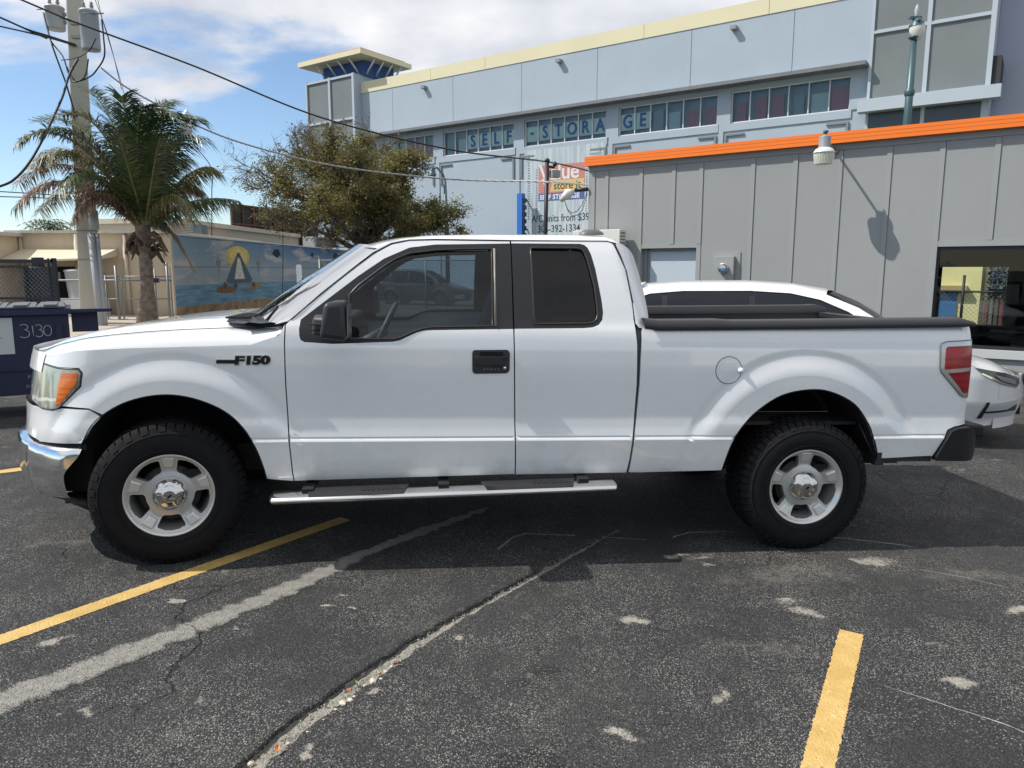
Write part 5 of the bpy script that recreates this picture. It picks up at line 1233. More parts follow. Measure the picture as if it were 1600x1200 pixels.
mpoly([(sF - 1.9, 1.02), (sF - 1.6, .90), (sF - .6, .88), (sF - .25, .98), (sF - .6, 1.08), (sF - 1.6, 1.12)], (.24, .13, .06), 'painted_boat', .008)
mpoly([(sF + .2, 1.02), (sF + .5, .96), (sF + 1.7, .98), (sF + 2.0, 1.22), (sF + 1.75, 1.20), (sF + 1.1, 1.10)], (.34, .22, .11), 'painted_boat', .008)
for s_, z_ in ((sF - 1.2, 1.22), (sF - .35, 1.2), (sF + 1.2, 1.2)): mdisc(s_, z_ - .08, .15, .11, (.13, .09, .07), 'painted_figure', .010, jag=.15)
for s_ in (sF - 1.6, sF + 1.75): mpoly([(s_ - .2, 2.0), (s_ - .05, 1.95), (s_, 2.2), (s_ + .1, 1.95), (s_ + .28, 2.05), (s_ + .1, 1.75), (s_, 1.5), (s_ - .08, 1.75)], (.24, .26, .25), 'painted_branch', .006)
for s_, z_, r_ in ((8.2, 2.34, .16), (12.6, 2.36, .09), (16.2, 2.34, .17)): mdisc(s_, z_, r_ * 2.4, r_, (.015, .02, .04), 'painted_star', .005, 14, jag=.28)
mpoly([(12.2, 1.28), (13.5, 1.22), (22, 1.22), (22, 1.75), (15, 1.78), (13.2, 1.6)], (.34, .31, .20), 'painted_shore', .005)
for k in range(5): mpoly([(13.7 + k * 1.5, 1.77), (14.2 + k * 1.5, 1.77), (14.2 + k * 1.5, 1.98), (13.7 + k * 1.5, 1.98)], (.26, .22, .18), 'painted_house', .006)
mpoly([(13.3, 1.6), (13.6, 1.6), (13.6, 2.3), (13.3, 2.35)], (.42, .42, .38), 'painted_tower', .008)
# second cream building behind the mural wall
m_ = MB(); a_ = at(268, 348, 26); b_ = at(466, 369, 38)
sb2 = thing('parapet_building', 'long cream parapet building rising behind the mural wall', 'building', (-9, 33, 2))
PF = Fr((a_.x, a_.y, 0), ((b_.x - a_.x), (b_.y - a_.y), 0), (1, -.3, 0)); Ls = (Vector((b_.x, b_.y, 0)) - Vector((a_.x, a_.y, 0))).length
m_ = MB(); PF.bx(m_, 0, Ls, 0, 3.28, -4, 0); m_.build('wall', stucco('tan_stucco', (.40, .35, .28), .06, .2), sb2, recalc=True)
m_ = MB(); PF.bx(m_, -.1, Ls + .05, 3.281, 3.45, -4, .12); m_.build('parapet', stucco('tan_trim', (.46, .41, .33), .06, .2), sb2, recalc=True)
p_ = at(297, 373, 25.5); m_ = MB(); m_.box((p_.x + .26, p_.y, p_.z + .23), (.50, .5, .46)); u_ = tag(m_.build('condenser', mat('condenser_grey', (.11, .13, .15), .6)), 'dark grey condenser box above the left end of the mural', 'air conditioner')
for k in range(5):
    m_ = MB(); m_.bb(p_.x + .02, p_.x + .24, p_.y - .262, p_.y - .251, p_.z + .06 + k * .08, p_.z + .09 + k * .08); m_.build('louvre', mat('cond_light', (.22, .25, .27), .6), u_)
p_ = at(475, 388, 37); ac2 = MB(); ac2.box((p_.x + .30, p_.y, p_.z + .28), (.55, .5, .56)); u_ = tag(ac2.build('rooftop_condenser', acw), 'small white condenser beside the foot of the storage tower', 'air conditioner')
m_ = MB(); m_.box((p_.x + 1.1, p_.y + .1, p_.z + .28), (.9, .3, .5)); m_.build('grille', mat('grl', (.12, .12, .12), .7), u_)
# dark billboard frame
A0 = at(360, 318, 44); A1 = at(496, 345, 52)
bbd = thing('billboard', 'dark rust-stained billboard frame above the cream parapet', 'billboard', (A0.x, A0.y, 3))
BBF = Fr((A0.x, A0.y, 0), ((A1.x - A0.x), (A1.y - A0.y), 0), (.6, -1, 0)); Lb = (Vector((A1.x, A1.y, 0)) - Vector((A0.x, A0.y, 0))).length
m_ = MB(); BBF.bx(m_, 0, Lb, 2.0, A0.z, -.3, 0); m_.build('board', stucco('board_dark', (.045, .035, .035), .2, .5, (.09, .05, .04)), bbd, recalc=True)
for k in range(9):
    m_ = MB(); BBF.bx(m_, k * Lb / 9, k * Lb / 9 + .12, 2.0, A0.z + .02, .001, .12); m_.build('rib', mat('rust', (.14, .06, .04), .8, var=.4, vscale=3), bbd, recalc=True)
for z in (A0.z - .1, A0.z - 1.2):
    m_ = MB(); BBF.bx(m_, 0, Lb, z, z + .1, .121, .18); m_.build('rail', MATS['rust'], bbd, recalc=True)
# far low things at the extreme left
m_ = MB(); m_.bb(-27, -21, 27, 30, 0, 3.0); tag(m_.build('far_shed', stucco('far_white', (.45, .46, .47), .1)), 'low grey shed at the far left edge behind the fence', 'shed')
# ---------------------------------------------------------------- fences
galv = mat('galvanised', (.23, .24, .25), .5, .6); blackst = mat('black_steel', (.012, .014, .020), .5)
def mesh_fence(mb, P0, P1, z0, z1, pitch=.07, r=.0035):
    P0, P1 = Vector(P0), Vector(P1); L = (P1 - P0).length; d = (P1 - P0) / L; H = z1 - z0; n = int((L + H) / pitch)
    for k in range(-int(H / pitch), int(L / pitch) + 1):
        for sg in (1, -1):
            s0 = k * pitch if sg > 0 else k * pitch + H; s1 = s0 + sg * H; za, zb = z0, z1
            q = [(s0, za), (s1, zb)]
            lo_, hi_ = 0, L
            def cl(a, b):
                (sa, ya), (sb_, yb_) = a, b
                if sa < 0: t = (0 - sa) / (sb_ - sa) if sb_ != sa else 0; return (0, ya + (yb_ - ya) * t)
                if sa > L: t = (L - sa) / (sb_ - sa) if sb_ != sa else 0; return (L, ya + (yb_ - ya) * t)
                return a
            if (s0 < 0 and s1 < 0) or (s0 > L and s1 > L): continue
            a, b = cl(q[0], q[1]), cl(q[1], q[0])
            mb.tube([P0 + d * a[0] + Vector((0, 0, a[1] - P0.z)), P0 + d * b[0] + Vector((0, 0, b[1] - P0.z))], r, 3, cap=False, smooth=False)
fn = thing('chain_link_gate', 'black framed chain-link gate behind the blue dumpster', 'gate', (-9, 12.5, .1))
Yg = 12.5; xr = at(88, 450, Yg).x; xl = -12.5; zt = at(60, 409, Yg).z
m_ = MB(); m_.bb(xl, xr, Yg - .03, Yg + .03, zt - .02, zt + .04); m_.build('top_rail', blackst, fn)
m_ = MB(); m_.bb(xl, xr - .45, Yg - .03, Yg + .03, zt - .10, zt - .06); m_.build('upper_rail', blackst, fn)
m_ = MB(); m_.bb(xl, xr, Yg - .025, Yg + .025, at(60, 466, Yg).z - .02, at(60, 466, Yg).z + .02); m_.build('mid_rail', blackst, fn)
for x, w_ in ((xr, .06), (xr - .09, .025), (xl, .06)):
    m_ = MB(); m_.bb(x - w_ / 2, x + w_ / 2, Yg - w_ / 2, Yg + w_ / 2, .1, zt + .06); m_.build('gate_post', blackst, fn)
m_ = MB(); mesh_fence(m_, (xl, Yg + .04, .2), (xr - .03, Yg + .04, .2), .2, zt - .08, .075, .005); o_ = m_.build('wire_mesh', mat('wire_dark', (.20, .20, .21), .6), fn); o_['kind'] = 'stuff'
pc = at(60, 480, 13.2); m_ = MB(); m_.bb(pc.x - .17, pc.x + .15, 13.1, 13.5, .1, at(60, 417, 13.2).z); m_.bb(pc.x - .05, pc.x + .06, 13.2, 13.4, 1, at(60, 402, 13.2).z); m_.bb(pc.x - .12, pc.x - .09, 13.05, 13.099, .1, at(60, 417, 13.2).z)
tag(m_.build('gate_operator', blackst, bevel=.01), 'tall black steel cabinet standing behind the chain-link gate', 'cabinet')
# grey pipe gate between pole and mural
gg = thing('pipe_gate', 'grey pipe gate across the yard between utility pole and mural wall', 'gate', (-11, 19.8, .2))
Yp = 19.9
def PX(px, py): p = at(px, py, Yp); return p
for y_ in (432, 438, 467, 499):
    a_, b_ = PX(92 if y_ < 470 and y_ != 432 else 163, y_), PX(268, y_)
    m_ = MB(); m_.tube([a_, Vector((b_.x, b_.y, a_.z))], .018 if y_ != 438 else .028, 6); m_.build('rail', galv, gg)
for px, top in ((180, 415), (189, 432), (241, 420), (260, 411), (265, 415), (164, 430)):
    a_ = PX(px, top); m_ = MB(); m_.tube([a_, Vector((a_.x, a_.y, .1))], .035 if px in (180, 260) else .02, 8); m_.build('post', galv, gg)
a_ = PX(244, 438); m_ = MB(); m_.box(a_, (.14, .08, .12)); m_.build('latch', alub, gg)
# white bollard post with rail near windscreen
p0 = at(467, 416, 18); m_ = MB(); m_.tube([p0, (p0.x, p0.y, 0)], .065, 12); m_.lathe([(.066, 0), (.05, .03), (0, .04)], p0, 'Z', 12); bp = tag(m_.build('gate_post', mat('post_white', (.62, .63, .62), .5)), 'white round gate post standing in front of the mural wall', 'post')
a_ = at(470, 436, 18); b_ = at(512, 436, 18); m_ = MB(); m_.tube([a_, b_], .022, 6); m_.build('rail', galv, bp)

# ---------------------------------------------------------------- utility pole and hardware
pc0 = at(144, 512, 18.6); PX0, PY0 = pc0.x, pc0.y
cpole = stucco('pole_concrete', (.50, .475, .40), .07, .3, (.34, .32, .27), 50, .35)
up = thing('utility_pole', 'tall square concrete utility pole carrying two transformers at left', 'utility pole', (PX0, PY0, gz(PX0)))
top = at(114, -60, 18.6)
def sq(cx, cy, z, w, a0=R(28)): return [(cx + w * math.cos(a0 + R(45 + 90 * k)), cy + w * math.sin(a0 + R(45 + 90 * k)), z) for k in range(4)]
m_ = MB(); m_.hexa(sq(PX0, PY0, gz(PX0), .34) + sq(top.x, PY0, top.z, .245)); m_.build('pole_shaft', cpole, up, bevel=.02)
m_ = MB()
for z in (3.3, 2.6, 1.9): m_.add(sq(PX0 + (top.x - PX0) * z / top.z, PY0, z, .336) + sq(PX0 + (top.x - PX0) * z / top.z, PY0, z + .02, .336), [(0, 1, 5, 4), (1, 2, 6, 5), (2, 3, 7, 6), (3, 0, 4, 7)])
m_.build('steel_band', galv, up)
pg = mat('conduit_grey', (.33, .35, .38), .55)
for (ax, ay), (bx_, by_), r_ in (((143, 365), (160, 514), .095), ((152, 365), (166, 513), .045)):
    a_, b_ = at(ax, ay, 18.1), at(bx_, by_, 18.0); m_ = MB(); m_.tube([a_, b_], r_, 12); m_.build('conduit', pg, up)
a_ = at(147, 352, 18.15); m_ = MB(); m_.tube([a_ + Vector((0, 0, .35)), a_ - Vector((0, 0, .1))], .11, 12); m_.build('conduit_cap', pg, up)
tg_ = mat('transformer_grey', (.40, .43, .46), .45, var=.06, vscale=2)
def transformer(px, py0, py1, Yd, r, name_lab):
    a_, b_ = at(px, py0, Yd), at(px, py1, Yd); t = thing('transformer', name_lab, 'transformer', (a_.x, a_.y, b_.z), 'transformers hung on the utility pole')
    h = a_.z - b_.z; m_ = MB(); m_.lathe([(0, .0), (r * .92, .0), (r * .96, .03), (r, .05), (r, h * .96), (r * 1.05, h * .97), (r * 1.05, h), (r * .9, h + .03), (0, h + .06)], (a_.x, a_.y, b_.z), 'Z', 28); m_.build('tank', tg_, t, recalc=True)
    m_ = MB()
    for dx in (-.5, .4): m_.lathe([(.03, 0), (.05, .03), (.03, .06), (.05, .09), (.03, .12), (.04, .16), (0, .2)], (a_.x + r * dx, a_.y, a_.z + .02), 'Z', 10)
    m_.build('bushing', mat('porcelain', (.22, .20, .18), .3), t)
    m_ = MB(); m_.box((a_.x + (.30 if px < 110 else -.28), a_.y + .02, a_.z - h * .3), (r + .1, .1, .06)); m_.build('hanger', galv, t); m_ = MB(); m_.box((a_.x + (.30 if px < 110 else -.28), a_.y + .02, a_.z - h * .65), (r + .1, .1, .06)); m_.build('hanger', galv, t); m_ = MB(); m_.tube([(a_.x, a_.y - r, a_.z - .1), (a_.x + (r + .18) * (1 if px > 110 else -1), a_.y - r * .3, a_.z - .06)], .015, 6); m_.build('arrester', galv, t)
    return t
transformer(85, 12, 47, 19.0, .21, 'smaller grey transformer can on the left side of the pole'); transformer(138, 18, 79, 17.9, .20, 'larger grey transformer can on the right side of the pole')
# ---------------------------------------------------------------- wires
wk = mat('cable_black', (.012, .013, .016), .55); wl2 = mat('cable_bare', (.36, .36, .36), .45, .5)
def wire(lab, P, r=.018, m=None, twist=0, n=24, name='power_line'):
    pts = [at(px, py, Yd) for px, py, Yd in P]; out_ = []
    if P[0][0] < 25 and P[0][1] > -10 and P[0][2] < 25: pts.insert(0, pts[0] + (pts[0] - pts[1]).normalized() * 12)     # runs on to the next pole
    for i in range(len(pts) - 1):      # Catmull-Rom through surveyed points
        p0, p1, p2, p3 = pts[max(i - 1, 0)], pts[i], pts[i + 1], pts[min(i + 2, len(pts) - 1)]
        for k in range(n):
            t = k / n; out_.append(.5 * ((2 * p1) + (-p0 + p2) * t + (2 * p0 - 5 * p1 + 4 * p2 - p3) * t * t + (-p0 + 3 * p1 - 3 * p2 + p3) * t ** 3))
    out_.append(pts[-1]); mb = MB()
    if twist:
        for ph in (0, 2.1, 4.2):
            mb.tube([p + Vector((0, math.cos(ph + i * twist), math.sin(ph + i * twist))) * r * 1.1 for i, p in enumerate(out_)], r * .8, 5)
    else: mb.tube(out_, r, 6)
    return tag(mb.build(name, m or wk), lab, 'cable')
wire('thick black overhead line from the top left down to the grey building', [(20, -6, 17), (105, 30, 17.3), (300, 102, 18), (500, 183, 19), (700, 233, 20), (850, 252, 19.5), (925, 268, 17.2)], .020)
wire('twisted bare service drop sagging from the palm to the grey building corner', [(158, 106, 17.8), (200, 138, 18), (270, 176, 18), (330, 206, 18.3), (400, 230, 18.6), (500, 255, 19), (600, 270, 19.5), (720, 281, 20), (850, 284, 19), (922, 289, 17.3)], .013, wl2, .9)
wire('upper bundled line entering from the left edge to the pole', [(-5, 25, 17.5), (40, 45, 18), (75, 56, 18.2), (118, 70, 18.4)], .022)
wire('lower bundled line entering from the left edge to the pole', [(-5, 40, 17.5), (40, 50, 18), (80, 60, 18.2), (120, 72, 18.4)], .018)
wire('black cable hanging from the pole down to the left edge', [(122, 92, 18), (108, 118, 17.8), (96, 155, 17.5), (68, 215, 17), (45, 255, 16.5), (20, 282, 16), (-6, 293, 15.5)], .026)
wire('thin straight line above the gate at the far left', [(-5, 299, 30), (60, 303, 31), (110, 307, 32)], .02); wire('second thin straight line above the gate at the far left', [(-5, 307, 30), (60, 309, 31), (110, 311, 32)], .02)
wire('loop of black cable from the left transformer down the pole', [(68, 20, 18.6), (74, 45, 18.4), (82, 72, 18.2), (92, 100, 18.1), (103, 130, 18), (112, 160, 18), (117, 178, 18)], .020)
wire('second loop of black cable beside the pole face', [(74, 40, 18.5), (80, 64, 18.3), (98, 88, 18.1), (106, 112, 18), (114, 128, 17.9), (132, 120, 17.8), (138, 92, 17.8)], .016)
wire('curved cable loop hanging right of the larger transformer', [(159, 30, 17.8), (162, 60, 17.7), (163, 88, 17.7), (152, 108, 17.8), (140, 120, 17.9), (118, 126, 18), (104, 104, 18.1)], .018)
wire('slack cable crossing the front of the pole', [(96, 94, 18.1), (112, 92, 17.7), (126, 88, 17.7), (140, 78, 17.7), (150, 60, 17.6)], .012)
wire('thin guy wire rising from behind the palm to the top edge', [(195, 150, 20), (178, 90, 20), (160, 30, 20), (152, -5, 20)], .008); wire('second thin guy wire rising to the top edge', [(190, 140, 20), (170, 60, 20), (147, -5, 20)], .008)
wire('thin vertical cable hanging beside the palm', [(302, 225, 21), (330, 262, 21), (331, 300, 21), (331, 368, 22)], .012)
wire('thin black drop line along the mural wall', [(442, 365, 24), (442, 420, 24), (441, 478, 24)], .012)
# plastic bag caught in the fronds
m_ = MB(); c_ = at(293, 190, 17.4); rb = random.Random(4); rows_ = []
for i in range(9):
    t = i / 8; rr = .15 * math.sin(math.pi * min(1, t * 1.05)) ** .6 * (1 - .5 * t) + .015
    rows_.append([(c_.x - .35 * t * t + (rr * (1 + rb.uniform(-.55, .55))) * math.cos(a), c_.y + rr * math.sin(a), c_.z + .25 - .95 * t + rb.uniform(-.03, .03)) for a in np.linspace(0, 2 * math.pi, 13)[:-1]])
for r_ in rows_: r_.append(r_[0])
m_.grid(rows_); tag(m_.build('plastic_bag', mat('bag_film', (.60, .66, .72), .35)), 'pale torn plastic bag caught in the palm fronds', 'bag')

# ---------------------------------------------------------------- palm
def palm():
    YP = 17.2; base = at(230, 520, YP); cr = at(222, 352, YP); cr = Vector((cr.x, cr.y, cr.z))
    t = thing('palm_tree', 'windblown coconut palm with green and dead brown fronds beside the pole', 'palm tree', (base.x, base.y, gz(base.x)))
    pts = []; rs = []
    n = 60
    for i in range(n):
        u = i / (n - 1); p = Vector((base.x, base.y, gz(base.x))).lerp(cr, u); p.x += .05 * math.sin(u * 3); pts.append(p)
        rs.append((.27 - .13 * min(1, u * 2.2) + (.02 if u > .9 else 0)) * (1 + (.035 if i % 2 else -.03)))
    k = NB('palm_bark'); sp = k.t.nodes.new('ShaderNodeSeparateXYZ'); k.t.links.new(k.pos, sp.inputs[0])
    c = k.mix(k.mr(k.noise(9, 5), .3, .7), (.10, .075, .06), (.22, .17, .135)); k.base(c, .9); k.bump(k.noise(40), .5, .02)
    MB().tube(pts, rs, 18).build('trunk', k.m, t)
    # husk of old frond bases
    hk = mat('palm_husk', (.075, .055, .04), .9, var=.4, vscale=12); r_ = random.Random(11)
    for i in range(16):
        a = r_.uniform(0, 6.28); z0 = cr.z - r_.uniform(.25, .75); d = Vector((math.cos(a), math.sin(a), 0)); L = r_.uniform(.18, .42)
        p0 = Vector((cr.x, cr.y, z0)) + d * .10; p1 = p0 + d * L * .6 + Vector((0, 0, L * .35)); p2 = p0 + d * L + Vector((0, 0, -L * r_.uniform(-.2, .7)))
        MB().tube([p0, p1, p2], [.06, .045, .012], 6).build('frond_stub', hk, t)
    gre = NB('frond_green'); c = gre.mix(gre.mr(gre.noise(2.2, 5), .35, .65), (.022, .058, .022), (.075, .105, .025)); c = gre.mix(gre.mr(gre.noise(11, 3), .58, .72, 0, .7), c, (.13, .15, .05)); gre.base(c, .42); gre.b.inputs['Specular IOR Level'].default_value = .6
    yg_ = NB('frond_yellowing'); c = yg_.mix(yg_.mr(yg_.noise(2.5, 5), .35, .62), (.075, .10, .022), (.19, .145, .055)); yg_.base(c, .5)
    brn = NB('frond_dead'); c = brn.mix(brn.mr(brn.noise(3, 5), .35, .65), (.10, .06, .042), (.27, .185, .12)); brn.base(c, .8)
    rib_ = mat('frond_rib', (.20, .19, .07), .5); ribd = mat('frond_rib_dead', (.22, .13, .08), .7)
    wind = Vector((.55, -.12, 0))
    def frond(tip, mid, m, rm, leaf=.85, droop=.5, wd=1., n=84, y=0, thin=.0125, bias=1.0):
        leaf *= .86
        p0 = cr + Vector((r_.uniform(-.08, .08), r_.uniform(-.08, .08), -.1)); pm = at(mid[0], mid[1], YP + y * .5); p1 = at(tip[0], tip[1], YP + y)
        c1 = pm * 2 - (p0 + p1) * .5; path = [p0 * (1 - u) ** 2 + c1 * 2 * u * (1 - u) + p1 * u * u for u in np.linspace(0, 1, n)]
        fo = MB().tube(path[::3] + [path[-1]], [.035 * (1 - .85 * i / (len(path[::3]))) for i in range(len(path[::3]) + 1)], 5).build('frond', rm, t)
        mb = MB(); side0 = (p1 - p0).cross(Vector((0, 0, 1))).normalized()
        for i in range(6, n):
            u = i / n; d = (path[min(i + 1, n - 1)] - path[i - 1]).normalized(); sd = d.cross(Vector((0, 0, 1)))
            sd = sd.normalized() if sd.length > .1 else side0; up = sd.cross(d)
            L = leaf * (math.sin(min(1, u * 1.12 + .12) * math.pi * .86) ** .6) * r_.uniform(.65, 1.15)
            for sg in (1, -1):
                for rep in range(2):
                    o_ = path[i] + d * r_.uniform(-.02, .02)
                    v = (sd * sg * .70 * wd + d * r_.uniform(.45, .8) + up * r_.uniform(-.1, .4) + wind * r_.uniform(.2, .6) * bias).normalized()
                    dr_ = droop * r_.uniform(.7, 1.3); a = o_ + v * L * .5 + Vector((0, 0, -dr_ * L * .18)); b = o_ + v * L * .88 + Vector((0, 0, -dr_ * L * .75)) + wind * .08
                    w = d * thin
                    mb.add([o_ - w * .6, o_ + w * .6, a + w, a - w, b], [(0, 1, 2, 3), (3, 2, 4)])
        lf = mb.build('leaflets', m.m, fo); return fo
    G_, Y_, B_ = gre, yg_, brn
    for tip, mid, m, L, dr_, y in [((140, 142), (185, 215), G_, .9, .2, .6), ((190, 150), (205, 225), G_, 1., .3, -.6), ((245, 175), (222, 215), G_, 1.1, .45, .5), ((275, 180), (240, 215), G_, 1.1, .5, -.8),
            ((305, 185), (265, 225), G_, .9, .6, .3), ((312, 215), (262, 240), G_, .9, .8, -1.0), ((60, 190), (140, 215), G_, .8, .4, 1.0), ((28, 222), (120, 225), Y_, .75, .5, -1.0), ((70, 205), (150, 235), G_, .95, .5, -.9),
            ((100, 180), (165, 215), Y_, .9, .35, -.3), ((48, 262), (130, 245), Y_, .8, .6, 1.4), ((90, 300), (150, 275), G_, .8, .8, -1.2), ((265, 160), (232, 205), G_, 1.0, .4, 1.4), ((225, 165), (215, 220), G_, 1.0, .3, -1.2), ((30, 285), (120, 262), B_, .75, .8, .5), ((25, 322), (110, 285), B_, .7, .9, -.6), ((62, 330), (130, 300), Y_, .7, 1.0, 1.2), ((60, 250), (140, 250), Y_, .95, .8, -.2),
            ((330, 262), (285, 280), Y_, .8, 1.1, .4), ((365, 312), (290, 318), G_, .65, 1.3, -.4), ((315, 300), (270, 290), B_, .7, 1.3, .8), ((300, 340), (265, 305), Y_, .7, 1.2, -1.0),
            ((115, 340), (165, 305), B_, .75, .8, -.8), ((128, 318), (175, 300), B_, .8, 1., .6), ((160, 290), (190, 300), G_, .8, .9, 1.5), ((215, 235), (215, 290), G_, .9, .5, 1.6), ((225, 190), (220, 260), G_, 1.0, .4, 1.2),
            ((250, 215), (238, 275), G_, .9, .6, -1.5), ((180, 200), (200, 260), G_, .95, .5, -1.4), ((150, 235), (185, 270), G_, .9, .7, 1.4), ((290, 250), (255, 270), G_, .85, .8, 1.3)]:
        frond(tip, mid, m, ribd if m is B_ else rib_, L, dr_, y=y)
    for tip, mid in (((300, 420), (262, 360)), ((196, 392), (205, 370)), ((255, 395), (244, 370)), ((285, 395), (255, 350))): frond(tip, mid, B_, ribd, .28, 1., n=40, thin=.012)
palm()
# distant small palm crown
rp = random.Random(8); c_ = at(78, 362, 40); t2 = thing('far_palm', 'small bright green palm crown beyond the cream roof at far left', 'palm tree', (c_.x, c_.y, 0))
MB().tube([(c_.x, c_.y, 0), (c_.x, c_.y, c_.z)], .15, 8).build('trunk', mat('far_bark', (.12, .1, .08), .9), t2)
m_ = MB()
for i in range(60):
    a = rp.uniform(0, 6.28); L = rp.uniform(.9, 1.6); d = Vector((math.cos(a), math.sin(a), 0)); z_ = rp.uniform(0, .6)
    for k in range(6):
        o_ = c_ + d * L * k / 6 + Vector((0, 0, z_ + .25 * math.sin(k / 6 * 3) - .1 * k * .6)); e_ = d.cross(Vector((0, 0, 1))) * .22
        m_.add([o_ - d * .03, o_ + d * .05, o_ + e_ + d * .2 - Vector((0, 0, .12)), o_ - e_ + d * .2 - Vector((0, 0, .12))], [(0, 1, 2), (0, 3, 1)])
m_.build('crown', mat('far_green', (.06, .10, .03), .6, var=.4, vscale=3), t2)

# ---------------------------------------------------------------- tree
def tree():
    Yt = 23.0; base = at(568, 470, Yt); r_ = random.Random(21)
    t = thing('street_tree', 'half-bare spreading street tree with small olive leaves behind the windscreen', 'tree', (base.x, base.y, 0))
    bark = NB('tree_bark'); c = bark.mix(bark.mr(bark.noise(6, 6), .3, .7), (.035, .030, .028), (.095, .082, .074)); bark.base(c, .95); bark.bump(bark.noise(30, 6), .6, .03)
    twm = mat('twig_bark', (.14, .115, .105), .9)
    k = NB('olive_leaf'); c = k.mix(k.mr(k.noise(1.3, 4), .35, .65), (.105, .108, .032), (.20, .175, .055)); c = k.mix(k.mr(k.noise(14, 2), .50, .66, 0, .9), c, (.34, .28, .07)); c = k.mix(k.mr(k.noise(23, 2), .58, .70, 0, .8), c, (.055, .078, .028)); k.base(c, .55)
    tr = k.t.nodes.new('ShaderNodeBsdfTranslucent'); k.t.links.new(c, tr.inputs[0]); mx_ = k.t.nodes.new('ShaderNodeMixShader'); mx_.inputs[0].default_value = .4
    o_ = [n for n in k.t.nodes if n.type == 'OUTPUT_MATERIAL'][0]; k.t.links.new(k.b.outputs[0], mx_.inputs[1]); k.t.links.new(tr.outputs[0], mx_.inputs[2]); k.t.links.new(mx_.outputs[0], o_.inputs[0])
    tips = []; twig = MB()
    fork = at(575, 405, Yt); MB().tube([Vector((base.x, base.y, -.1)), base, fork], [.30, .27, .24], 12).build('trunk', bark.m, t)
    def grow(mb, p, d, L, r, lvl, bare):
        segs = 5; pts = [p]; rs = [r]; q = p.copy(); dd = d.normalized()
        for i in range(segs):
            dd = (dd + Vector((r_.gauss(0, .16), r_.gauss(0, .16), r_.gauss(.03, .12)))).normalized(); q = q + dd * L / segs; pts.append(q.copy()); rs.append(r * (1 - .6 * (i + 1) / segs))
        (twig if lvl >= 2 else mb).tube(pts, rs, 7 if lvl < 2 else 4, cap=False)
        if lvl >= 4: tips.append((pts, bare)); return
        nb = [0, 5, 6, 6, 5][lvl] if lvl else 5
        for j in range(nb):
            u = r_.uniform(.3, 1.); i = min(int(u * segs), segs); o = pts[i]; ax = Vector((r_.gauss(0, 1), r_.gauss(0, 1), r_.gauss(.15, .8))).normalized()
            nd = (dd * .75 + ax * .85).normalized(); grow(mb, o, nd, L * r_.uniform(.45, .68), max(rs[i] * .58, .006), lvl + 1, bare or r_.random() < .13)
        tips.append((pts[2:], bare))
    for (px, py, dy, r0, bare) in ((470, 235, 1.2, .13, False), (520, 225, -1.4, .14, False), (590, 235, 1.8, .13, False), (645, 262, -1.3, .13, False), (690, 330, .6, .10, False), (425, 290, -.6, .11, False), (430, 335, 1.6, .10, False), (560, 245, -2.2, .11, False), (480, 225, .3, .06, False), (630, 330, 2.0, .10, False), (395, 262, .5, .07, True), (500, 320, -2.4, .09, False), (700, 345, -.8, .09, False), (610, 270, .2, .12, False)):
        e = at(px, py, Yt + dy); mb = MB(); s0 = fork + Vector((r_.uniform(-.1, .1), 0, r_.uniform(-.1, .25))); d = e - s0; L = d.length
        c1 = s0 + Vector((d.x * .35, d.y * .4, d.z * .55)) ; path = [s0 * (1 - u) ** 2 + c1 * 2 * u * (1 - u) + e * u * u for u in np.linspace(0, 1, 12)]
        mb.tube([p + Vector((r_.gauss(0, .03), 0, r_.gauss(0, .03))) for p in path], [r0 * (1 - .80 * i / 12) for i in range(12)], 8)
        for i in range(3, 12):
            for _ in range(2 if i < 9 else 3):
                dd = (path[min(i + 1, 11)] - path[i - 1]).normalized(); ax = Vector((r_.gauss(0, 1), r_.gauss(0, 1), r_.gauss(.1, .8))).normalized()
                grow(mb, path[i], dd * .6 + ax * .9, L * r_.uniform(.13, .25), r0 * .26, 2, bare)
        mb.build('branch', bark.m, t)
    print('twig tris', len(twig.f))
    o_ = twig.build('twigs', twm, t); o_['kind'] = 'stuff'
    lv = MB(); V = []; F = []
    ctr = at(545, 300, Yt)
    for pts, bare in tips:
        if bare and r_.random() < .90: continue
        if r_.random() < .34: continue
        for p in pts[1:]:
            hx = (p.x - ctr.x); hz = p.z - ctr.z
            if hz < -.85 and -1.6 < hx < 1.5 and r_.random() < .85: continue
            if hz > 1.25 and r_.random() < .85: continue
            if hx < -2.6 and r_.random() < .5: continue
            for _ in range(5):
                if r_.random() < .42: continue
                c = p + Vector((r_.gauss(0, .10), r_.gauss(0, .10), r_.gauss(0, .09))); a = Vector((r_.gauss(0, 1), r_.gauss(0, 1), r_.gauss(0, .7))).normalized(); b = a.orthogonal().normalized(); b = (b * math.cos(_) + a.cross(b) * math.sin(_)); s = r_.uniform(.028, .058)
                i = len(V); V += [c - a * s, c - b * s * .42 + a * s * .1, c + a * s, c + b * s * .42 + a * s * .1]; F.append((i, i + 1, i + 2, i + 3))
    print('leaves', len(F)); lv.add(V, F); o_ = lv.build('crown', k.m, t); o_['kind'] = 'stuff'
tree()

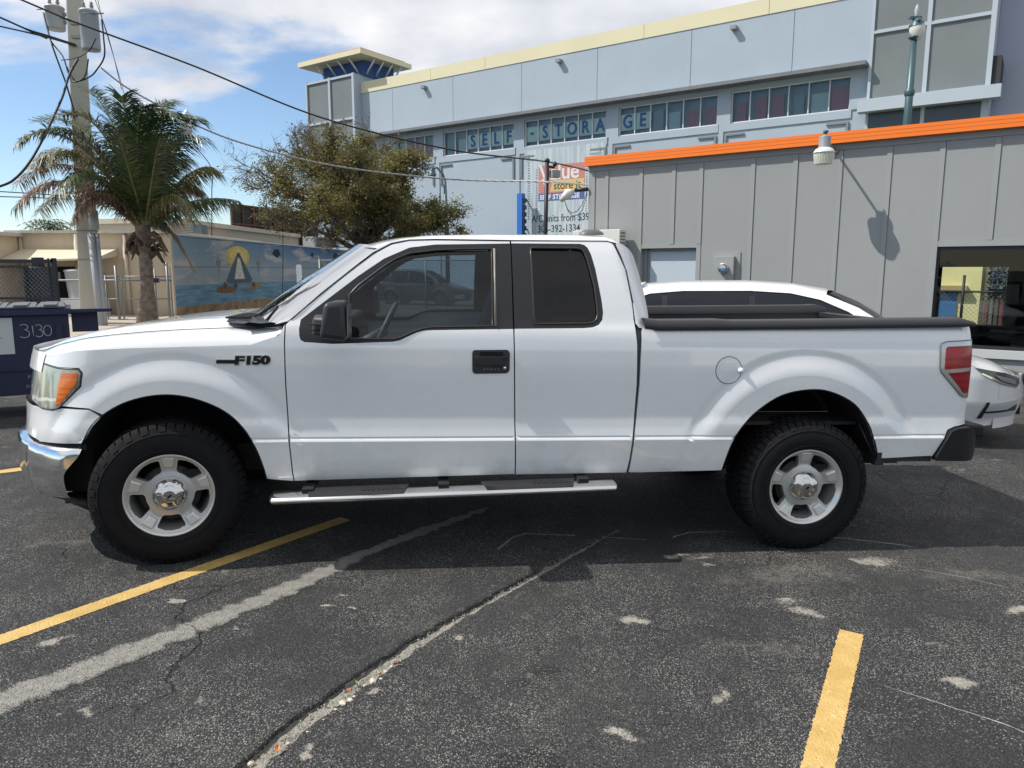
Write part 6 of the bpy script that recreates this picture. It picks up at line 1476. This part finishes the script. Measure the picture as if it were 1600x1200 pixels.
# ---------------------------------------------------------------- street lamps and poles beyond
grn = mat('lamp_green', (.055, .105, .115), .4, .3)
def post(P, r0, r1, mb): mb.tube([Vector(p) for p in P], [r0, r1], 12)
tl_ = thing('street_lamp', 'teal street lamp post rising behind the orange fascia at upper right', 'street lamp', (at(1419, 190, 21).x, 21, -.2))
a_, b_ = at(1417, 195, 21), at(1428, 60, 21); m_ = MB(); m_.tube([(a_.x, 21, -.3), a_, (b_.x, 21, b_.z)], [.14, .105, .085], 12)
q_ = at(1421, 145, 21); m_.lathe([(.10, -.1), (.13, -.05), (.13, .05), (.10, .1)], q_, 'Z', 12); q_ = at(1428, 55, 21); m_.lathe([(.09, -.1), (.15, -.06), (.09, -.02), (.09, .2), (.15, .24), (.07, .3)], q_, 'Z', 12); m_.build('post', grn, tl_)
q_ = at(1433, 16, 21); m_ = MB(); m_.lathe([(.0, -.3), (.06, -.28), (.05, -.1), (.07, 0), (.03, .12), (0, .16)], q_, 'Z', 10); m_.build('finial', mat('finial_grey', (.35, .38, .40), .4), tl_)
q_ = at(1433, 38, 21); m_ = MB(); m_.lathe([(0, .18), (.08, .16), (.16, .05), (.20, -.06)], q_, 'Z', 16); m_.tube([at(1428, 30, 21), at(1437, 32, 20.8)], .035, 8); m_.box(at(1430, 28, 21), (.3, .12, .06)); m_.build('lamp_hood', grn, tl_)
q_ = at(1433, 50, 21); m_ = MB(); m_.lathe([(.19, .16), (.20, .06), (.15, -.12), (.05, -.22), (0, -.23)], q_, 'Z', 18); m_.build('globe', mat('globe_white', (.62, .60, .55), .25), tl_)
t3 = thing('street_lamp', 'teal curved-arm street lamp seen in front of the pale blue wall', 'street lamp', (at(697, 360, 34).x, 34, 0))
a_, b_ = at(699, 380, 34), at(695, 282, 34); m_ = MB(); m_.tube([(a_.x, 34, -.3), a_, b_], [.11, .10, .07], 10); c1, c2, c3 = at(692, 272, 34), at(683, 262, 34), at(677, 262, 34); m_.tube([b_, c1, c2, c3], .045, 8); m_.build('post', grn, t3)
q_ = at(675, 268, 34); m_ = MB(); m_.lathe([(0, .16), (.06, .15), (.08, .02), (.18, -.10), (.20, -.17)], q_, 'Z', 14); m_.build('lamp_hood', grn, t3)
t4 = thing('floodlight_pole', 'slim black pole with a floodlight box in front of the banner', 'light pole', (at(852, 365, 19).x, 19, 0))
a_, b_ = at(852, 370, 19), at(855, 254, 19); m_ = MB(); m_.tube([(a_.x, 19, -.2), a_, b_], .055, 10); m_.lathe([(.03, 0), (.07, .03), (.06, .08), (0, .12)], b_, 'Z', 10); m_.build('pole', blackst, t4)
q_ = at(867, 272, 19); m_ = MB(); m_.box(q_, (.22, .18, .17), rz=.4); m_.build('light_box', mat('flood_grey', (.26, .27, .27), .5), t4)
m_ = MB(); m_.tube([at(855, 260, 19), at(862, 261, 19), at(867, 262, 19)], .03, 6); m_.lathe([(.02, 0), (.05, .02), (.05, .08), (.02, .12)], at(867, 260, 19), 'Z', 8); m_.build('bracket', blackst, t4)

# ---------------------------------------------------------------- dumpster
dn = mat('dumpster_navy', (.012, .016, .055), .55, var=.25, vscale=3, bump=.1, bscale=30)
DF_ = Fr((at(112, 560, 7.9).x, 7.9, gz(-5)), (.86, .51, 0), (.51, -.86, 0))
du = thing('dumpster', 'dark navy steel dumpster with a grey lid marked 3130 at the left edge', 'dumpster', DF_.p(-1.2, 0, -.5))
m_ = MB(); q_ = [DF_.p(-2.4, .26, .0), DF_.p(.0, .26, 0), DF_.p(.0, .26, -.95), DF_.p(-2.4, .26, -.95), DF_.p(-2.4, 1.10, 0), DF_.p(.0, 1.10, 0), DF_.p(.0, 1.10, -.95), DF_.p(-2.4, 1.10, -.95)]
m_.hexa(q_); m_.build('body', dn, du, bevel=.01, recalc=True)
m_ = MB(); DF_.bx(m_, -2.45, .03, 1.10, 1.16, -1.0, .05); DF_.bx(m_, .03, .42, 1.115, 1.150, -.07, .03); DF_.bx(m_, .0305, .28, .90, 1.114, -.50, -.08); DF_.bx(m_, -2.42, .01, .52, .545, -.01, .018); DF_.bx(m_, -.12, -.06, .56, 1.0, .0, .03); m_.build('rim', dn, du, recalc=True)
m_ = MB()
for k in range(9):
    s0 = -2.4 + k * .265; m_ = MB(); q_ = [DF_.p(s0, 1.17, .02), DF_.p(s0 + .262, 1.17, .02), DF_.p(s0 + .262, 1.17, -.95), DF_.p(s0, 1.17, -.95), DF_.p(s0, 1.185, .02), DF_.p(s0 + .262, 1.185, .02), DF_.p(s0 + .24, 1.20, -.95), DF_.p(s0 + .02, 1.20, -.95)]; m_.hexa(q_)
    DF_.bx(m_, s0 + .07, s0 + .19, 1.186, 1.205, -.9, .03); m_.build('lid_rib', mat('lid_grey', (.11, .12, .13), .5), du, recalc=True)
m_ = MB()
for s_ in (-2.1, -.25):
    m_.tube([DF_.p(s_ - .04, .09, -.2), DF_.p(s_ + .04, .09, -.2)], .09, 14); DF_.bx(m_, s_ - .07, s_ + .07, .17, .26, -.3, -.1)
m_.build('castor', dark, du)
m_ = MB(); DF_.bx(m_, -1.3, -.50, .70, 1.075, .001, .012); sg_ = m_.build('sign_board', mat('sign_pale', (.48, .52, .52), .5), du, recalc=True)
m_ = MB(); P_ = [DF_.p(s, z, .014) for s, z in ((-.90, 1.0), (-.85, 1.045), (-.80, 1.02), (-.79, .97), (-.77, .93), (-.76, .86), (-.78, .82), (-.91, .82))]; m_.add(P_, [tuple(range(8))[::-1]]); 
P_ = [DF_.p(s, z, .014) for s, z in ((-.92, .705), (-.72, .705), (-.73, .74), (-.78, .735), (-.80, .77), (-.85, .74), (-.92, .76))]; m_.add(P_, [tuple(range(7))[::-1]]); DF_.bx(m_, -.75, -.60, .868, .874, .012, .0135); DF_.bx(m_, -.75, -.65, .845, .850, .012, .0135); m_.build('sign_print', ink, sg_)
chk = mat('chalk_white', (.36, .38, .42), .8)
def stroke(pts): 
    mb = MB(); mb.tube([DF_.p(-.43 + x * .1, .88 + z * .1, .006) for x, z in pts], .0045, 5); mb.build('number_stroke', chk, du)
def arc(cx, cz, rx, rz_, a0, a1, n=9): return [(cx + rx * math.cos(R(a)), cz + rz_ * math.sin(R(a))) for a in np.linspace(a0, a1, n)]
stroke(arc(.25, .95, .38, .28, 150, -80) + arc(.25, .25, .48, .42, 80, -140)); stroke([(1.02, 1.05), (1.07, .0)]); stroke(arc(1.55, .88, .30, .27, 150, -80) + arc(1.55, .25, .38, .38, 80, -140)); stroke(arc(2.35, .5, .36, .55, 100, 460, 16))

# ---------------------------------------------------------------- white crossover behind the pickup
def crossover(name, lab, loc, rz, paint, gl, scale=1., detail=True):
    "local: x forward, nose at 0, tail at -4.35; y<0 is the side towards the camera"
    c = thing(name, lab, 'car', loc, rot=(0, 0, rz)); Wc = 1.78
    zp = [(.25, .10), (.45, .01), (.7, .0), (.86, .015), (.95, .035), (1.0, .06), (1.1, .11), (1.3, .21), (1.45, .30), (1.6, .42)]
    def SY(x, z):
        y = lt(zp, z)
        if x > -.75: y += .45 * ((x + .75) / .75) ** 2.4
        if x < -3.9: y += .30 * ((-3.9 - x) / .45) ** 2.2
        for cx_ in (-1.12, -3.5):
            r = math.hypot(x - cx_, z - .33); y -= .03 * sm(.50, .38, r)
        return y
    beltz = .93
    def arc_(cx_): return [(cx_ + .37 * math.cos(a), .33 + .37 * math.sin(a)) for a in np.linspace(math.pi, 0, 13)]
    side = [(-4.32, .45), (-4.2, .28), (-3.89, .24)] + arc_(-3.5) + [(-3.10, .24), (-1.52, .24)] + arc_(-1.12) + [(-.70, .22), (-.08, .24), (-.05, .55), (-.06, .66), (-.30, .76), (-.62, .83), (-.75, .90), (-1.15, .945), (-1.6, beltz + .01), (-3.2, beltz + .03), (-4.05, .99), (-4.28, .96)]
    side = sorted([], key=None) or side
    for Wd in (None, Wc): panel('body_side', side, paint, c, SY, step=.05, Wd=Wd)
    # glasshouse: (x,z) of the roof rail
    RT = [(-1.12, .97), (-1.35, 1.18), (-1.65, 1.38), (-1.95, 1.51), (-2.25, 1.575), (-2.7, 1.60), (-3.4, 1.595), (-3.85, 1.56), (-4.1, 1.50)]
    inner = [(-1.42, .985), (-1.52, 1.18), (-1.75, 1.34), (-2.02, 1.46), (-2.30, 1.522), (-2.7, 1.545), (-3.4, 1.54), (-3.75, 1.51), (-4.0, 1.42), (-4.05, 1.06), (-3.2, .99)]
    rail = RT + [(-4.25, .97), (-4.05, 1.0), (-3.2, beltz + .035), (-1.6, beltz + .012)]
    for Wd in (None, Wc):
        panel('roof_rail', rail, paint, c, SY, holes=[inner], step=.05, Wd=Wd)
        panel('side_window', inner, gl, c, SY, off=.012, step=.08, thick=0, Wd=Wd)
        for x0 in (-2.72, -3.62): panel('window_pillar', [(x0, 1.05), (x0 + .07, 1.05), (x0 + .06, 1.49), (x0 - .0, 1.49)], trimblk, c, SY, off=.004, step=.04, thick=0, Wd=Wd)
    top_ = MB(); rows_ = []
    for x, z in RT[3:]:
        y0 = SY(x, z); half = [(y0, z), (y0 + .02, z + .012), (y0 + .10, z + .03), (y0 + .3, z + .045), (Wc / 2, z + .05)]
        dx = lambda d: (.10 if x > -2.2 else 0) * min(1, d / .4)
        r = [(x + dx(y - y0), y, zz) for y, zz in half]; rows_.append(r + [(p[0], Wc - p[1], p[2]) for p in reversed(r[:-1])])
    top_.grid(rows_, flip=False); rf = top_.build('roof', paint, c, world=False)
    sp_ = MB(); sp_.hexa([(-4.28, .42, 1.50), (-3.85, .38, 1.57), (-3.85, Wc - .38, 1.57), (-4.28, Wc - .42, 1.50), (-4.30, .45, 1.54), (-3.80, .40, 1.63), (-3.80, Wc - .40, 1.63), (-4.30, Wc - .45, 1.54)]); sp_.build('spoiler', paint, c, world=False, bevel=.015)
    ws_ = MB(); rows_ = []
    for v in np.linspace(0, 1, 8):
        i = v * 3; k_ = min(int(i), 2); x = RT[k_][0] + (RT[k_ + 1][0] - RT[k_][0]) * (i - k_); z = RT[k_][1] + (RT[k_ + 1][1] - RT[k_][1]) * (i - k_); y0 = SY(x, z) + .02
        rows_.append([(x + .16 * (1 - ((y - Wc / 2) / (Wc / 2 - y0)) ** 2) , y, z + .03 * (1 - ((y - Wc / 2) / (Wc / 2 - y0)) ** 2)) for y in np.linspace(y0, Wc - y0, 13)])
    ws_.grid(rows_); ws_.build('windscreen', clearglass if detail else gl, c, world=False)
    hd_ = MB(); rows_ = []
    for u in np.linspace(0, 1, 14):
        r = []
        for j, f in enumerate((0, .04, .12, .25, .5, .8, 1)):
            x = -1.22 + (1.14) * u; z0 = lt([(-1.25, .975), (-1.15, .965), (-.75, .90), (-.62, .83), (-.30, .76), (-.06, .66)], x); y0 = SY(x, z0); y = y0 + f * (Wc / 2 - y0)
            z = z0 + (.075 if u < .8 else .075 * (1 - (u - .8) * 2)) * math.sin(min(1, f * 1.6) * math.pi / 2) * (1 if u > .02 else .6)
            r.append((x + .10 * u * f, y, z))
        rows_.append(r + [(p[0], Wc - p[1], p[2]) for p in reversed(r[:-1])])
    hd_.grid(rows_, flip=True); hd_.build('bonnet', paint, c, world=False)
    ns = MB(); rows_ = []
    for z, dx in ((.20, -.06), (.30, -.02), (.42, .02), (.52, .03), (.60, .02), (.68, -.01), (.73, -.04)):
        r = []
        for x in np.linspace(-.35, -.03, 10): r.append((x, SY(x, max(z, .3)) - .002, z))
        y1 = r[-1][1]
        for y in np.linspace(y1, Wc / 2, 10)[1:]: r.append((-.03 + dx + .10 * ((y - y1) / (Wc / 2 - y1)) ** .6, y, z))
        rows_.append(r + [(p[0], Wc - p[1], p[2]) for p in reversed(r[:-1])])
    ns.grid(rows_, flip=False); ns.build('front_bumper', paint, c, world=False)
    g_ = MB(); g_.bb(.065, .10, .50, Wc - .50, .50, .70); g_.bb(.045, .08, .62, Wc - .62, .27, .40); g_.build('grille', trimblk, c, world=False, bevel=.01)
    hlo = [(-.62, .825), (-.30, .765), (-.10, .70), (-.075, .64), (-.12, .60), (-.34, .66), (-.50, .74)]
    for Wd in (None, Wc):
        h_ = panel('headlight', hlo, mat('xover_lamp_dark', (.035, .04, .05), .15, coat=1.), c, SY, off=-.008, step=.04, Wd=Wd)
        panel('lamp_strip', [(-.42, .752), (-.16, .69), (-.13, .635), (-.33, .69)], mat('xover_lamp_light', (.38, .40, .44), .12, .5, coat=1), h_, SY, off=-.012, step=.04, thick=.004, Wd=Wd)
        panel('lamp_edge', [(-.55, .775), (-.32, .675), (-.12, .612), (-.12, .60), (-.33, .655), (-.56, .762)], chrome, h_, SY, off=-.013, step=.04, thick=.004, Wd=Wd)
        f_ = panel('fog_recess', [(-.46, .47), (-.06, .48), (-.06, .30), (-.52, .32)], mat('xover_grey', (.50, .51, .53), .4), c, SY, off=-.008, step=.05, Wd=Wd)
        panel('fog_edge', [(-.47, .48), (-.44, .48), (-.49, .31), (-.53, .31)], trimblk, f_, SY, off=-.014, step=.05, Wd=Wd); panel('fog_bar', [(-.50, .385), (-.20, .385), (-.08, .42), (-.06, .42), (-.06, .35), (-.16, .365), (-.50, .365)], trimblk, f_, SY, off=-.013, step=.05, Wd=Wd)
        panel('tail_lamp', [(-4.28, 1.0), (-3.95, .98), (-3.98, .88), (-4.27, .86)], red, c, SY, off=-.008, step=.05, Wd=Wd)
        MB()
    bk = MB(); bk.bb(-4.33, -4.25, .28, Wc - .28, .30, 1.0); bk.add([(-4.27, .35, 1.0), (-4.27, Wc - .35, 1.0), (-4.02, Wc - .45, 1.53), (-4.02, .45, 1.53)], [(0, 1, 2, 3)]); bk.build('tailgate', paint, c, world=False)
    fl2 = MB(); fl2.bb(-4.15, -.55, .12, Wc - .12, .20, .30); fl2.bb(-4.0, -1.0, .15, Wc - .15, .35, .90); fl2.build('underbody', dark, c, world=False)
    for x in (-1.12, -3.5):
        for y, f in ((.0, 1), (Wc, -1)):
            w_ = MB(); w_.lathe([(.215, .0), (.24, -.01 * f), (.30, -.008 * f), (.325, .02 * f), (.33, .06 * f), (.33, .16 * f), (.31, .2 * f)], (x, y + .02 * f, .33), 'Y', 32); wo_ = w_.build('wheel', rubber, c, world=False, recalc=True)
            r_ = MB(); r_.lathe([(.215, .0), (.21, .02 * f), (.19, .05 * f), (0, .05 * f)], (x, y + .02 * f, .33), 'Y', 28, mi=1)
            for k_ in range(5):
                a = R(90 + 72 * k_); d = Vector((math.cos(a), 0, math.sin(a))); e = Vector((-math.sin(a), 0, math.cos(a))) * .025; o0 = Vector((x, y + .03 * f, .33)); nn = Vector((0, -.008 * f, 0))
                r_.hexa([o0 - e, o0 + e, o0 + d * .21 + e, o0 + d * .21 - e, o0 - e + nn, o0 + e + nn, o0 + d * .21 + e + nn, o0 + d * .21 - e + nn])
            r_.build('rim', [alu if detail else mat('rim_dark', (.08, .08, .09), .4), dark], wo_, world=False, recalc=True)
    mm = MB()
    for y in (-.10, Wc + .10): mm.box((-1.55, y + (.12 if y < 0 else -.12), 1.06), (.14, .22, .15))
    mm.build('side_mirror', paint, c, world=False, bevel=.03)
    return c
def mk_wp():
    k = NB('car_white'); k.base((.76, .765, .775), .25); k.b.inputs['Coat Weight'].default_value = .8; return k.m
wp = mk_wp()
def mk_sg():
    k = NB('car_side_glass'); k.base((.008, .011, .016), .03); k.b.inputs['Specular IOR Level'].default_value = .38
    mp = k.t.nodes.new('ShaderNodeMapping'); mp.inputs['Scale'].default_value = (1.6, 1.6, 7); k.t.links.new(k.pos, mp.inputs[0]); k.bump(k.noise(1.5, 3, .5, mp.outputs[0]), .5, .02); return k.m
sideg = mk_sg()
hx = -.30
nx, ny = 5.10, 6.95
crossover('parked_crossover', 'white crossover car parked behind the pickup bed facing right', (nx, ny, gz(nx)), -.20, wp, sideg)
dkp = mat('suv_grey', (.045, .05, .055), .3, coat=.8)
ps = at(662, 470, 34); crossover('parked_suv', 'dark grey car seen through the pickup driver window', (ps.x + 1.9, 33, gz(ps.x)), -.25, dkp, sideg, detail=False)
# fence behind, seen through the cab
m_ = MB(); ff = thing('yard_fence', 'chain-link fence seen through the pickup cab window', 'fence', (-3, 31, 0))
for k in range(6):
    x = -8 + k * 2.2; m_ = MB(); m_.tube([(x, 31, -.2), (x, 31, 2.1)], .035, 8); m_.build('post', galv, ff)
m_ = MB(); m_.tube([(-8, 31, 2.05), (3, 31, 2.05)], .025, 6); m_.build('rail', galv, ff)
m_ = MB(); mesh_fence(m_, (-8, 31, 0), (3, 31, 0), .1, 2.0, .14, .006); o_ = m_.build('wire_mesh', galv, ff); o_['kind'] = 'stuff'
# fence and tree beyond the grey building (seen through its window)
m_ = MB(); fy = Fr(GF_.p(0, 0, -10.5)); ff2 = thing('rear_fence', 'chain-link fence in front of the yellow building', 'fence', fy.p(6, 0, 0))
for s_ in (4.74, 7.8): m_ = MB(); m_.tube([fy.p(s_, -.4), fy.p(s_, 1.51)], .04, 8); m_.build('post', blackst, ff2)
m_ = MB(); m_.tube([fy.p(2.5, 1.03), fy.p(14, 1.03)], .03, 6); m_.build('rail', blackst, ff2)
m_ = MB(); mesh_fence(m_, fy.p(2.5, -.3), fy.p(14, -.3), -.3, 1.03, .13, .005); o_ = m_.build('wire_mesh', galv, ff2); o_['kind'] = 'stuff'
m_ = MB(); hd2 = thing('rear_hedge', 'dark leafy trees beside the yellow building seen through the window', 'tree', YF.p(10, 0, -1)); r2 = random.Random(5)
for i in range(16000):
    c = YF.p(r2.uniform(5.15, 11), r2.uniform(.5, 4.2), r2.uniform(-2.5, 0)); a = Vector((r2.gauss(0, 1), r2.gauss(0, 1), r2.gauss(0, 1))).normalized(); b = a.orthogonal().normalized(); s = r2.uniform(.035, .08); m_.add([c - a * s, c - b * s * .6, c + a * s, c + b * s * .6], [(0, 1, 2, 3)])
o_ = m_.build('foliage', mat('hedge_green', (.03, .06, .022), .6, var=.4, vscale=2), hd2); o_['kind'] = 'stuff'
m_ = MB(); YF.bx(m_, 5.15, 11, -.5, 1.0, -2.6, -2.4); m_.build('trunk', mat('hedge_dark', (.04, .035, .03), .9), hd2)
for k in range(22):
    m_ = MB(); fy2 = Fr(GF_.p(0, 0, -11.6)); fy2.bx(m_, 5.12 + k * .13, 5.12 + k * .13 + .09, -.4, .78, -.03, 0); tag(m_.build('fence_slat', mat(['slat_a', 'slat_b', 'slat_c'][k % 3], [(.10, .09, .07), (.16, .05, .04), (.14, .13, .11)][k % 3], .8), ff2))

# ---------------------------------------------------------------- small debris in the joint
st_m = [mat('pebble_pale', (.52, .48, .40), .85, var=.2, vscale=60, bump=.4, bscale=200), mat('pebble_orange', (.50, .26, .12), .8), mat('pebble_cream', (.60, .54, .42), .85, var=.2, vscale=60)]
r3 = random.Random(9)
def pebble(x, y, s, m, i):
    bm = bmesh.new(); bmesh.ops.create_icosphere(bm, subdivisions=1, radius=s)
    for v in bm.verts: v.co = Vector((v.co.x * r3.uniform(.8, 1.25), v.co.y * r3.uniform(.75, 1.1), v.co.z * r3.uniform(.55, .8)))
    me = bpy.data.meshes.new('pebble'); bm.to_mesh(me); bm.free(); me.materials.append(m)
    o = link_obj('pebble', me, None); o.location = (x, y, gz(x) - .006 + s * .35); o.rotation_euler = (0, 0, r3.uniform(0, 6))
    return tag(o, 'small %s stone lying in the open pavement joint' % ('pale grey', 'orange', 'cream')[i], 'stone', 'stones in the pavement joint')
for (px, py, s, mi) in ((592, 1050, .010, 1), (603, 1049, .012, 0), (583, 1064, .017, 2), (595, 1060, .010, 0), (570, 1070, .008, 0), (547, 1094, .013, 2), (536, 1099, .016, 2), (553, 1088, .009, 0), (524, 1108, .010, 0), (612, 1040, .007, 2), (392, 1192, .012, 2), (505, 1124, .008, 0), (480, 1143, .008, 2), (450, 1160, .009, 0), (628, 1032, .006, 0)):
    a = (px - 800) / FOC; b = (600 - py) / FOC; dx, dy, dz = a, math.cos(PITCH) + b * math.sin(PITCH), -math.sin(PITCH) + b * math.cos(PITCH); t_ = (.03 + GS * 1.883 - CAM_H) / (dz - GS * dx); pebble(dx * t_, dy * t_, s, st_m[mi], mi)
# fine gravel along the joint
m_ = MB()
for i in range(1500):
    k_ = r3.randrange(len(cp_) - 1); t_ = r3.random(); p = cL[k_].lerp(cR[k_], .12 + .95 * r3.random() ** .8).lerp(cL[k_ + 1].lerp(cR[k_ + 1], .2 + .85 * r3.random()), t_); s = r3.uniform(.0015, .0048); z = gz(p.x) - .008 + r3.uniform(-.002, .007)
    m_.add([(p.x - s, p.y, z), (p.x + s * .4, p.y - s, z), (p.x + s * .5, p.y + s, z), (p.x, p.y, z + s * 1.3)], [(0, 1, 3), (1, 2, 3), (2, 0, 3)], i % 3)
o_ = m_.build('gravel', [mat('grit_a', (.42, .40, .35), .9), mat('grit_b', (.16, .15, .14), .9), mat('grit_c', (.30, .28, .24), .9)], None, org=(0, 3, 0)); tag(o_, 'fine pale gravel filling the open joint in the asphalt', 'gravel', kind='stuff')
def leaf(px, py, L, ang, col, lab):
    a = (px - 800) / FOC; b = (600 - py) / FOC; dx, dy, dz = a, math.cos(PITCH) + b * math.sin(PITCH), -math.sin(PITCH) + b * math.cos(PITCH); t_ = (.03 + GS * 1.883 - CAM_H) / (dz - GS * dx); x, y = dx * t_, dy * t_
    m_ = MB(); P_ = []
    for k in range(9): u = k / 8; w = .28 * L * math.sin(u * math.pi) ** .8; P_.append([(x + (u - .5) * L * math.cos(ang) - s_ * w * math.sin(ang), y + (u - .5) * L * math.sin(ang) + s_ * w * math.cos(ang), gz(x) + .006 + .010 * abs(s_) + .006 * u) for s_ in (-1, 0, 1)])
    m_.grid(P_); tag(m_.build('fallen_leaf', mat('leaf_' + lab[:5].strip(), col, .6)), lab, 'leaf')
leaf(434, 1176, .034, 1.9, (.50, .18, .06), 'orange dry leaf lying in the joint near the bottom edge'); leaf(545, 1084, .03, .6, (.34, .17, .09), 'brown dry leaf curled beside the stones in the joint'); leaf(556, 1072, .028, 2.4, (.10, .16, .05), 'small green sprig growing out of the pavement joint'); leaf(620, 1041, .026, .3, (.24, .08, .05), 'dark red leaf at the upper end of the stones')
# ---------------------------------------------------------------- things behind the camera that the paint and glass mirror
m_ = MB(); m_.bb(-16, 14, -22.3, -22, -.3, 4.2); tag(m_.build('opposite_building', stucco('opp_wall', (.24, .235, .22), .06, bs=4)), 'long low building across the lot behind the photographer', 'building')
